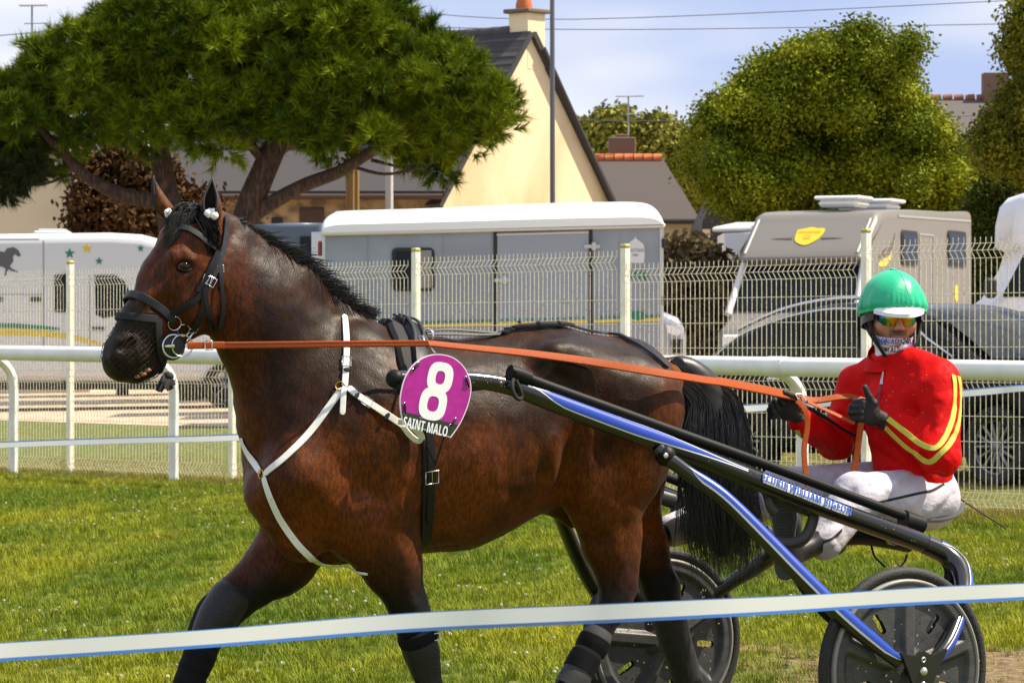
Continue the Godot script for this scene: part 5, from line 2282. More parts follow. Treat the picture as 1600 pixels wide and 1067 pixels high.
func make_reins() -> void:
	var o := thing("reins", "orange leather reins running from the bit to the driver's hands", "reins", sp(800, 550, 0.3))
	var rm := mat("rein leather", Color(0.40, 0.075, 0.010), 0.6)
	rm.metallic_specular = 0.3
	tri_tex(rm, ntex(0.06, Color(0.8, 0.78, 0.75), Color(1, 1, 1), 4, 19), Vector3(10, 10, 10))
	var line := mat("rein edge", Color(0.16, 0.03, 0.01), 0.6)
	var fwd := (HN * 0.85 + Vector3(0, 0.45, 0)).normalized()
	var l0 := 0.2
	var P := path_sp([293, 540, 0.15, 345, 539.5, 0.17, 500, 538, 0.25, 668, 536.5, 0.29], 6)
	var mb := MB.new()
	flat_strap(mb, P, HN, 0.021, 0.004)
	var front := part(o, "front_rein", mb, rm)
	mb = MB.new()
	for d in [-0.0052, 0.0052]:
		var q := PackedVector3Array()
		for p in P:
			q.append(p + Vector3(0, d, 0) + HN * 0.0042)
		flat_strap(mb, q, HN, 0.0018, 0.001)
	part(front, "stitching", mb, line, "", "stuff")
	mb = MB.new()
	flat_strap(mb, path_sp([292, 540, 0.158, 318, 539.6, 0.165, 350, 539.4, 0.176], 3), HN, 0.023, 0.007)
	part(front, "billet", mb, rm)
	mb = MB.new()
	var c := sp(325, 539.5, 0.178)
	mb.tube(PackedVector3Array([c + Vector3(-0.01, -0.014, 0), c + Vector3(0.012, -0.014, 0), c + Vector3(0.012, 0.014, 0), c + Vector3(-0.01, 0.014, 0), c + Vector3(-0.01, -0.014, 0)]), 0.002, 6)
	part(front, "buckle", mb, M["steel"])
	# two broad hand pieces, near and far
	mb = MB.new()
	var Q := path_sp(clear_of([668, 536.5, 0.29, 740, 544, 0.28, 830, 553, 0.26, 920, 565, 0.24, 1000, 578, 0.32, 1058, 587, 0.33, 1100, 594, 0.24, 1140, 600, 0.13, 1250, 622, 0.0, 1262, 626, -0.01]), 4)
	flat_strap(mb, Q, fwd, [0.022, 0.022, 0.022, 0.022, 0.023, 0.024, 0.025, 0.026, 0.027, 0.028, 0.029, 0.03, 0.03, 0.031, 0.031, 0.031, 0.031, 0.031, 0.031, 0.031, 0.031, 0.031, 0.031, 0.031, 0.031, 0.031, 0.031, 0.031, 0.031, 0.031, 0.031, 0.031, 0.031, 0.031, 0.031, 0.031, 0.031], 0.005)
	part(o, "near_hand_rein", mb, rm)
	mb = MB.new()
	var Q2 := path_sp([640, 533, -0.25, 690, 535, -0.25, 780, 534, -0.24, 900, 548, -0.2, 1050, 580, -0.15, 1170, 602, -0.08, 1240, 616, -0.04], 6)
	flat_strap(mb, Q2, fwd, 0.022, 0.004)
	part(o, "far_hand_rein", mb, rm)
	# from hand to hand, and the hanging ends
	mb = MB.new()
	var T := path_sp([1246, 622, 0.02, 1275, 626, 0.03, 1310, 621, 0.05, 1332, 621, 0.06, 1352, 627, 0.07], 5)
	flat_strap(mb, T, (HN * 0.8 + Vector3(0, 0.6, 0)).normalized(), 0.026, 0.006)
	part(o, "between_hands", mb, rm)
	mb = MB.new()
	flat_strap(mb, path_sp([1262, 628, 0.04, 1300, 645, 0.06, 1336, 662, 0.10], 4), (HN * 0.7 + Vector3(0, 0.7, 0)).normalized(), 0.018, 0.003)
	part(o, "cross_rein", mb, rm)
	mb = MB.new()
	flat_strap(mb, path_sp([1246, 626, 0.05, 1258, 640, 0.07, 1262, 665, 0.075, 1257, 700, 0.08, 1259, 735, 0.09, 1263, 760, 0.10], 5), (HN + Vector3(0, 0.1, 0.3)).normalized(), 0.021, 0.003)
	part(o, "hanging_end", mb, rm)
	mb = MB.new()
	flat_strap(mb, path_sp([1346, 660, 0.10, 1343, 685, 0.1, 1338, 720, 0.1, 1332, 749, 0.1], 4), (HN + Vector3(-0.4, 0.1, 0.3)).normalized(), 0.022, 0.003)
	part(o, "hanging_end", mb, rm)
	mb = MB.new()
	c = sp(1252, 622, 0.04)
	var e := (HN * 0.7 + Vector3(0, 0.7, 0)).normalized()
	var t := (-HX - e * (-HX).dot(e)).normalized()
	var b := t.cross(e)
	mb.tube(PackedVector3Array([c - t * 0.014 - b * 0.018, c + t * 0.014 - b * 0.018, c + t * 0.014 + b * 0.018, c - t * 0.014 + b * 0.018, c - t * 0.014 - b * 0.018]), 0.003, 6)
	part(o, "buckle", mb, M["steel"])
var jf: Field
var tf: Field

func fb(f: Field, a: Array, b: Array, sq := Vector3.ONE, k := 0.03, scale := 1.0) -> void:
	var pa := lp(a[0], a[1], a[2])
	var pb := lp(b[0], b[1], b[2])
	f.bone(pa, a[3] * 13.2 / FL * scale, pb, b[3] * 13.2 / FL * scale, k, sq)

func fs(f: Field, px: float, py: float) -> Array:
	var R := HB.transposed()
	var d := R * ray(px, py)
	var c := R * (Vector3(0, CH, 0) - HO)
	var t := 11.6
	var best := 9.0
	var bt := t
	while t < 15.0:
		var v := f.val(c + d * t)
		if v < best:
			best = v
			bt = t
		if v < 0.001:
			break
		t += clampf(v * 0.5, 0.003, 0.025)
	var p := c + d * bt
	var g := f.grad(p, 0.012)
	for k in 3:
		p -= g * f.val(p) * 0.8
		g = f.grad(p, 0.012)
	return [HO + HB * p, HB * g]

func lay_on(mb: MB, fd: Field, f: Array, wpx: float, th := 0.002, lift := 0.001, per := 6) -> void:
	var q := smooth2(v2s(f), per)
	var P := PackedVector3Array()
	var N := PackedVector3Array()
	for a in q:
		var r := fs(fd, a.x, a.y)
		P.append(r[0] + r[1] * lift)
		N.append(r[1])
	mb.strap(P, N, wpx * 13.2 / FL, th)

func torso_bones(f: Field, k: float, e: float) -> void:
	fb(f, [1426, 728, 0.04, 60], [1410, 645, 0.04, 58], Vector3(1, 1, 1), k, e)
	fb(f, [1422, 726, -0.06, 56], [1404, 645, -0.05, 56], Vector3(1, 1, 1), k, e)
	fb(f, [1352, 612, -0.17, 34], [1458, 612, 0.17, 38], Vector3(1, 1, 1), k, e)
	fb(f, [1404, 604, 0, 46], [1399, 564, 0, 28], Vector3(1, 1, 1), k, e)
	fb(f, [1404, 560, 0.02, 27], [1466, 590, 0.17, 31], Vector3(1, 1, 1), k, e)
	fb(f, [1390, 566, -0.02, 25], [1342, 600, -0.18, 29], Vector3(1, 1, 1), k, e)
	fb(f, [1470, 610, 0.19, 34], [1472, 712, 0.29, 28], Vector3(1, 1, 1), k, e)
	fb(f, [1470, 714, 0.29, 30], [1396, 661, 0.11, 21], Vector3(1, 1, 1), k, e)
	fb(f, [1342, 606, -0.19, 33], [1308, 688, -0.22, 28], Vector3(1, 1, 1), k, e)
	fb(f, [1306, 690, -0.22, 28], [1252, 657, -0.05, 20], Vector3(1, 1, 1), k, e)

func leg_bones(f: Field, k: float, e: float) -> void:
	fb(f, [1440, 766, 0.0, 52], [1428, 752, 0.0, 52], Vector3(1, 1, 1.25), k, e)
	fb(f, [1452, 780, 0.10, 50], [1340, 776, 0.18, 37], Vector3(1, 1, 1), k, e)
	fb(f, [1336, 778, 0.18, 37], [1288, 848, 0.25, 27], Vector3(1, 1, 1), k, e)
	fb(f, [1418, 766, -0.10, 50], [1222, 768, -0.2, 38], Vector3(1, 1, 1), k, e)
	fb(f, [1222, 768, -0.2, 37], [1050, 829, -0.24, 26], Vector3(1, 1, 1), k, e)

func glove(wr: Vector3, palm: Vector3, knuck: Vector3, along: Vector3, curl: Vector3, thumb: Array, nm: String, root: Node3D) -> void:
	# knuckle row runs along 'along'; fingers leave it towards curl[0] and fold back
	var lo := wr.min(palm).min(knuck) - Vector3.ONE * 0.09
	var hi := wr.max(palm).max(knuck) + Vector3.ONE * 0.09
	var f := Field.new(lo, hi, 0.0034)
	f.bone(wr, 0.027, palm, 0.026, 0.02)
	f.bone(palm - along * 0.022, 0.02, palm + along * 0.022, 0.02, 0.02)
	var back := (knuck - wr).normalized()
	for i in 4:
		var o: float = (i - 1.5) * 0.0195
		var ln: float = [0.9, 1.05, 1.0, 0.8][i]
		var k0 := knuck + along * o + back * (0.004 if i == 1 or i == 2 else -0.002)
		f.bone(palm + along * o * 0.9, 0.013, k0, 0.0105, 0.012)
		var k1 := k0 + (back * 0.35 + curl * 0.9).normalized() * 0.036 * ln
		var k2 := k1 + (curl * 0.5 - back * 0.95).normalized() * 0.027 * ln
		var k3 := k2 + (-curl * 0.55 - back * 0.8).normalized() * 0.02 * ln
		f.bone(k0, 0.0108, k1, 0.0100, 0.005)
		f.bone(k1, 0.0100, k2, 0.0095, 0.004)
		f.bone(k2, 0.0095, k3, 0.0085, 0.004)
	f.bone(palm, 0.017, thumb[0], 0.0135, 0.012)
	f.bone(thumb[0], 0.0125, thumb[1], 0.0112, 0.006)
	f.bone(thumb[1], 0.0112, thumb[2], 0.0095, 0.005)
	f.rough(noise(60.0, 2, 4), 0.0018)
	var mb := MB.new()
	f.build(mb, self, 9)
	var g := part(root, nm, mb, M["glove"])
	mb = MB.new()
	var ax := (wr - palm).normalized()
	mb.tube(PackedVector3Array([wr - ax * 0.03, wr - ax * 0.018, wr, wr + ax * 0.012]), [0.029, 0.033, 0.034, 0.033], 16)
	part(g, "cuff", mb, M["glove"])
	mb = MB.new()
	mb.ball(Transform3D(Basis().scaled(Vector3.ONE * 0.006), wr + Vector3(0.2, 0.25, 1).normalized() * 0.034), 8, 6)
	part(g, "snap", mb, M["brass"])

func make_rider() -> void:
	var o := thing("person", "driver in red jacket, green helmet cover and mirrored goggles holding the reins", "person", sp(1432, 790, 0))
	var xf := Transform3D(HB, HO)
	# --- head frame
	var fz := Vector3(0.14, -0.03, 1).normalized()
	var fx := Vector3.UP.cross(fz).normalized()
	var hx := Transform3D(Basis(fx, fz.cross(fx), fz), pt(1396, 496, 13.28))
	var f := Field.new(Vector3(-0.11, -0.24, -0.13), Vector3(0.11, 0.15, 0.14), 0.0038, hx)
	var Z := Vector3.ZERO
	f.bone(Vector3(0, 0.035, -0.012), 0.1, Vector3(0, 0.03, -0.008), 0.1, 0.02, Vector3(0.76, 1.0, 0.95))
	f.bone(Vector3(0, -0.03, 0.02), 0.068, Vector3(0, -0.085, 0.046), 0.042, 0.03, Vector3(0.92, 1, 1))
	f.bone(Vector3(0, -0.098, 0.068), 0.018, Vector3(0, -0.102, 0.066), 0.018, 0.02)
	for s: float in [1.0, -1.0]:
		f.bone(Vector3(0.047 * s, -0.026, 0.048), 0.024, Vector3(0.05 * s, -0.03, 0.02), 0.024, 0.03)
		f.bone(Vector3(0.034 * s, 0.02, 0.074), 0.014, Vector3(0.014 * s, 0.016, 0.08), 0.014, 0.02)
		f.bone(Vector3(0.033 * s, 0.0, 0.088), 0.012, Vector3(0.033 * s, 0.0, 0.09), 0.012, 0.01, Vector3(1.2, 0.8, 1), true)
		f.bone(Vector3(0.012 * s, -0.041, 0.094), 0.0085, Vector3(0.011 * s, -0.04, 0.086), 0.009, 0.006)
		f.bone(Vector3(0.079 * s, -0.012, -0.012), 0.026, Vector3(0.081 * s, 0.004, -0.018), 0.028, 0.006, Vector3(0.35, 1, 0.7))
	f.bone(Vector3(0, 0.006, 0.084), 0.010, Vector3(0, -0.034, 0.104), 0.0125, 0.012)
	f.bone(Vector3(-0.018, -0.0655, 0.082), 0.0075, Vector3(0.018, -0.0655, 0.082), 0.0075, 0.008)
	f.bone(Vector3(-0.015, -0.0775, 0.081), 0.0085, Vector3(0.015, -0.0775, 0.081), 0.0085, 0.008)
	f.bone(Vector3(-0.022, -0.0715, 0.093), 0.0028, Vector3(0.022, -0.0715, 0.093), 0.0028, 0.004, Vector3.ONE, true)
	f.bone(Vector3(0, -0.08, -0.02), 0.056, Vector3(0, -0.24, -0.035), 0.06, 0.03)
	var body := MB.new()
	f.build(body, self, 1)
	var bf := Field.new(lp(1040, 900, 0.35).min(lp(1520, 520, -0.4)) - Vector3.ONE * 0.35, lp(1040, 900, 0.35).max(lp(1520, 520, -0.4)) + Vector3.ONE * 0.35, 0.022, xf)
	torso_bones(bf, 0.03, 0.78)
	leg_bones(bf, 0.03, 0.74)
	bf.build(body, self, 2)
	var skin := mat("skin", Color.WHITE, 0.5)
	skin.vertex_color_use_as_albedo = true
	skin.subsurf_scatter_enabled = true
	skin.subsurf_scatter_strength = 0.12
	part(o, "body", body, skin)
	var mb := MB.new()
	for s: float in [1.0, -1.0]:
		mb = MB.new()
		mb.ball(hx * Transform3D(Basis().scaled(Vector3.ONE * 0.0125), Vector3(0.033 * s, 0.0, 0.072)), 14, 10)
		part(o, "eye", mb, mat("eye white", Color(0.7, 0.68, 0.66), 0.2))
	# --- goggles: one curved mirror lens with a nose notch
	var rows := []
	for i in 11:
		var row := PackedVector3Array()
		var t := i / 10.0
		for j in 33:
			var a := lerpf(-1.12, 1.12, j / 32.0)
			var notch := 0.020 * exp(-pow(a / 0.22, 2.0))
			var low := -0.030 + notch + 0.013 * pow(absf(a) / 1.12, 3.0)
			var y := lerpf(0.021, low, t)
			var bulge := 0.006 * sin(PI * t)
			row.append(hx * Vector3(sin(a) * 0.079, y, 0.020 + cos(a) * 0.080 + bulge - 0.003 * t))
		rows.append(row)
	mb = MB.new()
	mb.grid(rows, false, hx * Vector3(0, 0, -0.05))
	for k in mb.v.size():
		var q := hx.affine_inverse() * mb.v[k]
		var e := clampf(absf(q.x) / 0.072 + absf(q.y + 0.004) * 5.0, 0, 1)
		var g := Gradient.new()
		var c := Color(0.62, 0.12, 0.015)
		if e < 0.45:
			c = Color(0.65, 0.10, 0.012).lerp(Color(0.62, 0.30, 0.02), e / 0.45)
		elif e < 0.72:
			c = Color(0.62, 0.30, 0.02).lerp(Color(0.06, 0.42, 0.10), (e - 0.45) / 0.27)
		else:
			c = Color(0.06, 0.42, 0.10).lerp(Color(0.012, 0.05, 0.42), clampf((e - 0.72) / 0.2, 0, 1))
		mb.c[k] = c
	var lens := mat("mirror lens", Color.WHITE, 0.09, 0.75)
	lens.vertex_color_use_as_albedo = true
	var gog := part(o, "goggles", mb, lens)
	mb = MB.new()
	var top := PackedVector3Array()
	for p in rows[0]:
		top.append(p)
	mb.tube(top, 0.003, 6)
	part(gog, "goggle_frame", mb, M["black webbing"])
	# --- gaiter with print
	var wall := func(a: float, t: float, out: float) -> Vector3:
		var topy := lerpf(-0.071, -0.045, pow(0.5 - 0.5 * cos(a), 1.2))
		var y := lerpf(topy, -0.185, t)
		var rx := 0.066 - 0.004 * t + 0.003 * sin(t * 17.0 + a * 2.0) + out
		var rz := lerpf(0.077, 0.062, t) + 0.003 * sin(t * 19.0 + a * 3.0 + 1.0) + out
		var cz := lerpf(0.020, -0.022, ss(0.15, 1.0, t))
		return hx * Vector3(sin(a) * rx, y, cz + cos(a) * rz)
	rows = []
	for i in 25:
		var row := PackedVector3Array()
		for j in 48:
			row.append(wall.call(TAU * j / 48.0, i / 24.0, 0.0))
		rows.append(row)
	mb = MB.new()
	mb.grid(rows, true, hx * Vector3(0, -0.12, 0))
	var gm := mat("gaiter", Color(0.72, 0.72, 0.80), 0.8)
	var gai := part(o, "neck_gaiter", mb, gm)
	var prints := [["COURSES", -0.42, 0.10, 0.024, 0], ["24H", 0.48, 0.09, 0.03, 1], ["ALL", -0.2, 0.36, 0.024, 1], ["COURSES", 0.5, 0.42, 0.022, 0], ["24H", -0.75, 0.36, 0.022, 1], ["COURSES", -0.5, 0.62, 0.022, 0], ["24H", 0.1, 0.66, 0.022, 1], ["COURSES", 1.1, 0.2, 0.022, 0], ["COURSES", -1.2, 0.15, 0.022, 0]]
	var blue := MB.new()
	var dark := MB.new()
	for q in prints:
		var tb := MB.new()
		text_mb(tb, q[0], Transform3D(), q[3], "Droid Sans", true, 0.8, 0.0008)
		for k in tb.v.size():
			var w := tb.v[k]
			tb.v[k] = wall.call(q[1] + w.x / 0.07, q[2] - w.y / 0.12, 0.0012 + w.z)
		var tgt: MB = blue if q[4] == 0 else dark
		var base := tgt.v.size()
		for k in tb.v.size():
			tgt.vert(tb.v[k])
		for k in tb.ix:
			tgt.ix.append(base + k)
	part(gai, "blue_print", blue, mat("print blue", Color(0.03, 0.07, 0.42), 0.8))
	part(gai, "dark_print", dark, mat("print dark", Color(0.03, 0.03, 0.06), 0.8))
	mb = MB.new()
	for q in [[-0.42, 0.10, 0.4], [0.48, 0.42, 0.42], [-0.25, 0.37, 0.35], [-0.6, 0.62, 0.4], [1.1, 0.2, 0.4]]:
		var P := PackedVector3Array()
		for i in 25:
			var t := TAU * i / 24.0
			P.append(wall.call(q[0] + cos(t) * q[2] * 0.9, q[1] + sin(t) * 0.13, 0.001))
		mb.tube(P, 0.0008, 4, false)
	part(gai, "red_print", mb, mat("print red", Color(0.55, 0.03, 0.05), 0.8))
	# --- helmet under its silk
	var shape := func(a: float, t: float, out: float) -> Vector3:
		# a around from the front, t from the crown down to the rim
		var rim := lerpf(0.028, -0.012, 0.5 - 0.5 * cos(a))
		var topy := 0.165 + out
		var ph := t * PI * 0.5
		var fl := pow(t, 1.6)
		var y := rim + (topy - rim) * cos(ph * 0.98)
		var wr := 0.0022 * sin(a * 34.0 + sin(a * 5.0) * 3.0) * ss(0.62, 0.98, t) + 0.0018 * sin(a * 11.0 + t * 6.0) * ss(0.2, 0.9, t)
		var pinch := 1.0 - 0.06 * ss(0.9, 1.0, t)
		var rx := (0.121 + out) * sin(ph) * pinch + wr
		var rz := (0.137 + out) * sin(ph) * pinch + wr
		return hx * Vector3(sin(a) * rx, y, -0.012 + cos(a) * rz)
	rows = []
	for i in 31:
		var row := PackedVector3Array()
		for j in 144:
			row.append(shape.call(TAU * j / 144.0, maxf(i / 30.0, 0.01), 0.002))
		rows.append(row)
	mb = MB.new()
	mb.grid(rows, true, hx * Vector3(0, 0.05, 0))
	var silk := mat("green silk", Color(0.008, 0.43, 0.215), 0.36)
	silk.rim_enabled = true
	silk.rim = 0.5
	silk.rim_tint = 0.5
	relief(silk, ntex(0.03, Color.BLACK, Color.WHITE, 4, 91), 0.03)
	silk.uv1_scale = Vector3(3, 2, 1)
	var cov := part(o, "helmet_cover", mb, silk)
	mb = MB.new()
	for a in [0.22, 0.22 + PI / 2, 0.22 + PI, 0.22 + 1.5 * PI]:
		var P := PackedVector3Array()
		for i in 20:
			P.append(shape.call(a, lerpf(0.02, 0.97, i / 19.0), 0.002))
		mb.tube(P, 0.0013, 5, false)
	mb.ball(hx * Transform3D(Basis().scaled(Vector3(0.013, 0.005, 0.013)), Vector3(0, 0.168, -0.012)), 12, 6)
	part(cov, "seams", mb, silk, "", "stuff")
	mb = MB.new()
	var P2 := PackedVector3Array()
	for j in 65:
		P2.append(shape.call(TAU * j / 64.0, 0.99, 0.0))
	mb.tube(P2, 0.006, 8, false)
	part(cov, "hem", mb, silk)
	# shell below the silk at the sides and back
	rows = []
	for i in 5:
		var row := PackedVector3Array()
		for j in 25:
			var a := lerpf(0.9, TAU - 0.9, j / 24.0)
			var p: Vector3 = shape.call(a, 0.99, -0.006)
			var side := 0.5 - 0.5 * cos(a)
			row.append(p + Vector3(0, -i * 0.25 * lerpf(0.03, 0.05, side), 0))
		rows.append(row)
	mb = MB.new()
	mb.grid(rows, false, hx * Vector3(0, 0, 0))
	part(o, "helmet_shell", mb, mat("helmet shell", Color(0.02, 0.02, 0.022), 0.4))
	# white peak
	mb = MB.new()
	var r1 := PackedVector3Array()
	var r2 := PackedVector3Array()
	var r3 := PackedVector3Array()
	var r4 := PackedVector3Array()
	for j in 25:
		var a := lerpf(-0.86, 0.86, j / 24.0)
		var e := cos(a / 0.86 * PI * 0.5)
		var inn: Vector3 = shape.call(a, 0.97, 0.0)
		var dir := (hx.basis * Vector3(sin(a) * 0.5, 0, 1)).normalized()
		var ed := inn + dir * (0.006 + 0.036 * e) + Vector3(0, -0.020 * e - 0.006, 0)
		r1.append(inn + Vector3(0, 0.002, 0))
		r2.append(ed + Vector3(0, 0.002, 0))
		r3.append(ed + Vector3(0, -0.011, 0))
		r4.append(inn + Vector3(0, -0.014, 0))
	mb.grid([r1, r2], false, hx * Vector3(0, -0.3, 0))
	mb.grid([r2, r3], false, hx * Vector3(0, 0, 0))
	mb.grid([r3, r4], false, hx * Vector3(0, 0.3, 0))
	part(o, "peak", mb, mat("peak white", Color(0.82, 0.82, 0.84), 0.35))
	# chin straps
	mb = MB.new()
	for s: float in [1.0, -1.0]:
		var a := PackedVector3Array([hx * Vector3(0.098 * s, 0.01, 0.03), hx * Vector3(0.084 * s, -0.045, 0.045), hx * Vector3(0.064 * s, -0.10, 0.062), hx * Vector3(0.03 * s, -0.145, 0.058), hx * Vector3(0.01 * s, -0.155, 0.06)])
		a = smooth(a, 5)
		var N := PackedVector3Array()
		for p in a:
			N.append((hx.basis * Vector3(s * 0.8, 0, 0.6)).normalized())
		mb.strap(a, N, 0.013, 0.003)
		mb.strap(smooth(PackedVector3Array([hx * Vector3(0.1 * s, 0.0, -0.03), hx * Vector3(0.088 * s, -0.05, 0.005), hx * Vector3(0.068 * s, -0.096, 0.056)]), 4), PackedVector3Array([fx * s, fx * s, fx * s, fx * s, fx * s, fx * s, fx * s, fx * s, fx * s]), 0.012, 0.003)
		mb.box(Transform3D(hx.basis, hx * Vector3(0.086 * s, -0.03, 0.025)), Vector3(0.008, 0.06, 0.034), 0.003)
	mb.box(Transform3D(hx.basis.rotated(fz, 0.3), hx * Vector3(0.014, -0.155, 0.065)), Vector3(0.03, 0.022, 0.014), 0.004)
	part(o, "chin_strap", mb, M["black webbing"], "", "stuff")
	# --- jacket
	jf = Field.new(lp(1360, 640, 0) - Vector3(0.42, 0.4, 0.44), lp(1390, 640, 0) + Vector3(0.42, 0.3, 0.42), 0.0085, xf)
	torso_bones(jf, 0.035, 1.0)
	fb(jf, [1430, 744, 0.07, 60], [1428, 738, 0.07, 60], Vector3.ONE, 0.03)
	fb(jf, [1426, 742, -0.09, 56], [1424, 738, -0.09, 56], Vector3.ONE, 0.03)
	var rq := noise(1.0, 2, 61)
	# folds: crossing the elbow, the waist and the chest
	var fd := seeded(42)
	for q in [[1500, 690, 1440, 706, 0.30], [1498, 672, 1450, 700, 0.30], [1476, 735, 1448, 700, 0.28], [1440, 668, 1430, 712, 0.22], [1350, 640, 1330, 690, -0.2], [1320, 640, 1340, 662, -0.2], [1310, 700, 1290, 668, -0.16], [1296, 706, 1276, 676, -0.12], [1370, 660, 1420, 652, 0.02], [1366, 690, 1410, 720, 0.05], [1372, 610, 1352, 660, -0.1], [1420, 590, 1400, 640, 0.08], [1440, 600, 1432, 660, 0.14], [1380, 735, 1430, 722, 0.08], [1450, 740, 1480, 722, 0.1], [1490, 620, 1470, 660, 0.3]]:
		for w in 2:
			var dx := fd.randf_range(-8, 8)
			var amt := 0.008 if w == 0 else -0.007
			var dy := 0.0 if w == 0 else 9.0
			var h1 := fs(jf, q[0] + dx, q[1] + dy)
			var h2 := fs(jf, q[2] + dx, q[3] + dy)
			jf.swell(HB.transposed() * (h1[0] - HO), HB.transposed() * (h2[0] - HO), 0.026, amt)
	jf.rough(noise(9.0, 3, 17), 0.006)
	mb = MB.new()
	jf.build(mb, self, 9, Plane(Vector3(0.17, 1, 0).normalized(), (lp(1424, 757, 0).dot(Vector3(0.17, 1, 0).normalized()))))
	var red := mat("red cloth", Color(0.66, 0.004, 0.004), 0.65)
	red.metallic_specular = 0.22
	relief(red, ntex(0.035, Color.BLACK, Color.WHITE, 4, 36, 512), 0.16)
	tri_tex(red, ntex(0.02, Color(0.88, 0.88, 0.88), Color(1, 1, 1), 4, 37), Vector3(1.3, 1.3, 1.3))
	var jk := part(o, "jacket", mb, red)
	var yel := mat("yellow braid", Color(0.58, 0.58, 0.06), 0.5)
	relief(yel, ntex(0.2, Color.BLACK, Color.WHITE, 2, 3), 0.08)
	yel.uv1_triplanar = true
	yel.uv1_scale = Vector3(20, 20, 20)
	for q in [[1491, 586, 1493, 610, 1490, 650, 1478, 682, 1462, 700, 1440, 694, 1415, 675, 1388, 654], [1499, 588, 1502, 615, 1499, 660, 1487, 690, 1470, 709, 1452, 722, 1430, 708, 1410, 693, 1384, 668]]:
		mb = MB.new()
		lay_on(mb, jf, q, 8.5, 0.0016, 0.0008)
		part(jk, "stripe", mb, yel)
	mb = MB.new()
	lay_on(mb, jf, [1246, 672, 1249, 682], 8, 0.0016, 0.0008)
	part(jk, "stripe", mb, yel)
	# collar, zip, pocket seam
	mb = MB.new()
	rows = []
	for i in 6:
		var row := PackedVector3Array()
		for j in 40:
			var a := lerpf(0.55, TAU - 0.45, j / 39.0)
			var t := i / 5.0
			var up := lerpf(-0.19, -0.112 - 0.036 * cos(a) + 0.026 * sin(a), t)
			row.append(hx * Vector3(sin(a) * lerpf(0.098, 0.082, t), up, -0.022 + cos(a) * lerpf(0.096, 0.086, t)))
		rows.append(row)
	mb.grid(rows, false, hx * Vector3(0, -0.17, -0.02))
	part(jk, "collar", mb, red)
	mb = MB.new()
	lay_on(mb, jf, [1381, 574, 1379, 590, 1375, 615, 1372, 640, 1372, 668], 4, 0.002, 0.0005)
	part(jk, "zip", mb, mat("zip", Color(0.2, 0.01, 0.012), 0.6))
	mb = MB.new()
	var zq := fs(jf, 1378, 592)
	mb.strap(PackedVector3Array([fs(jf, 1380, 582)[0] + Vector3(0, 0, 0.006), zq[0] + Vector3(0, 0, 0.01), fs(jf, 1377, 601)[0] + Vector3(0, 0, 0.01)]), PackedVector3Array([Vector3(0, 0, 1), Vector3(0, 0, 1), Vector3(0, 0, 1)]), [0.006, 0.008, 0.012], 0.004)
	part(jk, "zip_pull", mb, mat("zip pull", Color(0.5, 0.52, 0.56), 0.3, 0.6))
	mb = MB.new()
	var sp_ := seeded(9)
	for i in 22:
		var q := fs(jf, 1395 + sp_.randfn() * 26 + 20, 608 + sp_.randfn() * 34)
		mb.ball(Transform3D(Basis().scaled(Vector3.ONE * sp_.randf_range(0.0007, 0.0017)), q[0]), 5, 4)
	part(jk, "splashes", mb, mat("splash", Color(0.6, 0.5, 0.48), 0.8), "", "stuff")
	# black polo neck between gaiter and zip
	mb = MB.new()
	mb.ball(hx * Transform3D(Basis().scaled(Vector3(0.066, 0.05, 0.07)), Vector3(0, -0.20, -0.018)), 16, 10)
	part(o, "undershirt", mb, M["neoprene"])
	# --- trousers
	tf = Field.new(lp(1040, 800, 0) * Vector3(0, 1, 0) + Vector3(minf(lp(1520, 780, 0).x, 9) - 0.12, -0.3, -0.5), lp(1040, 800, 0) * Vector3(0, 1, 0) + Vector3(lp(1035, 800, -0.2).x + 0.15, 0.36, 0.5), 0.0095, xf)
	leg_bones(tf, 0.03, 1.0)
	for q in [[1310, 830, 1275, 846], [1300, 848, 1272, 862], [1330, 800, 1300, 812], [1350, 760, 1340, 800], [1400, 755, 1385, 800], [1440, 748, 1425, 790], [1480, 770, 1450, 800], [1370, 748, 1340, 760], [1300, 742, 1290, 770], [1240, 745, 1225, 785], [1200, 755, 1190, 790], [1180, 762, 1170, 800], [1420, 742, 1390, 765]]:
		var h1 := fs(tf, q[0], q[1])
		var h2 := fs(tf, q[2], q[3])
		tf.swell(HB.transposed() * (h1[0] - HO), HB.transposed() * (h2[0] - HO), 0.026, 0.009)
		h1 = fs(tf, q[0] + 12, q[1])
		h2 = fs(tf, q[2] + 12, q[3])
		tf.swell(HB.transposed() * (h1[0] - HO), HB.transposed() * (h2[0] - HO), 0.022, -0.006)
	tf.rough(noise(7.0, 2, 27), 0.003)
	mb = MB.new()
	tf.build(mb, self, 9)
	var tro := mat("white cloth", Color(0.55, 0.53, 0.60), 0.7)
	relief(tro, ntex(0.05, Color.BLACK, Color.WHITE, 4, 66, 512), 0.18)
	tri_tex(tro, ntex(0.02, Color(0.86, 0.86, 0.87), Color(1, 1, 1), 4, 67), Vector3(1.2, 1.2, 1.2))
	var tr := part(o, "trousers", mb, tro)
	mb = MB.new()
	lay_on(mb, tf, [1372, 785, 1400, 779, 1440, 770, 1458, 766, 1476, 756], 4, 0.0015, 0.0006)
	part(tr, "piping", mb, M["black webbing"])
	mb = MB.new()
	lay_on(mb, tf, [1264, 856, 1285, 848, 1302, 841, 1316, 828], 4, 0.0015, 0.0006)
	part(tr, "piping", mb, M["black webbing"])
	# --- boots
	var bm := mat("boot leather", Color(0.012, 0.012, 0.014), 0.45)
	var sm := mat("boot sole", Color(0.05, 0.05, 0.052), 0.75)
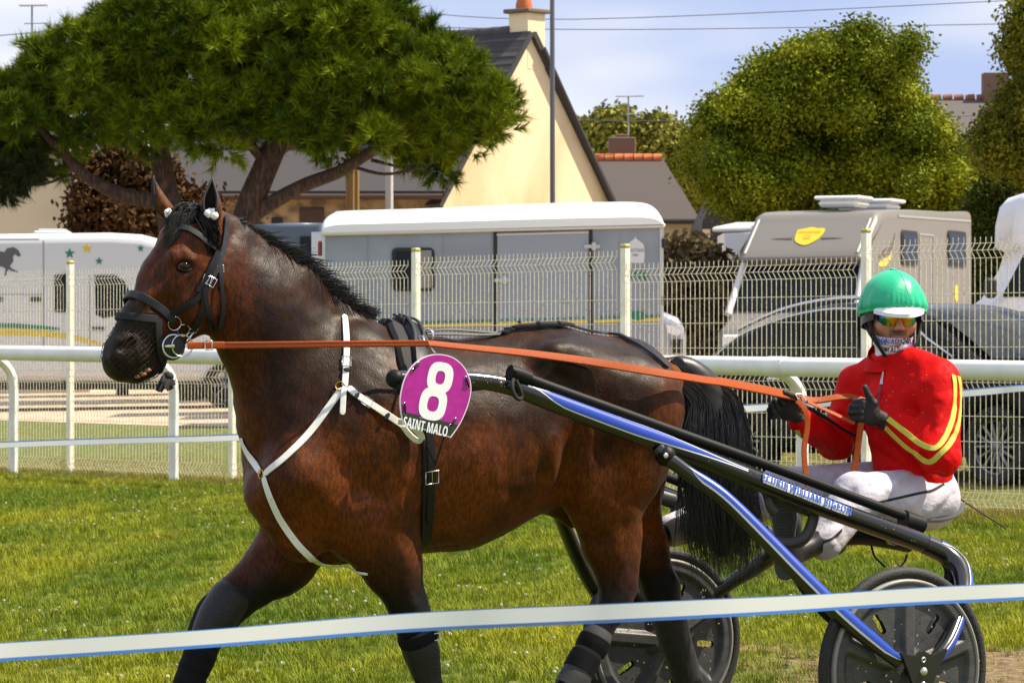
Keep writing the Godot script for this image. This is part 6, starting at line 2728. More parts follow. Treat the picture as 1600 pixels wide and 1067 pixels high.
	for far in 2:
		var sole_n := (HX * 0.72 + HN * 0.66 + Vector3(0, -0.12, 0)).normalized() if not far else (HX * 0.95 - HN * 0.25 + Vector3(0, -0.15, 0)).normalized()
		var c := sp(1228, 838, 0.30) if not far else sp(990, 842, -0.25)
		var upv := (Vector3.UP - sole_n * sole_n.y).normalized()
		if far:
			upv = (Vector3.UP * 0.75 + HX * 0.65).normalized()
			sole_n = (sole_n - upv * sole_n.dot(upv)).normalized()
		var ss_ := upv.cross(sole_n)
		var ank := sp(1284, 846, 0.255) if not far else sp(1036, 834, -0.24)
		var bo := Field.new(c.min(ank) - Vector3.ONE * 0.2, c.max(ank) + Vector3.ONE * 0.2, 0.006)
		bo.bone(c - upv * 0.10 - sole_n * 0.034, 0.034, c + upv * 0.03 - sole_n * 0.036, 0.042, 0.03, Vector3.ONE)
		bo.bone(c + upv * 0.03 - sole_n * 0.034, 0.042, c + upv * 0.10 - sole_n * 0.026, 0.032, 0.03)
		bo.bone(c - upv * 0.075 - sole_n * 0.045, 0.038, ank, 0.038, 0.03)
		bo.bone(ank, 0.038, ank + (ank - c) * 0.4, 0.040, 0.03)
		bo.bone(c - sole_n * 0.0, 0.0, c, 0.0, 0.001)
		mb = MB.new()
		bo.build(mb, self, 9)
		var bt := part(o, "boot", mb, bm)
		var pl := PackedVector2Array()
		for q in smooth2(v2s([-0.03, -0.03, -0.036, 0.02, -0.044, 0.07, -0.034, 0.115, 0.0, 0.135, 0.034, 0.115, 0.044, 0.07, 0.036, 0.02, 0.03, -0.03]), 4):
			pl.append(q)
		mb = MB.new()
		var sx := Transform3D(Basis(ss_, upv, sole_n), c)
		mb.extrude(pl, sx, 0.014, 0.0)
		# tread bars
		for i in 13:
			var y := lerpf(-0.01, 0.115, i / 12.0)
			var w := 0.03 - absf(y - 0.06) * 0.15
			var pp := PackedVector3Array()
			for j in 9:
				var u := j / 8.0 * 2 - 1
				pp.append(sx * Vector3(u * w, y + 0.003 * sin(u * 7.0), 0.0155))
			mb.tube(pp, 0.0026, 4)
		part(bt, "sole", mb, sm, "", "stuff")
		mb = MB.new()
		var hl := PackedVector2Array()
		for q in smooth2(v2s([-0.031, -0.07, -0.036, -0.10, -0.025, -0.135, 0.0, -0.145, 0.025, -0.135, 0.036, -0.10, 0.031, -0.07]), 4):
			hl.append(q)
		mb.extrude(hl, sx, 0.022, 0.0)
		mb.tube(PackedVector3Array([sx * Vector3(-0.03, -0.088, 0.022), sx * Vector3(-0.012, -0.088, 0.022), sx * Vector3(-0.012, -0.112, 0.022), sx * Vector3(0.012, -0.112, 0.022), sx * Vector3(0.012, -0.088, 0.022), sx * Vector3(0.03, -0.088, 0.022)]), 0.002, 4)
		part(bt, "heel", mb, sm)
	# --- gloves
	var gl := mat("glove", Color(0.012, 0.013, 0.016), 0.6)
	relief(gl, ntex(0.15, Color.BLACK, Color.WHITE, 3, 15), 0.06)
	gl.uv1_triplanar = true
	gl.uv1_scale = Vector3(15, 15, 15)
	var toC := Vector3(0, 0, 1)
	glove(sp(1388, 660, 0.10), sp(1362, 646, 0.10), sp(1347, 640, 0.11), Vector3(0.12, 0.9, 0.1).normalized(), (-Vector3.RIGHT * 0.75 + Vector3(0, -0.15, -0.7)).normalized(), [sp(1366, 630, 0.12), sp(1358, 618, 0.12), sp(1352, 605, 0.12)], "glove", o)
	glove(sp(1252, 657, -0.045), sp(1234, 640, -0.03), sp(1219, 626, -0.02), Vector3(0.55, 0.72, 0.2).normalized(), (-Vector3.RIGHT * 0.5 + Vector3(0, -0.5, 0.6)).normalized(), [sp(1246, 626, 0.0), sp(1236, 617, 0.02), sp(1226, 613, 0.03)], "glove", o)
	# --- whip held with the reins
	var wh := thing("driving_whip", "thin black driving whip held in the driver's gloved hand", "whip", sp(1255, 632, -0.03))
	mb = MB.new()
	mb.tube(path_sp([1222, 618, -0.02, 1252, 632, -0.03, 1290, 652, -0.06, 1320, 672, -0.09, 1340, 682, -0.1], 3), [0.009, 0.0095, 0.009, 0.0095, 0.008, 0.0075, 0.007, 0.0065, 0.006, 0.0058, 0.0055, 0.005, 0.005], 8)
	part(wh, "shaft", mb, M["black webbing"])
	mb = MB.new()
	mb.tube(path_sp([1216, 615, -0.02, 1224, 619, -0.02, 1240, 627, -0.025], 3), 0.012, 10)
	part(wh, "grip", mb, M["glove"])
# a flat outline made solid: edges rounded by b at both faces
func slab(mb: MB, poly: PackedVector2Array, x: Transform3D, d: float, b: float, steps := 4, inset := 1.0) -> void:
	var n := poly.size()
	var cw := Geometry2D.is_polygon_clockwise(poly)
	var nr := PackedVector2Array()
	for i in n:
		var e1 := (poly[i] - poly[(i + n - 1) % n]).normalized()
		var e2 := (poly[(i + 1) % n] - poly[i]).normalized()
		var o := (Vector2(e1.y, -e1.x) + Vector2(e2.y, -e2.x))
		o = o.normalized() / maxf(0.5, o.length() * 0.5) if o.length() > 0.01 else Vector2.ZERO
		nr.append(-o if cw else o)
	var layers := []
	for k in steps + 1:
		var t := PI * 0.5 * k / steps
		layers.append([b * (1 - sin(t)), b * (1 - cos(t))])   # inset, z measured from the face
	var all := []
	for l in layers:
		all.append([l[0] * inset, b - b * cos(PI * 0.5 - acos(clampf(1.0 - l[1] / maxf(b, 1e-6), -1, 1)))])
	all = []
	for k in steps + 1:
		var t := PI * 0.5 * k / steps
		all.append([b * inset * (1.0 - sin(t)), b * (1.0 - cos(t))])
	var rings := []
	for l in all:
		rings.append([l[0], l[1]])
	for k in range(steps, -1, -1):
		rings.append([all[k][0], d - all[k][1]])
	var base := mb.v.size()
	for r in rings:
		for i in n + 1:
			var p := poly[i % n] - nr[i % n] * float(r[0])
			mb.vert(x * Vector3(p.x, p.y, -r[1]))
	var w := n + 1
	for k in rings.size() - 1:
		for i in n:
			var a := base + k * w + i
			var o := x.basis * Vector3(nr[i].x + nr[(i + 1) % n].x, nr[i].y + nr[(i + 1) % n].y, 0.001)
			mb.tri_out(a, a + 1, a + w, o)
			mb.tri_out(a + 1, a + w + 1, a + w, o)
	var tri := Geometry2D.triangulate_polygon(poly)
	for k in [0, rings.size() - 1]:
		var i0 := mb.v.size()
		for i in n:
			var p := poly[i] - nr[i] * float(rings[k][0])
			mb.vert(x * Vector3(p.x, p.y, -rings[k][1]))
		for t in range(0, tri.size(), 3):
			mb.tri_out(i0 + tri[t], i0 + tri[t + 1], i0 + tri[t + 2], x.basis.z * (1.0 if k == 0 else -1.0))

# pixels at a distance -> metres in the plane that faces the camera there (origin on the ground line)
func flat(f: Array, D: float) -> PackedVector2Array:
	var o := PackedVector2Array()
	for i in range(0, f.size(), 2):
		var p := pt(f[i], f[i + 1], D)
		o.append(Vector2(p.x, p.y))
	return o

func rrect(x0: float, y0: float, x1: float, y1: float, r: float) -> PackedVector2Array:
	var o := PackedVector2Array()
	for c in [[x1 - r, y1 - r, 0], [x0 + r, y1 - r, 1], [x0 + r, y0 + r, 2], [x1 - r, y0 + r, 3]]:
		for k in 5:
			var a: float = (c[2] + k / 4.0) * PI * 0.5
			o.append(Vector2(c[0] + cos(a) * r, c[1] + sin(a) * r))
	return o

func decal(parent: Node3D, n: String, f: Array, D: float, m: Material, th := 0.006) -> MeshInstance3D:
	var mb := MB.new()
	mb.extrude(flat(f, D), Transform3D(Basis(), Vector3(0, 0, -D + 0.002)), th)
	return part(parent, n, mb, m)

func window_px(parent: Node3D, x0: float, y0: float, x1: float, y1: float, D: float, fr: Material, gl: Material, bar := 0.035, rad := 0.05) -> void:
	var a := pt(x0, y1, D)
	var b := pt(x1, y0, D)
	var mb := MB.new()
	mb.extrude(rrect(a.x, a.y, b.x, b.y, rad), Transform3D(Basis(), Vector3(0, 0, -D + 0.002)), 0.02)
	var w := part(parent, "window", mb, fr)
	mb = MB.new()
	mb.extrude(rrect(a.x + bar, a.y + bar, b.x - bar, b.y - bar, maxf(rad - bar, 0.01)), Transform3D(Basis(), Vector3(0, 0, -D + 0.024)), 0.006)
	part(w, "pane", mb, gl)

func star(cx: float, cy: float, r: float) -> Array:
	var o := []
	for i in 10:
		var a := -PI / 2 + TAU * i / 10.0
		var q := r if i % 2 == 0 else r * 0.42
		o.append(cx + cos(a) * q)
		o.append(cy + sin(a) * q)
	return o

func wheel_simple(parent: Node3D, c: Vector3, ax: Vector3, r: float, spokes := 10) -> void:
	var a := ax.normalized()
	var x := Transform3D(Basis(a.cross(Vector3.UP).normalized(), a, Vector3.UP).orthonormalized(), c)
	var mb := MB.new()
	mb.lathe(PackedVector2Array([Vector2(r * 0.66, -0.10), Vector2(r * 0.9, -0.115), Vector2(r, -0.08), Vector2(r, 0.08), Vector2(r * 0.9, 0.115), Vector2(r * 0.66, 0.10), Vector2(r * 0.64, 0.0), Vector2(r * 0.66, -0.10)]), x, 36)
	var w := part(parent, "wheel", mb, M["tyre"])
	mb = MB.new()
	for i in spokes:
		var t := TAU * i / spokes
		var d := (x.basis.x * cos(t) + x.basis.z * sin(t))
		mb.tube(PackedVector3Array([c + d * r * 0.1 + a * 0.06, c + d * r * 0.67 + a * 0.075]), 0.016, 6)
	mb.ring(c + a * 0.075, a, r * 0.655, 0.016, 40, 6)
	mb.ball(Transform3D(x.basis * Basis().scaled(Vector3(0.05, 0.03, 0.05)), c + a * 0.06), 12, 8)
	part(w, "rim", mb, mat("alloy", Color(0.2, 0.2, 0.21), 0.4, 0.6))
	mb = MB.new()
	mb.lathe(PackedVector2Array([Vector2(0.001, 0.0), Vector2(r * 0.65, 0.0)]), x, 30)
	part(w, "hub_shadow_plate", mb, mat("hub shade black", Color(0.015, 0.015, 0.015), 0.8))  # near-black disc: the shade behind the spokes put in as colour

func make_vehicles() -> void:
	var white := mat("van white", Color(0.62, 0.63, 0.66), 0.32)
	var roofw := mat("roof white", Color(0.80, 0.81, 0.83), 0.30)
	var grey := mat("trailer grey", Color(0.27, 0.305, 0.37), 0.45)
	tri_tex(grey, ntex(0.01, Color(0.93, 0.93, 0.93), Color(1, 1, 1), 4, 121), Vector3(0.4, 0.4, 0.4))
	var blackm := mat("rubber black", Color(0.012, 0.012, 0.013), 0.55)
	var glass := mat("dark glass", Color(0.010, 0.013, 0.014), 0.06)
	glass.metallic_specular = 0.3
	var green := mat("sign green", Color(0.01, 0.18, 0.11), 0.4)
	var yellow := mat("sign yellow", Color(0.66, 0.48, 0.02), 0.4)
	var line := mat("seam", Color(0.28, 0.28, 0.30), 0.6)
	var alu := mat("aluminium", Color(0.55, 0.55, 0.55), 0.4, 0.6)
	# ---- white horse truck on the left
	var D := 60.0
	var o := thing("horse_truck", "white horse truck with green and yellow stars and a dark horse drawing", "horse truck", Vector3(-5.6, gh(-5.6, D), -D))
	var X := Transform3D(Basis(), Vector3(0, 0, -D))
	var mb := MB.new()
	slab(mb, flat([-300, 596, -300, 372, -280, 367, 0, 365, 170, 363, 220, 366, 258, 376, 290, 396, 302, 420, 292, 436, 262, 440, 300, 500, 350, 520, 364, 545, 366, 596], D), X, 2.15, 0.16)
	part(o, "body", mb, white)
	mb = MB.new()
	mb.box(Transform3D(Basis(), pt(30, 601, D) + Vector3(0, 0, -1.1)), Vector3(6.2, 0.16, 1.9), 0.02)
	part(o, "chassis", mb, blackm)
	for px: float in [-120.0, 352.0]:
		var c := pt(px, 590, D)
		c.y = gh(c.x, D) + 0.36
		wheel_simple(o, c + Vector3(0, 0, -0.05), Vector3(0, 0, 1), 0.36, 8)
	window_px(o, 84, 428, 105, 488, D, blackm, glass, 0.02, 0.04)
	mb = MB.new()
	mb.extrude(flat([147, 430, 180, 430, 194, 440, 204, 462, 209, 482, 204, 489, 160, 497, 149, 492], D), Transform3D(Basis(), Vector3(0, 0, -D + 0.002)), 0.015)
	var cw := part(o, "cab_window", mb, glass)
	for q in [[108, 396, 8.5, 0], [135, 388, 8.5, 1], [154, 408, 6.5, 0], [219, 388, 6.0, 0]]:
		decal(o, "star", star(q[0], q[1], q[2]), D, green if q[3] == 0 else yellow)
	decal(o, "green_stripe", [-300, 508, 20, 505, 66, 509, 92, 512, 92, 516, 60, 514, 0, 512, -300, 516], D, green)
	decal(o, "yellow_stripe", [-300, 520, 0, 512, 60, 515, 110, 522, 150, 533, 162, 540, 150, 539, 110, 530, 60, 525, 0, 524, -300, 532], D, yellow)
	for f in [[-300, 374, 60, 373, 60, 375, -300, 376], [66, 376, 68, 376, 68, 560, 66, 560], [-300, 459, 66, 459, 66, 460.5, -300, 460.5], [138, 430, 140, 430, 140, 560, 138, 560]]:
		decal(o, "panel_seam", f, D, line, 0.003)
	for f in [[46, 464, 63, 464, 63, 471, 46, 471], [143, 511, 163, 511, 163, 516, 143, 516], [-10, 464, 3, 464, 3, 471, -10, 471]]:
		decal(o, "latch", f, D, blackm, 0.03)
	decal(o, "horse_drawing", [-12, 398, -4, 392, 6, 394, 10, 388, 20, 386, 27, 390, 32, 399, 28, 401, 22, 397, 19, 402, 20, 408, 14, 416, 18, 420, 27, 424, 26, 426, 16, 423, 12, 420, 9, 430, 6, 431, 8, 420, 2, 416, -6, 418, -8, 428, -11, 429, -10, 416, -14, 410], D, mat("drawing", Color(0.10, 0.10, 0.11), 0.6))
	mb = MB.new()
	mb.box(Transform3D(Basis(), pt(72, 361, D) + Vector3(0, 0, -0.8)), Vector3(0.55, 0.05, 0.5), 0.02)
	mb.box(Transform3D(Basis(), pt(72, 357, D) + Vector3(0, 0, -0.8)), Vector3(0.42, 0.03, 0.4), 0.012)
	part(o, "roof_vent", mb, white, "", "stuff")
	# ---- grey horse box in the middle
	D = 50.0
	X = Transform3D(Basis(), Vector3(0, 0, -D))
	o = thing("horse_box", "grey horse box with rounded white roof and black framed door", "horse box", Vector3(-0.25, gh(-0.25, D), -D))
	mb = MB.new()
	slab(mb, flat([504, 600, 504, 364, 1036, 351, 1036, 600], D), X, 2.1, 0.03)
	part(o, "body", mb, grey)
	mb = MB.new()
	var top := PackedVector2Array()
	for q in smooth2(v2s([500, 366, 500, 350, 504, 338, 516, 329, 535, 325, 640, 322, 740, 318, 860, 313, 960, 311, 1005, 312, 1024, 319, 1034, 331, 1039, 344, 1040, 352]), 3):
		top.append(flat([q.x, q.y], D)[0])
	var ybot := pt(0, 361, D).y
	var rows := []
	for i in 23:
		var zz := i / 22.0
		var f := pow(sin(PI * clampf(zz, 0.0, 1.0)), 0.42)
		var row := PackedVector3Array()
		for q in top:
			var yb := lerpf(pt(0, 364, D).y, pt(0, 352, D).y, clampf((q.x + 2.6) / 4.6, 0, 1))
			row.append(Vector3(q.x * lerpf(0.985, 1.0, f), yb + maxf(q.y - yb, 0.0) * lerpf(0.32, 1.0, f), -D + 0.07 - 2.24 * zz))
		rows.append(row)
	mb.grid(rows, false, Vector3(-0.2, 3.0, -D - 1.1))
	mb.face(rows[0], Vector3(0, 0, 1))
	mb.face(rows[22], Vector3(0, 0, -1))
	part(o, "roof", mb, roofw)
	mb = MB.new()
	mb.box(Transform3D(Basis(Vector3(0, 0, 1), 0.0243), pt(770, 358.5, D) + Vector3(0, 0, 0.01)), Vector3(4.55, 0.06, 0.12), 0.02)
	part(o, "roof_lip", mb, mat("lip", Color(0.62, 0.61, 0.58), 0.45))
	decal(o, "door_panel", [777, 364, 920, 360, 920, 600, 777, 600], D, mat("door grey", Color(0.27, 0.30, 0.36), 0.4), 0.015)
	for f in [[771, 362, 777, 362, 777, 600, 771, 600], [920, 358, 926, 358, 926, 600, 920, 600], [771, 357, 926, 353, 926, 359, 771, 363]]:
		decal(o, "door_seal", f, D, blackm, 0.022)
	decal(o, "drip_rail", [776, 366, 920, 362, 920, 364, 776, 368], D, mat("lip", Color.WHITE), 0.026)
	for q in [[925, 385], [785, 438]]:
		mb = MB.new()
		mb.box(Transform3D(Basis(), pt(q[0], q[1], D) + Vector3(0, 0, 0.03)), Vector3(0.22, 0.05, 0.05), 0.012)
		mb.box(Transform3D(Basis(), pt(q[0] + 3, q[1], D) + Vector3(0, 0, 0.05)), Vector3(0.06, 0.11, 0.05), 0.012)
		part(o, "latch", mb, alu, "", "stuff")
	window_px(o, 612, 387, 679, 455, D, blackm, glass, 0.05, 0.07)
	decal(o, "pale_pane_half", [648, 391, 674, 391, 674, 450, 648, 450], D - 0.03, mat("blind", Color(0.22, 0.22, 0.21), 0.25), 0.004)  # lighter right half, laid over the dark pane
	for f in [[503, 368, 508, 368, 508, 600, 503, 600], [1031, 356, 1037, 356, 1037, 600, 1031, 600]]:
		decal(o, "corner_trim", f, D, alu, 0.02)
	for y in [380.0, 470.0]:
		mb = MB.new()
		mb.box(Transform3D(Basis(), pt(1037, y, D) + Vector3(0, 0, 0.02)), Vector3(0.05, 0.13, 0.06), 0.01)
		part(o, "hinge", mb, blackm)
	mb = MB.new()
	for i in 46:
		var x := 585.0 + i * 9.8
		if (x > 765 and x < 780) or (x > 915 and x < 930):
			continue
		var y := lerpf(503.5, 491.5, (x - 585) / 450.0)
		mb.extrude(flat([x, y, x + 5.5, y - 0.1, x + 5.5, y + 3.6, x, y + 3.7], D), Transform3D(Basis(), Vector3(0, 0, -D + 0.018)), 0.004)
	part(o, "green_dashes", mb, green, "", "stuff")
	for q in [[585, 770], [778, 918], [928, 1035]]:
		var y0 := lerpf(509.0, 497.0, (q[0] - 585) / 450.0)
		var y1 := lerpf(509.0, 497.0, (q[1] - 585) / 450.0)
		decal(o, "yellow_line", [q[0], y0, q[1], y1, q[1], y1 + 4.2, q[0], y0 + 4.2], D, yellow, 0.019)
	for xx in [574.0, 692.0, 968.0]:
		decal(o, "panel_seam", [xx, 366, xx + 1.2, 366, xx + 1.2, 600, xx, 600], D, mat("seam", Color.WHITE), 0.005)
	for xx in [540.0, 735.0, 950.0]:
		decal(o, "marker_lamp", [xx, 520, xx + 9, 520, xx + 9, 525, xx, 525], D, mat("amber", Color(0.5, 0.16, 0.01), 0.3), 0.02)
	var ov := []
	for i in 20:
		ov.append(997 + 13 * cos(TAU * i / 20))
		ov.append(493 + 7.5 * sin(TAU * i / 20))
	decal(o, "green_oval", ov, D, green, 0.024)
	decal(o, "white_badge", [979, 405, 978, 390, 981, 381, 987, 376, 991, 373, 993, 369, 995, 373, 999, 376, 1005, 381, 1008, 390, 1007, 405, 1006, 411, 980, 411], D, white, 0.012)
	mb = MB.new()
	text_mb(mb, "FAUTRAS", Transform3D(Basis(), pt(993, 391, D) + Vector3(0, 0, 0.016)), 0.062, "Droid Sans", true, 0.95, 0.002)
	part(o, "badge_name", mb, mat("badge ink", Color(0.25, 0.26, 0.28), 0.5))
	decal(o, "badge_bar", [989, 397, 997, 397, 997, 400, 989, 400], D, mat("badge ink", Color.WHITE), 0.015)
	mb = MB.new()
	var sw := PackedVector3Array()
	for i in 40:
		var t := i / 39.0
		sw.append(pt(986 + t * 26, 430 + 7.0 * sin(t * 16.0) * (0.6 + 0.4 * t), D - 0.012))
	mb.tube(sw, 0.012, 5)
	part(o, "green_signature", mb, green)
	mb = MB.new()
	mb.box(Transform3D(Basis(), pt(502, 388, D) + Vector3(-0.02, 0, -0.05)), Vector3(0.06, 0.2, 0.1), 0.02)
	part(o, "tail_light", mb, mat("tail light", Color(0.25, 0.03, 0.02), 0.3))
	for px: float in [700.0, 800.0]:
		var c := pt(px, 590, D)
		c.y = gh(c.x, D) + 0.33
		wheel_simple(o, c + Vector3(0, 0, -0.02), Vector3(0, 0, 1), 0.33, 8)
	# ---- blue grey van and white box behind the horse box
	D = 56.0
	o = thing("parked_van", "slate blue van seen between the pine trunk and horse box", "van", Vector3(-3.2, gh(-3.2, D), -D))
	mb = MB.new()
	slab(mb, flat([380, 600, 380, 352, 446, 348, 503, 348, 503, 600], D), Transform3D(Basis(), Vector3(0, 0, -D)), 2.0, 0.06)
	part(o, "body", mb, mat("slate blue", Color(0.085, 0.11, 0.15), 0.4))
	window_px(o, 468, 369, 490, 412, D, blackm, glass, 0.015, 0.03)
	D = 54.0
	o = thing("white_trailer", "narrow strip of a white trailer left of the horse box", "trailer", Vector3(-2.8, gh(-2.8, D), -D))
	mb = MB.new()
	slab(mb, flat([486, 600, 486, 362, 560, 362, 560, 600], D), Transform3D(Basis(), Vector3(0, 0, -D)), 1.8, 0.04)
	part(o, "body", mb, white)
	# ---- silver car beyond the horse box
	D = 56.0
	o = thing("silver_car", "nose of a silver car with bright headlamp beyond the horse box", "car", Vector3(2.0, gh(2.0, D), -D))
	mb = MB.new()
	slab(mb, flat([860, 560, 860, 500, 880, 470, 905, 448, 960, 446, 1000, 480, 1040, 488, 1060, 496, 1070, 512, 1073, 560], D), Transform3D(Basis(), Vector3(0, 0, -D)), 1.7, 0.14)
	part(o, "body", mb, mat("silver", Color(0.36, 0.37, 0.42), 0.3, 0.4))
	decal(o, "headlight", [1040, 507, 1058, 511, 1066, 519, 1058, 525, 1044, 520], D, mat("headlamp", Color(0.8, 0.82, 0.85), 0.1), 0.03)
	decal(o, "grille", [1048, 530, 1072, 530, 1072, 552, 1050, 552], D, blackm, 0.02)
	decal(o, "number_strip", [1067, 522, 1071, 522, 1071, 556, 1067, 556], D, white, 0.03)
	# ---- motorhome
	var U := Vector3(0.924, 0, 0.383)     # along its front, to the right
	var W := Vector3(0.383, 0, -0.924)    # towards its tail
	var org := Vector3(3.54, 0, -60.0)
	var g0 := 0.72
	var prof := PackedVector2Array()
	for q in smooth2([Vector2(-0.95, 1.0), Vector2(-0.98, 1.5), Vector2(-0.85, 1.82), Vector2(-0.3, 2.08), Vector2(0.30, 2.84), Vector2(0.10, 2.88), Vector2(0.06, 2.96), Vector2(0.45, 3.28), Vector2(0.82, 3.56), Vector2(1.15, 3.70), Vector2(3.0, 3.78), Vector2(5.2, 3.82), Vector2(6.2, 3.84), Vector2(6.34, 3.76), Vector2(6.36, 2.6), Vector2(6.36, 1.0)], 2):
		prof.append(q)
	# frame whose x runs to the tail, y up, z out of the right side
	var MX := Transform3D(Basis(W, Vector3.UP, U), org + U * 2.1)
	o = thing("motorhome", "beige overcab motorhome with a yellow shield above the windscreen", "motorhome", org + Vector3(0, g0, 0))
	var beige := mat("motorhome beige", Color(0.175, 0.162, 0.145), 0.36)
	mb = MB.new()
	slab(mb, prof, MX, 2.1, 0.13, 5)
	part(o, "body", mb, beige)
	var onside := func(pl: Array, th: float) -> MB:
		var b := MB.new()
		var pp := PackedVector2Array()
		for i in range(0, pl.size(), 2):
			pp.append(Vector2(pl[i], pl[i + 1]))
		b.extrude(pp, MX.translated_local(Vector3(0, 0, 0.002)), th)
		return b
	for q in [[2.05, 2.86, 2.95, 3.42], [4.75, 2.9, 5.85, 3.5]]:
		mb = MB.new()
		mb.extrude(rrect(q[0], q[1], q[2], q[3], 0.08), MX.translated_local(Vector3(0, 0, 0.002)), 0.02)
		var w := part(o, "window", mb, blackm)
		mb = MB.new()
		mb.extrude(rrect(q[0] + 0.06, q[1] + 0.06, q[2] - 0.06, q[3] - 0.06, 0.05), MX.translated_local(Vector3(0, 0, 0.024)), 0.006)
		part(w, "pane", mb, glass)
	mb = MB.new()
	mb.extrude(rrect(0.75, 2.0, 1.6, 2.55, 0.06), MX.translated_local(Vector3(0, 0, 0.002)), 0.02)
	part(o, "cab_window", mb, glass)
	for f in [[1.9, 3.62, 6.2, 3.68, 6.2, 3.72, 1.9, 3.66], [0.4, 1.5, 6.3, 1.5, 6.3, 1.53, 0.4, 1.53], [3.1, 1.1, 3.13, 1.1, 3.13, 3.4, 3.1, 3.4], [3.9, 1.1, 3.93, 1.1, 3.93, 3.4, 3.9, 3.4], [3.13, 3.37, 3.9, 3.37, 3.9, 3.4, 3.13, 3.4]]:
		part(o, "body_seam", onside.call(f, 0.008), mat("seam", Color.WHITE))
	var brown := mat("swoosh brown", Color(0.10, 0.075, 0.06), 0.4)
	part(o, "brown_swoosh", onside.call([0.75, 2.92, 1.0, 3.06, 1.35, 3.12, 1.6, 3.22, 1.72, 3.36, 1.66, 3.16, 1.45, 3.02, 1.1, 2.97], 0.006), brown)
	part(o, "yellow_swoosh", onside.call([0.78, 2.84, 1.1, 2.93, 1.35, 2.96, 1.55, 3.05, 1.45, 2.92, 1.2, 2.82, 0.9, 2.8], 0.006), yellow)
	part(o, "yellow_dot", onside.call([5.2, 2.36, 5.32, 2.30, 5.42, 2.36, 5.42, 2.54, 5.32, 2.6, 5.2, 2.54], 0.006), yellow)
	part(o, "bird_drawing", onside.call([4.6, 1.9, 4.9, 2.1, 5.1, 2.24, 5.4, 2.1, 5.8, 2.28, 5.5, 1.9, 5.6, 1.6, 5.1, 1.72, 4.7, 1.6], 0.006), brown)
	# front: tilted frame of the over-cab face
	var fn := (Vector3(0, 0, 0) - W * 0.62 + Vector3.UP * 0.785).normalized()
	var fu := (W * 0.785 + Vector3.UP * 0.62).normalized()
	var FX := Transform3D(Basis(U, fu, fn), org + W * 0.44 + Vector3(0, 3.265, 0) + U * 1.05 + fn * 0.012)
	mb = MB.new()
	var shp := PackedVector2Array()
	for q in smooth2(v2s([-0.25, 0.22, -0.1, 0.26, 0.02, 0.30, 0.14, 0.26, 0.30, 0.24, 0.27, 0.0, 0.18, -0.16, 0.02, -0.28, -0.16, -0.20, -0.24, -0.06, -0.25, 0.22]), 3):
		shp.append(q * 0.82)
	shp.remove_at(shp.size() - 1)
	mb.extrude(shp, FX.translated_local(Vector3(0, 0.0, 0.0)), 0.008)
	var sh := part(o, "yellow_shield", mb, yellow)
	mb = MB.new()
	text_mb(mb, "CONCORDE", FX.translated_local(Vector3(0.01, 0.11, 0.012)), 0.075, "Droid Sans", true, 0.9, 0.003)
	mb.box(FX.translated_local(Vector3(0, -0.02, 0.012)), Vector3(0.12, 0.1, 0.003), 0.0)
	part(sh, "shield_print", mb, mat("shield ink", Color(0.55, 0.36, 0.02), 0.5), "", "stuff")
	for s: float in [-1.0, 1.0]:
		mb = MB.new()
		mb.extrude(PackedVector2Array([Vector2(0.24 * s, -0.02), Vector2(0.6 * s, -0.045), Vector2(0.24 * s, -0.07)]), FX, 0.004)
		part(o, "brown_swoosh", mb, brown)
		mb = MB.new()
		mb.box(FX.translated_local(Vector3(s * 0.93, 0.02, 0.004)), Vector3(0.035, 0.9, 0.012), 0.004)
		part(o, "pale_seam", mb, mat("pale seam", Color(0.5, 0.49, 0.46), 0.4))
	# windscreen and pillars
	var wn := (-W * 0.785 + Vector3.UP * 0.62).normalized()
	var wu := (W * 0.62 + Vector3.UP * 0.785).normalized()
	var WX := Transform3D(Basis(U, wu, wn), org + W * 0.0 + Vector3(0, 2.45, 0) + U * 1.05 + wn * 0.03)
	mb = MB.new()
	mb.extrude(rrect(-0.97, -0.46, 0.97, 0.42, 0.1), WX, 0.02)
	part(o, "windscreen", mb, glass)
	for s: float in [-1.0, 1.0]:
		mb = MB.new()
		mb.tube(PackedVector3Array([WX * Vector3(s * 1.05, -0.55, 0.0), WX * Vector3(s * 0.99, 0.46, 0.02)]), 0.06, 10)
		part(o, "pillar", mb, white)
		mb = MB.new()
		mb.box(Transform3D(Basis(U, Vector3.UP, -W), org - W * 0.97 + U * (1.05 + s * 0.72) + Vector3(0, 1.62, 0)), Vector3(0.42, 0.2, 0.08), 0.03)
		part(o, "headlight", mb, mat("headlamp", Color.WHITE))
	mb = MB.new()
	mb.box(Transform3D(Basis(U, Vector3.UP, -W), org - W * 0.99 + U * 1.05 + Vector3(0, 1.25, 0)), Vector3(1.9, 0.3, 0.12), 0.05)
	part(o, "bumper", mb, blackm)
	for q in [[1.55, 0.55, 1.1], [2.9, 1.35, 1.5]]:
		mb = MB.new()
		var bx := Transform3D(Basis(U, Vector3.UP, -W), org + W * q[0] + U * 1.3 + Vector3(0, 3.83, 0))
		mb.box(bx, Vector3(q[2] * 0.6, 0.12, 0.7), 0.05)
		mb.box(bx.translated_local(Vector3(0, 0.09, 0)), Vector3(q[2] * 0.7, 0.06, 0.8), 0.03)
		part(o, "roof_vent", mb, roofw, "", "stuff")
	mb = MB.new()
	mb.box(Transform3D(Basis(U, Vector3.UP, -W).rotated(U, 0.1), org + W * 1.4 - U * 0.32 + Vector3(0, 3.48, 0)), Vector3(0.75, 0.08, 1.2), 0.03)
	part(o, "side_awning", mb, white)
	for q in [[0.0, 0.0], [4.3, 0.0]]:
		for s: float in [0.15, 1.95]:
			var c: Vector3 = org + W * q[0] + U * s
			wheel_simple(o, Vector3(c.x, g0 + 0.34, c.z), U * (1 if s > 1 else -1), 0.34, 8)
	D = 66.0
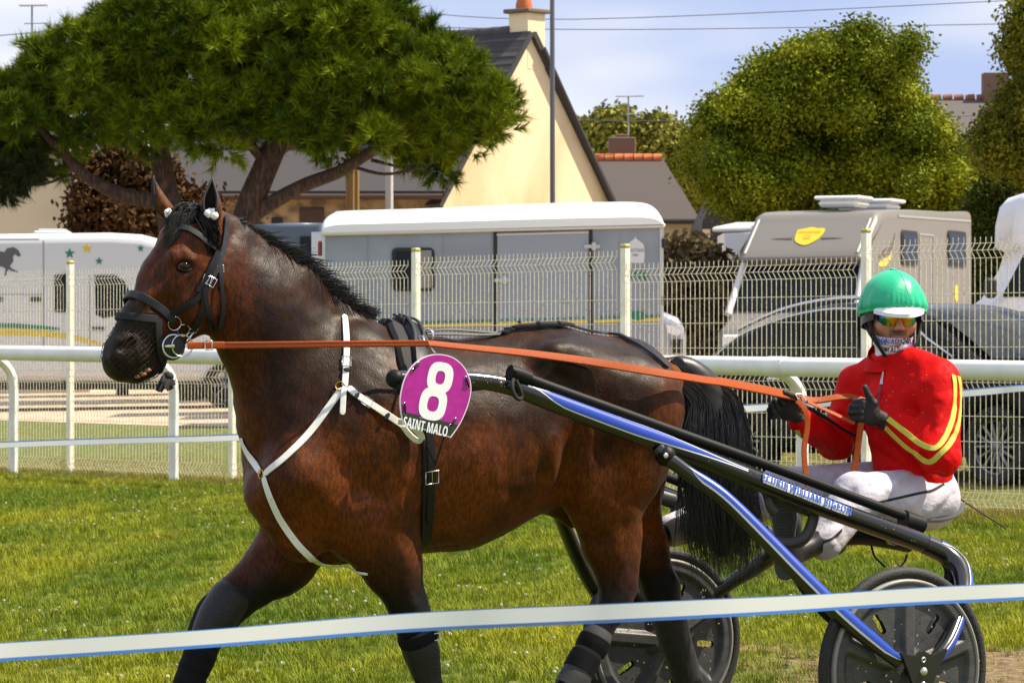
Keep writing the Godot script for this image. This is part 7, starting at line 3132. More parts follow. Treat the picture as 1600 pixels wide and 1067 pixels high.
	o = thing("white_caravan", "white caravan side showing left of the beige motorhome", "caravan", Vector3(4.0, gh(4.0, D), -D))
	mb = MB.new()
	slab(mb, flat([1131, 600, 1131, 364, 1200, 362, 1200, 600], D), Transform3D(Basis(), Vector3(0, 0, -D)), 2.0, 0.04)
	part(o, "body", mb, white)
	# ---- white van at the right edge
	D = 48.0
	o = thing("white_van", "white high roofed van half hidden at the right edge", "van", Vector3(6.9, gh(6.9, D), -D))
	mb = MB.new()
	slab(mb, flat([1538, 580, 1536, 500, 1548, 474, 1562, 464, 1590, 418, 1600, 388, 1584, 380, 1585, 345, 1592, 315, 1606, 300, 1640, 296, 1900, 292, 1900, 580], D), Transform3D(Basis(), Vector3(0, 0, -D)), 1.95, 0.12)
	part(o, "body", mb, mat("pale van", Color(0.66, 0.69, 0.76), 0.3))
	decal(o, "side_window", [1566, 464, 1601, 396, 1700, 396, 1700, 464], D, glass, 0.015)
	mb = MB.new()
	mb.box(Transform3D(Basis(), pt(1547, 450, D) + Vector3(0, 0, 0.12)), Vector3(0.16, 0.26, 0.14), 0.04)
	part(o, "mirror", mb, blackm)
	wheel_simple(o, Vector3(pt(1585, 590, D).x, gh(6.4, D) + 0.34, -D + 0.02), Vector3(0, 0, 1), 0.34, 8)
	make_car(glass, blackm)

func make_car(glass: Material, blackm: Material) -> void:
	var cd := Vector3(0.665, 0, 0.746)               # rear to front
	var cn := Vector3(-0.746, 0, 0.665)              # out of the near side
	var rw := Vector3(2.097, 0, -33.7)
	var g := 0.27
	var x := Transform3D(Basis(cd, Vector3.UP, cn), rw + Vector3(0, g, 0) + cn * 0.1)
	var o := thing("dark_car", "dark grey estate car parked behind the fence beside the driver", "car", rw + Vector3(0, g, 0))
	var paint_ := mat("car grey", Color(0.018, 0.018, 0.022), 0.22)
	paint_.clearcoat_enabled = true
	paint_.clearcoat = 0.06
	paint_.metallic_specular = 0.16
	paint_.clearcoat_roughness = 0.05
	var low := PackedVector2Array()
	for q in smooth2(v2s([-0.72, 0.34, -0.9, 0.5, -0.94, 0.8, -0.86, 1.02, -0.6, 1.09, 0.4, 1.07, 1.6, 1.03, 2.7, 1.02, 3.1, 0.98, 3.55, 0.88, 3.78, 0.72, 3.82, 0.5, 3.7, 0.3]), 3):
		low.append(q)
	# wheel arches
	for wx in [2.95, 0.0]:
		for i in 9:
			var a := PI * i / 8.0
			low.append(Vector2(wx + cos(a) * 0.40, 0.28 + sin(a) * 0.43))
	var mb := MB.new()
	slab(mb, low, x, 1.86, 0.10, 4)
	part(o, "body", mb, paint_)
	mb = MB.new()
	mb.box(x.translated_local(Vector3(1.45, 0.5, -0.93)), Vector3(4.0, 0.5, 1.6), 0.05)
	part(o, "underbody", mb, blackm)
	var up := PackedVector2Array()
	for q in smooth2(v2s([-0.72, 1.03, -0.45, 1.2, 0.0, 1.38, 0.5, 1.5, 1.05, 1.565, 1.6, 1.545, 1.95, 1.47, 2.35, 1.26, 2.72, 1.02]), 3):
		up.append(q)
	mb = MB.new()
	slab(mb, up, x.translated_local(Vector3(0, 0, -0.13)), 1.60, 0.16, 4)
	part(o, "cabin", mb, paint_)
	# side glass, pillar, trim
	var zs := Transform3D(x.basis, x * Vector3(0, 0, -0.125))
	for f in [[-0.38, 1.1, -0.1, 1.26, 0.32, 1.4, 0.62, 1.44, 0.62, 1.08], [0.68, 1.08, 0.68, 1.45, 1.05, 1.485, 1.3, 1.48, 1.36, 1.08], [1.42, 1.08, 1.36, 1.475, 1.62, 1.46, 1.86, 1.39, 2.14, 1.22, 2.36, 1.07]]:
		var pl := PackedVector2Array()
		for i in range(0, f.size(), 2):
			pl.append(Vector2(f[i], f[i + 1]))
		mb = MB.new()
		mb.extrude(pl, zs, 0.012)
		part(o, "side_window", mb, glass)
	var chrome := mat("chrome", Color(0.62, 0.63, 0.68), 0.2, 0.9)
	mb = MB.new()
	var tr := PackedVector3Array()
	for q in smooth2(v2s([-0.42, 1.07, 0.3, 1.06, 1.4, 1.045, 2.4, 1.04, 2.12, 1.25, 1.88, 1.415, 1.6, 1.487, 1.05, 1.51, 0.6, 1.465, 0.25, 1.39, -0.12, 1.28, -0.42, 1.10]), 3):
		tr.append(zs * Vector3(q.x, q.y, 0.012))
	mb.tube(tr, 0.011, 6)
	part(o, "window_trim", mb, chrome)
	mb = MB.new()
	tr = PackedVector3Array()
	for q in smooth2(v2s([-0.3, 1.34, 0.2, 1.5, 0.7, 1.585, 1.2, 1.605, 1.7, 1.57]), 3):
		tr.append(x * Vector3(q.x, q.y, -0.28))
	mb.tube(tr, 0.018, 6)
	part(o, "roof_rail", mb, chrome)
	# windscreen across the front slope
	var rows := []
	for q in [[1.98, 1.472], [2.2, 1.365], [2.4, 1.245], [2.68, 1.06]]:
		var row := PackedVector3Array()
		for j in 9:
			var t := j / 8.0
			row.append(x * Vector3(q[0] + 0.035 + 0.05 * sin(PI * t), q[1] + 0.02, lerpf(-0.27, -1.59, t)))
		rows.append(row)
	mb = MB.new()
	mb.grid(rows, false, x * Vector3(1.5, 0.5, -0.9))
	part(o, "windscreen", mb, glass)
	for y in [0.62, 1.0]:
		mb = MB.new()
		mb.tube(PackedVector3Array([x * Vector3(-0.3, y, 0.004), x * Vector3(1.3, y - 0.02, 0.004), x * Vector3(2.4, y - 0.03, 0.004)]), 0.006, 5)
		part(o, "crease", mb, paint_)
	for q in [[0.45, 0.9], [1.5, 0.88]]:
		mb = MB.new()
		mb.box(x.translated_local(Vector3(q[0], q[1], 0.015)), Vector3(0.2, 0.03, 0.03), 0.01)
		part(o, "door_handle", mb, chrome)
	mb = MB.new()
	mb.ball(Transform3D(x.basis.scaled_local(Vector3(0.12, 0.08, 0.07)), x * Vector3(2.25, 1.08, 0.06)), 12, 8)
	part(o, "mirror", mb, paint_)
	for wx in [0.0, 2.95]:
		for z in [-0.12, -1.74]:
			wheel_simple(o, x * Vector3(wx, 0.345, z), cn if z > -1 else -cn, 0.345, 14)

# ---------------------------------------------------------------- houses
func gable_house(o: Node3D, a: Vector3, b: Vector3, eave: float, ridge: float, depth: float, wall: Material, roof: Material, over := 0.25, base := 0.3) -> Array:
	# a, b: the gable's corners (ground plan, left and right as seen); the ridge runs away from the gable
	var u := (b - a) * Vector3(1, 0, 1)
	var w := u.length()
	u = u.normalized()
	var n := Vector3(-u.z, 0, u.x)                   # towards the camera side
	if n.z < 0:
		n = -n
	var x := Transform3D(Basis(u, Vector3.UP, n), Vector3(a.x, 0, a.z))
	var poly := PackedVector2Array([Vector2(0, base), Vector2(w, base), Vector2(w, eave), Vector2(w * 0.5, ridge), Vector2(0, eave)])
	var mb := MB.new()
	mb.extrude(poly, x, -depth)
	part(o, "wall", mb, wall)
	var sl := Vector2(w * 0.5, ridge - eave).normalized()
	var rp := []
	for s in 2:
		mb = MB.new()
		var e := Vector2(0 if s == 0 else w, eave)
		var r := Vector2(w * 0.5, ridge)
		var d := (r - e).normalized()
		var nn := Vector2(-d.y, d.x) * (1.0 if s == 0 else -1.0)
		var p0 := e - d * over
		var pl := PackedVector2Array([p0 + nn * 0.02, r + Vector2(0, 0.02), r + nn * 0.12 + Vector2(0, 0.03), p0 + nn * 0.12])
		mb.extrude(pl, x.translated_local(Vector3(0, 0, 0.12)), -(depth + 0.24))
		rp.append(part(o, "roof", mb, roof))
	return [x, w, rp]

func slates(parent: Node3D, x: Transform3D, w: float, eave: float, ridge: float, z0: float, z1: float, s: int, m: Material) -> void:
	# courses of slates as thin stepped strips along one slope
	var e := Vector2(0 if s == 0 else w, eave)
	var r := Vector2(w * 0.5, ridge)
	var d := (r - e).normalized()
	var nn := Vector2(-d.y, d.x) * (1.0 if s == 0 else -1.0)
	var ln := (r - e).length() + 0.25
	var n := int(ln / 0.22)
	var mb := MB.new()
	var rg := seeded(3)
	for i in n:
		var p := e - d * 0.25 + d * (i * ln / n)
		var q := p + d * (ln / n + 0.03)
		var z := z0
		while z < z1:
			var zz := minf(z + 1.1 + rg.randf() * 0.5, z1)
			var k := 0.135 + rg.randf() * 0.012
			var c := 0.8 + rg.randf() * 0.3
			mb.col = Color(c, c, c)
			var A := x * Vector3(p.x + nn.x * k, p.y + nn.y * k, -z)
			var B := x * Vector3(p.x + nn.x * k, p.y + nn.y * k, -zz)
			var C := x * Vector3(q.x + nn.x * 0.124, q.y + nn.y * 0.124, -zz)
			var E := x * Vector3(q.x + nn.x * 0.124, q.y + nn.y * 0.124, -z)
			mb.quad(A, B, C, E, x.basis * Vector3(nn.x, nn.y, 0))
			mb.quad(A, B, x * Vector3(p.x + nn.x * 0.11, p.y + nn.y * 0.11, -zz), x * Vector3(p.x + nn.x * 0.11, p.y + nn.y * 0.11, -z), x.basis * Vector3(-d.x, -d.y, 0))
			z = zz
	part(parent, "slates", mb, m, "", "stuff")

func make_houses() -> void:
	var cream := mat("cream render", Color.WHITE, 0.9)
	tri_tex(cream, ntex(0.008, Color(0.81, 0.72, 0.56), Color(0.90, 0.83, 0.69), 5, 131, 512, 0.25, 0.6), Vector3(0.2, 0.07, 0.2), true)
	var pale := mat("pale render", Color.WHITE, 0.9)
	tri_tex(pale, ntex(0.008, Color(0.80, 0.74, 0.62), Color(0.86, 0.80, 0.68), 4, 132), Vector3(0.1, 0.1, 0.1), true)
	var stone := mat("cream stone", Color.WHITE, 0.9)
	tri_tex(stone, ntex(0.03, Color(0.46, 0.38, 0.28), Color(0.66, 0.57, 0.43), 4, 133), Vector3(0.3, 0.3, 0.3), true)
	var slate := mat("slate", Color(0.062, 0.059, 0.063), 0.9)
	slate.metallic_specular = 0.2
	var slatec := mat("slate courses", Color(0.085, 0.082, 0.086), 0.85)
	slatec.metallic_specular = 0.25
	slatec.vertex_color_use_as_albedo = true
	var dark := mat("dark opening", Color(0.02, 0.018, 0.016), 0.4)
	var brownw := mat("brown shutter", Color(0.06, 0.03, 0.02), 0.6)
	var terr := mat("terracotta", Color(0.50, 0.13, 0.035), 0.7)
	var brick := mat("old brick", Color(0.16, 0.10, 0.07), 0.85)
	var blackm: Material = M["rubber black"]
	# main house
	var a := Vector3(-1.41, 0, -78.0)
	var b := Vector3(2.14, 0, -82.0)
	var o := thing("cream_house", "cream rendered house with steep slate roof and orange chimney pot behind the horse box", "house", Vector3(0.4, 1.1, -80))
	var r: Array = gable_house(o, a, b, 4.62, 8.14, 9.5, cream, slate)
	var x: Transform3D = r[0]
	var w: float = r[1]
	slates(r[2][0], x, w, 4.62, 8.14, -0.1, 9.6, 0, slatec)
	var mb := MB.new()
	for i in 24:
		var z := 0.0 + i * 0.4
		mb.tube(PackedVector3Array([x * Vector3(w * 0.5, 8.28, -z - 0.5), x * Vector3(w * 0.5, 8.27, -z - 0.93)]), 0.12, 8)
	part(r[2][0], "ridge_tiles", mb, mat("ridge grey", Color(0.06, 0.055, 0.055), 0.7), "", "stuff")
	mb = MB.new()
	var cc := x * Vector3(w * 0.5 + 0.22, 8.05, -0.262)
	mb.box(Transform3D(x.basis, cc), Vector3(0.56, 1.2, 0.54), 0.01)
	var ch := part(o, "chimney", mb, cream)
	mb = MB.new()
	mb.box(Transform3D(x.basis, cc + Vector3(0, 0.64, 0)), Vector3(0.74, 0.09, 0.72), 0.02)
	part(ch, "chimney_cap", mb, mat("chimney cap", Color(0.14, 0.11, 0.08), 0.8))
	mb = MB.new()
	mb.lathe(PackedVector2Array([Vector2(0.17, 0.0), Vector2(0.18, 0.1), Vector2(0.14, 0.25), Vector2(0.12, 0.62), Vector2(0.15, 0.66), Vector2(0.15, 0.72), Vector2(0.1, 0.72), Vector2(0.1, 0.3)]), Transform3D(Basis(), cc + Vector3(-0.06, 0.68, 0)), 14)
	part(ch, "chimney_pot", mb, terr)
	# verge board on the right slope
	mb = MB.new()
	mb.tube(PackedVector3Array([x * Vector3(w + 0.12, 4.42, 0.14), x * Vector3(w * 0.5 + 0.3, 7.9, 0.14)]), 0.055, 6)
	part(o, "verge", mb, slate)
	# low wing on the left
	var D := 78.0
	o = thing("low_wing", "low stone wing with slate roof and brown shutters under the pine", "outbuilding", Vector3(-4.5, 1.1, -D))
	mb = MB.new()
	var y0 := 0.4
	var xl := pt(175, 300, D).x
	var xr := pt(692, 300, D).x
	mb.box(Transform3D(Basis(), Vector3((xl + xr) / 2, (y0 + 4.72) / 2, -D - 2.4)), Vector3(xr - xl, 4.72 - y0, 4.8))
	var wl := part(o, "wall", mb, stone)
	mb = MB.new()
	mb.extrude(PackedVector2Array([Vector2(0.3, 4.66), Vector2(0.3, 4.78), Vector2(-2.4, 5.75), Vector2(-5.1, 4.78), Vector2(-5.1, 4.66), Vector2(-2.4, 5.62)]), Transform3D(Basis(Vector3(0, 0, 1), Vector3.UP, Vector3(-1, 0, 0)), Vector3(xr + 0.05, 0, -D)), xr - xl + 0.3)
	part(o, "roof", mb, slate)
	mb = MB.new()
	mb.tube(PackedVector3Array([Vector3(xl, 4.66, -D + 0.36), Vector3(xr, 4.66, -D + 0.36)]), 0.06, 8)
	part(o, "gutter", mb, brownw)
	for q in [[468, 325, 506, 372, 1], [424, 340, 441, 376, 0], [300, 330, 330, 372, 0], [590, 330, 640, 372, 1]]:
		var p0 := pt(q[0], q[3], D)
		var p1 := pt(q[2], q[1], D)
		mb = MB.new()
		mb.box(Transform3D(Basis(), Vector3((p0.x + p1.x) / 2, (p0.y + p1.y) / 2, -D + 0.02)), Vector3(p1.x - p0.x, p1.y - p0.y, 0.08), 0.01)
		part(o, "window", mb, brownw if q[4] else dark)
	# left house
	D = 74.0
	o = thing("left_house", "pale house gable at the left edge under the pine boughs", "house", Vector3(-8.6, 1.0, -D))
	a = pt(-90, 360, D)
	b = pt(140, 360, D)
	r = gable_house(o, a, b, pt(0, 362, D).y, pt(0, 120, D).y, 8.0, pale, mat("grey verge", Color(0.20, 0.19, 0.17), 0.7), 0.2, 0.4)
	# small hipped house
	D = 95.0
	o = thing("hipped_house", "small pale house with hipped slate roof and orange ridge tiles", "house", Vector3(3.2, 1.3, -D))
	var ey := pt(0, 346, D).y
	var ry := pt(0, 238, D).y
	var hx0 := pt(850, 0, D).x
	var hx1 := pt(1090, 0, D).x
	mb = MB.new()
	mb.box(Transform3D(Basis(), Vector3((hx0 + hx1) / 2, (0.8 + ey) / 2, -D - 3.0)), Vector3(hx1 - hx0 - 0.3, ey - 0.8, 5.6))
	part(o, "wall", mb, pale)
	var R0 := Vector3(hx0 - 0.1, ey, -D)
	var R1 := Vector3(hx1 + 0.1, ey, -D)
	var R2 := Vector3(hx1 + 0.4, ey, -D - 6.2)
	var R3 := Vector3(hx0 - 0.1, ey, -D - 6.2)
	var T0 := Vector3(pt(900, 0, D + 3).x, ry, -D - 3.0)
	var T1 := Vector3(pt(1036, 0, D + 3).x, ry, -D - 3.0)
	mb = MB.new()
	mb.quad(R0, R1, T1, T0, Vector3(0, 1, 1))
	mb.face(PackedVector3Array([R1, R2, T1]), Vector3(1, 1, 0))
	mb.quad(R2, R3, T0, T1, Vector3(0, 1, -1))
	mb.face(PackedVector3Array([R3, R0, T0]), Vector3(-1, 1, 0))
	mb.quad(R0, R1, R2, R3, Vector3(0, -1, 0))
	var rf := part(o, "roof", mb, mat("warm slate", Color(0.07, 0.058, 0.052), 0.9))
	mb = MB.new()
	for i in 9:
		var q0 := T0.lerp(T1, i / 9.0)
		var q1 := T0.lerp(T1, (i + 0.9) / 9.0)
		mb.tube(PackedVector3Array([q0, q1]), 0.13, 8)
	part(rf, "ridge_tiles", mb, terr, "", "stuff")
	mb = MB.new()
	mb.tube(PackedVector3Array([R0 + Vector3(0, 0, 0.08), R1 + Vector3(0, 0, 0.08)]), 0.07, 8)
	part(rf, "gutter", mb, slate)
	mb = MB.new()
	mb.box(Transform3D(Basis(), pt(972, 230, D + 3.5)), Vector3(0.7, 0.5, 0.5), 0.02)
	mb.box(Transform3D(Basis(), pt(972, 216, D + 3.5)), Vector3(0.35, 0.2, 0.3), 0.02)
	part(rf, "chimney", mb, brick, "", "stuff")
	# dark gabled house beside it
	D = 88.0
	o = thing("slate_hung_house", "dark slate clad house end between the hipped house and round tree", "house", Vector3(5.1, 1.3, -D))
	mb = MB.new()
	mb.extrude(flat([1092, 420, 1098, 345, 1128, 285, 1240, 240, 1300, 290, 1300, 420], D), Transform3D(Basis(), Vector3(0, 0, -D)), -6.0)
	part(o, "wall", mb, mat("dark slate wall", Color(0.05, 0.045, 0.045), 0.7))
	decal(o, "cream_patch", [1098, 358, 1110, 358, 1110, 394, 1098, 394], D, cream, 0.02)  # plain cream rectangle on the slate wall
	# house behind the round tree
	D = 108.0
	o = thing("far_house", "grey roofed house with red ridge tiles behind the round tree", "house", Vector3(13.0, 1.5, -D))
	var fy := pt(0, 215, D).y
	var fr := pt(0, 142, D).y
	var fx0 := pt(1150, 0, D).x
	var fx1 := pt(1660, 0, D).x
	mb = MB.new()
	mb.box(Transform3D(Basis(), Vector3((fx0 + fx1) / 2, (1.0 + fy) / 2, -D - 3.5)), Vector3(fx1 - fx0, fy - 1.0, 6.6))
	part(o, "wall", mb, mat("pinkish wall", Color(0.40, 0.35, 0.33), 0.9))
	mb = MB.new()
	mb.quad(Vector3(fx0, fy, -D), Vector3(fx1, fy, -D), Vector3(fx1, fr, -D - 3.5), Vector3(fx0, fr, -D - 3.5), Vector3(0, 1, 1))
	mb.quad(Vector3(fx0, fy, -D - 7), Vector3(fx1, fy, -D - 7), Vector3(fx1, fr, -D - 3.5), Vector3(fx0, fr, -D - 3.5), Vector3(0, 1, -1))
	for xx in [fx0, fx1]:
		mb.face(PackedVector3Array([Vector3(xx, fy, -D), Vector3(xx, fr, -D - 3.5), Vector3(xx, fy, -D - 7)]), Vector3(signf(xx - 10), 0, 0))
	rf = part(o, "roof", mb, mat("grey slate", Color(0.09, 0.078, 0.074), 0.9))
	mb = MB.new()
	for i in 28:
		var t := fx0 + (fx1 - fx0) * i / 28.0
		mb.tube(PackedVector3Array([Vector3(t, fr + 0.03, -D - 3.5), Vector3(t + 0.27, fr + 0.05, -D - 3.5)]), 0.11, 8)
	part(rf, "ridge_tiles", mb, mat("dull terracotta", Color(0.22, 0.09, 0.05), 0.8), "", "stuff")
	for q in [[1556, 138, 0.75], [1156, 140, 0.4]]:
		mb = MB.new()
		mb.box(Transform3D(Basis(), pt(q[0], q[1], D + 3.5)), Vector3(q[2], 0.9, 0.6), 0.02)
		part(rf, "chimney", mb, brick)
	# aerials
	var am := mat("aerial", Color(0.35, 0.35, 0.37), 0.5, 0.5)
	for q in [[982, 210, 150, 98.0, "tall thin television aerial above the hipped house chimney"], [49, 70, 8, 80.0, "television aerial above the pine at the top left corner"]]:
		mb = MB.new()
		mb.tube(PackedVector3Array([pt(q[0], q[1], q[3]), pt(q[0], q[2], q[3])]), 0.022, 6)
		mb.tube(PackedVector3Array([pt(q[0] - 20, q[2] + 1, q[3]), pt(q[0] + 24, q[2], q[3])]), 0.014, 5)
		for i in 9:
			var p := pt(q[0] - 18 + i * 5, q[2] + 0.5, q[3])
			mb.tube(PackedVector3Array([p + Vector3(0, 0, -0.25), p + Vector3(0, 0, 0.25)]), 0.01, 4)
		mb.tube(PackedVector3Array([pt(q[0] - 12, q[2] + 29, q[3]), pt(q[0] + 24, q[2] + 28, q[3])]), 0.012, 5)
		solo("roof_aerial", mb, am, q[4], "aerial")
	# poles and wires
	mb = MB.new()
	mb.tube(PackedVector3Array([Vector3(pt(864, 300, 72).x, 0.9, -72), pt(862.5, -260, 72)]), [0.055, 0.04], 12)
	solo("lamp_post", mb, mat("galvanised", Color(0.14, 0.15, 0.17), 0.45, 0.5), "tall slim grey lamp post in front of the cream gable", "lamp post")
	mb = MB.new()
	mb.tube(PackedVector3Array([Vector3(pt(548, 300, 72).x, 0.9, -72), pt(548, 190, 72)]), 0.10, 10)
	mb.tube(PackedVector3Array([Vector3(pt(557, 300, 72).x, 0.9, -72), pt(556, 190, 72)]), 0.06, 10)
	solo("wooden_pole", mb, mat("pole wood", Color(0.20, 0.115, 0.035), 0.85), "brown wooden utility pole under the right side of the pine", "pole")
	mb = MB.new()
	mb.tube(PackedVector3Array([Vector3(pt(608, 300, 73).x, 0.9, -73), pt(608, 180, 73)]), 0.075, 10)
	solo("concrete_pole", mb, mat("pole concrete", Color(0.42, 0.41, 0.40), 0.8), "pale concrete pole under the pine beside the wooden one", "pole")
	var wm := mat("wire", Color(0.10, 0.10, 0.11), 0.6)
	for q in [[560, 8, 900, 30, 1750, -8, 92.0, "upper overhead wire crossing the sky by the chimney"], [560, 40, 1000, 46, 1750, 34, 92.0, "second overhead wire just below the chimney top"], [560, 178, 1050, 189, 1750, 176, 92.0, "lower overhead wire passing behind the lamp post"], [-60, 60, 60, 50, 200, 34, 84.0, "overhead wire in the top left corner"]]:
		mb = MB.new()
		mb.tube(smooth(PackedVector3Array([pt(q[0], q[1], q[6]), pt(q[2], q[3], q[6]), pt(q[4], q[5], q[6])]), 8), 0.011, 5)
		solo("overhead_wire", mb, wm, q[7], "wire")

# ---------------------------------------------------------------- trees
func leaf_ball(sd: int, n: int, r: float, l: float) -> ArrayMesh:
	var mb := MB.new()
	var g := seeded(sd)
	for i in n:
		var c := Vector3(g.randfn(), g.randfn(), g.randfn()) * r * 0.5
		var d := Vector3(g.randfn(), g.randfn() * 0.6, g.randfn()).normalized()
		var s := d.cross(Vector3(g.randfn(), g.randfn(), g.randfn())).normalized()
		var k := mb.vert(c)
		mb.vert(c + d * l * 0.5 + s * l * 0.28)
		mb.vert(c + d * l)
		mb.vert(c + d * l * 0.5 - s * l * 0.28)
		mb.tri(k, k + 1, k + 2)
		mb.tri(k, k + 2, k + 3)
	return mb.mesh()

func needle_tuft(sd: int, n: int, l: float) -> ArrayMesh:
	var mb := MB.new()
	var g := seeded(sd)
	for i in n:
		var t := g.randf()
		var c := Vector3(0, t * l * 0.7, 0)
		var a := g.randf() * TAU
		var d := (Vector3(cos(a), 0.55 + g.randf() * 0.8 + t * 0.5, sin(a))).normalized()
		var s := d.cross(Vector3(g.randfn(), g.randfn(), g.randfn())).normalized() * 0.0105
		var k := mb.vert(c - s)
		mb.vert(c + s)
		mb.vert(c + d * l * g.randf_range(0.6, 1.0))
		mb.tri(k, k + 1, k + 2)
	return mb.mesh()

func crown(parent: Node3D, lobes: Array, D: float, deep: float, n_clump: int, per: int, cr: float, mesh: Mesh, m: Material, c0: Color, c1: Color, sd: int, up_bias := 0.3, sz := 1.0, name_ := "crown", rough0 := 0.72, rough1 := 1.08) -> void:
	var g := seeded(sd)
	var cn := noise(1.0, 2, sd)
	var X := []
	var C := PackedColorArray()
	var tot := 0.0
	for l in lobes:
		tot += l[2] * l[3]
	for l in lobes:
		var c := pt(l[0], l[1], D + (l[4] if l.size() > 4 else 0.0))
		var rx: float = l[2] * D / FL
		var ry: float = l[3] * D / FL
		var rz := minf(maxf(rx * 0.9, deep * 0.5), deep)
		for i in maxi(6, int(n_clump * l[2] * l[3] / tot)):
			var v := Vector3(g.randfn(), g.randfn() + up_bias, g.randfn() + 0.25).normalized()
			var bump := 1.0 + 0.42 * cn.get_noise_3d(v.x * 1.9 + c.x, v.y * 1.9 + c.y, v.z * 1.9)
			var rr := lerpf(rough0, rough1, sqrt(g.randf())) * bump
			if g.randf() < 0.07:
				rr *= g.randf_range(1.05, 1.2)
			var p := c + Vector3(v.x * rx, v.y * ry, v.z * rz) * rr
			var crr := cr * g.randf_range(0.6, 1.25)
			var tone := clampf(g.randf() * 0.8 + 0.1, 0, 1)
			for k in per:
				var w := Vector3(g.randfn(), g.randfn() + 0.5, g.randfn()).normalized()
				var q := p + Vector3(w.x, w.y * 0.75, w.z) * crr * sqrt(g.randf())
				var upv := (w + Vector3(0, 0.35, 0) + v * 0.5).normalized()
				var sd_ := upv.cross(Vector3(0.3, 0.2, 1)).normalized()
				var s := g.randf_range(0.75, 1.25) * sz
				X.append(Transform3D(Basis(sd_, upv, sd_.cross(upv)).rotated(upv, g.randf() * TAU) * Basis().scaled(Vector3.ONE * s), q))
				C.append(c0.lerp(c1, clampf(tone + g.randf_range(-0.25, 0.25), 0, 1)))
	scatter(name_, parent, mesh, m, X, C, "stuff")

func limb(parent: Node3D, n: String, f: Array, D: float, m: Material, dz := 0.0) -> void:
	var P := PackedVector3Array()
	var R := PackedFloat32Array()
	var cnt := f.size() / 3
	for i in cnt:
		P.append(pt(f[i * 3], f[i * 3 + 1], D - dz * i / float(cnt)))
		R.append(f[i * 3 + 2] * D / FL)
	var mb := MB.new()
	mb.tube(smooth(P, 5), _sr(R, 5), 12)
	part(parent, n, mb, m)

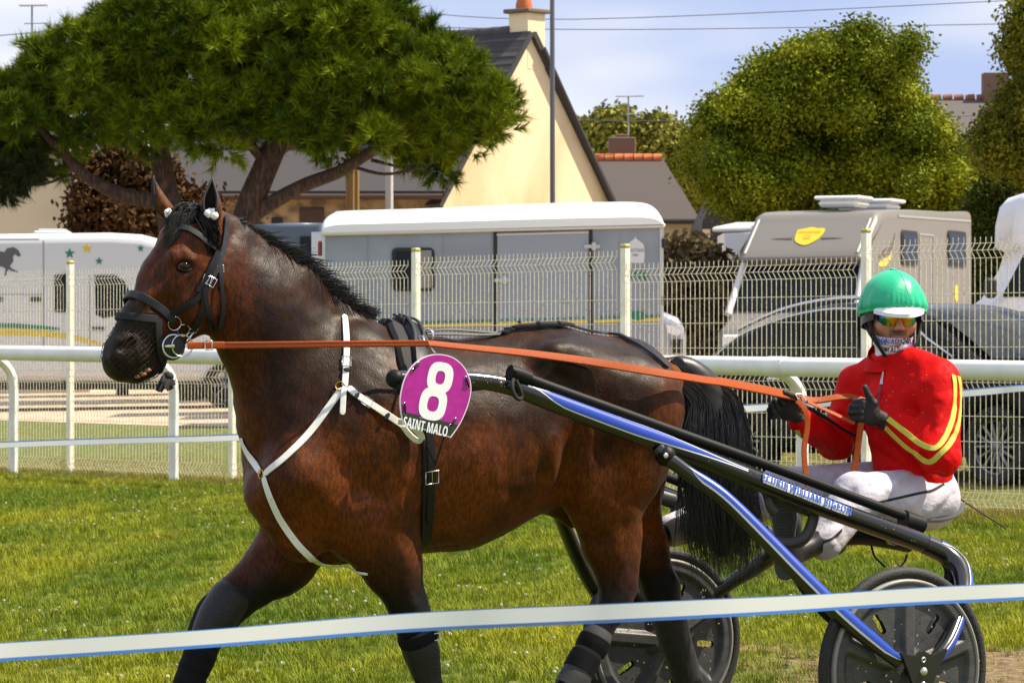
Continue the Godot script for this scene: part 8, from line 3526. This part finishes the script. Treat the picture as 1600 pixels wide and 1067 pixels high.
func make_trees() -> void:
	var leaf := mat("leaf", Color.WHITE, 0.6)
	leaf.metallic_specular = 0.2
	leaf.vertex_color_use_as_albedo = true
	leaf.backlight_enabled = true
	leaf.backlight = Color(0.4, 0.4, 0.4)
	var bark := mat("bark", Color.WHITE, 0.95)
	tri_tex(bark, ntex(0.05, Color(0.16, 0.12, 0.10), Color(0.34, 0.26, 0.21), 4, 141), Vector3(1.0, 0.3, 1.0), true)
	# umbrella pine
	var D := 66.0
	var o := thing("umbrella_pine", "broad umbrella pine with dense rounded crown and forked dark trunk", "tree", Vector3(pt(360, 0, D).x, 1.0, -D))
	limb(o, "trunk", [352, 625, 26, 372, 420, 24, 388, 330, 22, 414, 262, 20, 440, 205, 17, 452, 150, 12], D, bark)
	limb(o, "trunk", [300, 625, 24, 276, 420, 22, 262, 320, 20, 252, 255, 17, 244, 200, 14, 238, 150, 9], D, bark)
	limb(o, "branch", [396, 335, 13, 432, 312, 12, 478, 288, 11, 530, 268, 10, 575, 240, 9, 640, 205, 6], D, bark, 0.8)
	limb(o, "branch", [272, 318, 13, 225, 312, 12, 178, 300, 11, 130, 272, 9, 95, 236, 7, 60, 200, 5], D, bark, 0.6)
	limb(o, "branch", [418, 258, 10, 390, 225, 8, 360, 190, 6], D, bark, 0.5)
	limb(o, "branch", [430, 240, 9, 480, 205, 8, 530, 170, 5], D, bark, 0.5)
	for f in [[545, 258, 3, 600, 272, 2.5, 660, 262, 1.5], [100, 258, 3, 50, 276, 2.5, 10, 268, 1.5], [110, 272, 2.5, 60, 289, 2, 8, 282, 1.2], [580, 250, 3, 640, 262, 2, 690, 250, 1.2]]:
		limb(o, "twig", f, D, bark, 0.5)
	var lobes := [[80, 185, 105, 62], [40, 205, 65, 45], [150, 130, 120, 78], [240, 105, 130, 85], [350, 100, 140, 92], [470, 105, 140, 95], [570, 110, 120, 92], [650, 150, 95, 78], [720, 190, 70, 52], [756, 205, 42, 42], [690, 226, 66, 32], [600, 215, 100, 42], [480, 195, 120, 46], [340, 190, 120, 45], [200, 195, 110, 42], [290, 40, 110, 42], [430, 35, 120, 42], [545, 40, 70, 38], [190, 70, 80, 40], [95, 130, 60, 42]]
	var tuft := needle_tuft(4, 40, 0.24)
	crown(o, lobes, D, 2.6, 440, 40, 0.30, tuft, leaf, Color(0.032, 0.066, 0.005), Color(0.200, 0.255, 0.010), 88, 0.55, 1.0, "crown", 0.62, 1.05)
	crown(o, [[30, 262, 40, 16], [-20, 270, 40, 24]], D, 1.0, 14, 26, 0.2, tuft, leaf, Color(0.02, 0.03, 0.01), Color(0.05, 0.06, 0.02), 89, 0.2, 1.0, "low_spray")
	# dried hedge under it
	D = 71.0
	o = thing("brown_hedge", "tall brown dried conifer hedge beneath the pine", "hedge", Vector3(pt(190, 0, D).x, 1.0, -D))
	var lb := leaf_ball(5, 30, 0.3, 0.13)
	crown(o, [[198, 318, 66, 78], [165, 400, 45, 110], [240, 400, 60, 120], [290, 380, 60, 80], [330, 440, 60, 90]], D, 0.9, 90, 26, 0.4, lb, leaf, Color(0.045, 0.024, 0.010), Color(0.12, 0.06, 0.022), 91, 0.0, 1.0)
	limb(o, "stem", [190, 620, 10, 190, 480, 9, 192, 320, 4], D, bark)
	# round tree on the right
	D = 77.0
	o = thing("round_tree", "round leafy green tree behind the beige motorhome", "tree", Vector3(pt(1310, 0, D).x, 1.1, -D))
	limb(o, "trunk", [1310, 615, 20, 1312, 450, 17, 1318, 330, 13, 1325, 220, 8], D, bark)
	limb(o, "branch", [1314, 380, 10, 1250, 300, 8, 1210, 230, 5], D, bark, 1.0)
	limb(o, "branch", [1316, 370, 10, 1390, 290, 8, 1430, 220, 5], D, bark, 1.0)
	var lm := leaf_ball(7, 52, 0.26, 0.085)
	crown(o, [[1290, 205, 130, 95], [1190, 235, 80, 80], [1368, 215, 92, 85], [1300, 135, 105, 52], [1362, 150, 58, 40], [1215, 165, 60, 50], [1450, 275, 75, 55], [1255, 300, 125, 55], [1400, 300, 120, 55], [1160, 290, 55, 50], [1485, 315, 55, 42], [1340, 105, 60, 28], [1470, 350, 70, 50], [1132, 205, 32, 28], [1165, 152, 34, 26], [1238, 112, 38, 24], [1402, 100, 38, 24], [1338, 84, 22, 18], [1112, 262, 22, 26], [1270, 96, 24, 16]], D, 3.2, 420, 26, 0.36, lm, leaf, Color(0.055, 0.09, 0.005), Color(0.26, 0.285, 0.014), 93, 0.25, 1.0, "crown", 0.5, 1.08)
	# trees at the right edge
	D = 68.0
	o = thing("edge_tree", "leafy tree cut by the right edge above the white van", "tree", Vector3(pt(1640, 0, D).x, 1.0, -D))
	limb(o, "trunk", [1650, 615, 18, 1645, 400, 15, 1640, 200, 9], D, bark)
	crown(o, [[1604, 172, 34, 34], [1616, 92, 22, 36], [1652, 130, 48, 70], [1596, 232, 48, 30], [1650, 220, 80, 70], [1660, 60, 60, 50]], D, 2.0, 150, 24, 0.38, lm, leaf, Color(0.045, 0.06, 0.005), Color(0.20, 0.20, 0.014), 94, 0.25, 1.0, "crown", 0.5, 1.1)
	D = 72.0
	o = thing("dark_shrub", "dark green shrub between motorhome and white van", "shrub", Vector3(pt(1575, 0, D).x, 1.0, -D))
	crown(o, [[1585, 315, 45, 60], [1560, 385, 50, 60], [1600, 420, 60, 70], [1545, 450, 40, 60]], D, 1.4, 110, 26, 0.36, lm, leaf, Color(0.02, 0.035, 0.006), Color(0.10, 0.12, 0.014), 95, 0.2, 1.0)
	limb(o, "stem", [1575, 615, 8, 1575, 480, 7, 1578, 330, 3], D, bark)
	# far trees
	D = 140.0
	var lf := leaf_ball(8, 30, 0.45, 0.22)
	for q in [[[945, 222, 34, 18], [966, 206, 16, 20], [922, 224, 16, 14]], [[1035, 232, 40, 16], [1020, 218, 18, 14], [1062, 240, 26, 14]], [[1090, 262, 16, 18], [1098, 282, 18, 22]]]:
		var c: Array = q[0]
		var names := {945: "pale yellow green tree far behind the cream gable, under the aerial's left", 1035: "pale yellow green tree far behind the hipped roof", 1090: "small pale tree far behind, touching the round tree"}
		o = thing("far_tree", names[int(c[0])], "tree", Vector3(pt(c[0], 0, D).x, 1.5, -D), "far trees beyond the roofs")
		limb(o, "trunk", [c[0], 590, 8, c[0], 400, 7, c[0], c[1], 4], D, bark)
		crown(o, q, D, 2.4, 60, 22, 0.32, lf, leaf, Color(0.10, 0.115, 0.018), Color(0.26, 0.25, 0.045), 96 + int(c[0]), 0.3, 1.0)
	# garden scrub by the small house
	D = 62.0
	o = thing("garden_scrub", "brown scrub heaped against a wall beyond the silver car", "shrub", Vector3(pt(1085, 0, D).x, 0.9, -D))
	crown(o, [[1085, 425, 38, 34], [1070, 470, 60, 40], [1120, 470, 50, 40], [1090, 520, 70, 50]], D, 1.0, 60, 26, 0.3, lb, leaf, Color(0.05, 0.04, 0.02), Color(0.16, 0.12, 0.06), 97, 0.1, 1.0)
	# hedges that close the view between the vehicles
	D = 84.0
	o = thing("back_hedge", "long dark hedge closing the yard behind the parked vehicles", "hedge", Vector3(0, 1.1, -D))
	crown(o, [[-100, 480, 160, 90], [330, 480, 140, 80], [470, 470, 120, 70], [620, 470, 140, 70], [1000, 480, 140, 70], [1160, 470, 100, 70], [1560, 470, 140, 80], [1720, 470, 120, 80]], D, 0.8, 260, 24, 0.5, lm, leaf, Color(0.02, 0.025, 0.008), Color(0.06, 0.06, 0.015), 98, 0.2, 1.1)
func build_all() -> void:
	var t0 := Time.get_ticks_msec()
	make_ground()
	print("ground ", Time.get_ticks_msec() - t0)
	make_horse()
	print("horse ", Time.get_ticks_msec() - t0)
	make_tack()
	make_sulky()
	make_reins()
	make_rider()
	print("rider ", Time.get_ticks_msec() - t0)
	make_fence()
	make_tapes()
	make_vehicles()
	print("vehicles ", Time.get_ticks_msec() - t0)
	make_houses()
	make_trees()
	print("all ", Time.get_ticks_msec() - t0)
func sky_tex() -> ImageTexture:
	var w := 2048
	var hgt := 1024
	var im := Image.create(w, hgt, false, Image.FORMAT_RGBF)
	var n := noise(1.0, 5, 21)
	var n3 := noise(1.0, 3, 44)
	for y in hgt:
		var el := (0.5 - (y + 0.5) / hgt) * PI
		var up := maxf(sin(el), 0.0)
		for x in w:
			if el < 0.0:
				im.set_pixel(x, y, Color(0.32, 0.33, 0.30))
				continue
			var az := TAU * (x + 0.5) / w
			var dir := Vector3(cos(az) * cos(el), sin(el), sin(az) * cos(el))
			var q := dir * Vector3(4.5, 24.0, 4.5)
			var f := n.get_noise_3d(q.x, q.y, q.z) + 0.55 * n3.get_noise_3d(q.x * 0.35, q.y * 0.5, q.z * 0.35)
			var cl := smoothstep(-0.48, 0.26, f)
			var blue := Color(0.30, 0.365, 0.54).lerp(Color(0.13, 0.23, 0.48), smoothstep(0.0, 0.7, up))
			im.set_pixel(x, y, blue.lerp(Color(0.565, 0.57, 0.59), cl))
	return ImageTexture.create_from_image(im)

func _ready() -> void:
	HB = Basis(HX, Vector3.UP, -HN)
	var cam := Camera3D.new()
	cam.name = "camera"
	cam.projection = Camera3D.PROJECTION_FRUSTUM
	cam.near = 0.5
	cam.far = 1500.0
	cam.size = 0.5 * 1067.0 / FL
	cam.frustum_offset = Vector2(0, 0.5 * (HY - 533.5) / FL)
	cam.position = Vector3(0, CH, 0)
	var ca := CameraAttributesPhysical.new()
	ca.frustum_focal_length = 133.0
	ca.frustum_focus_distance = 12.6
	ca.frustum_near = 0.5
	ca.frustum_far = 1500.0
	ca.exposure_aperture = 22.0
	cam.attributes = ca
	add_child(cam)
	cam.current = true
	var we := WorldEnvironment.new()
	we.name = "environment"
	var e := Environment.new()
	e.background_mode = Environment.BG_SKY
	var sk := Sky.new()
	var pm := PanoramaSkyMaterial.new()
	pm.panorama = sky_tex()
	sk.sky_material = pm
	e.sky = sk
	e.background_energy_multiplier = 1.0
	e.tonemap_mode = Environment.TONE_MAPPER_LINEAR
	e.tonemap_exposure = 1.75
	e.sdfgi_enabled = true
	e.ssao_enabled = true
	e.ssil_enabled = true
	we.environment = e
	add_child(we)
	var sun := DirectionalLight3D.new()
	sun.name = "sun"
	sun.light_energy = 1.6
	sun.light_color = Color(1.0, 0.95, 0.86)
	sun.light_angular_distance = 0.6
	sun.shadow_enabled = true
	add_child(sun)
	sun.look_at_from_position(Vector3(0.75, 1.05, -0.08) * 10.0, Vector3.ZERO)
	build_all()
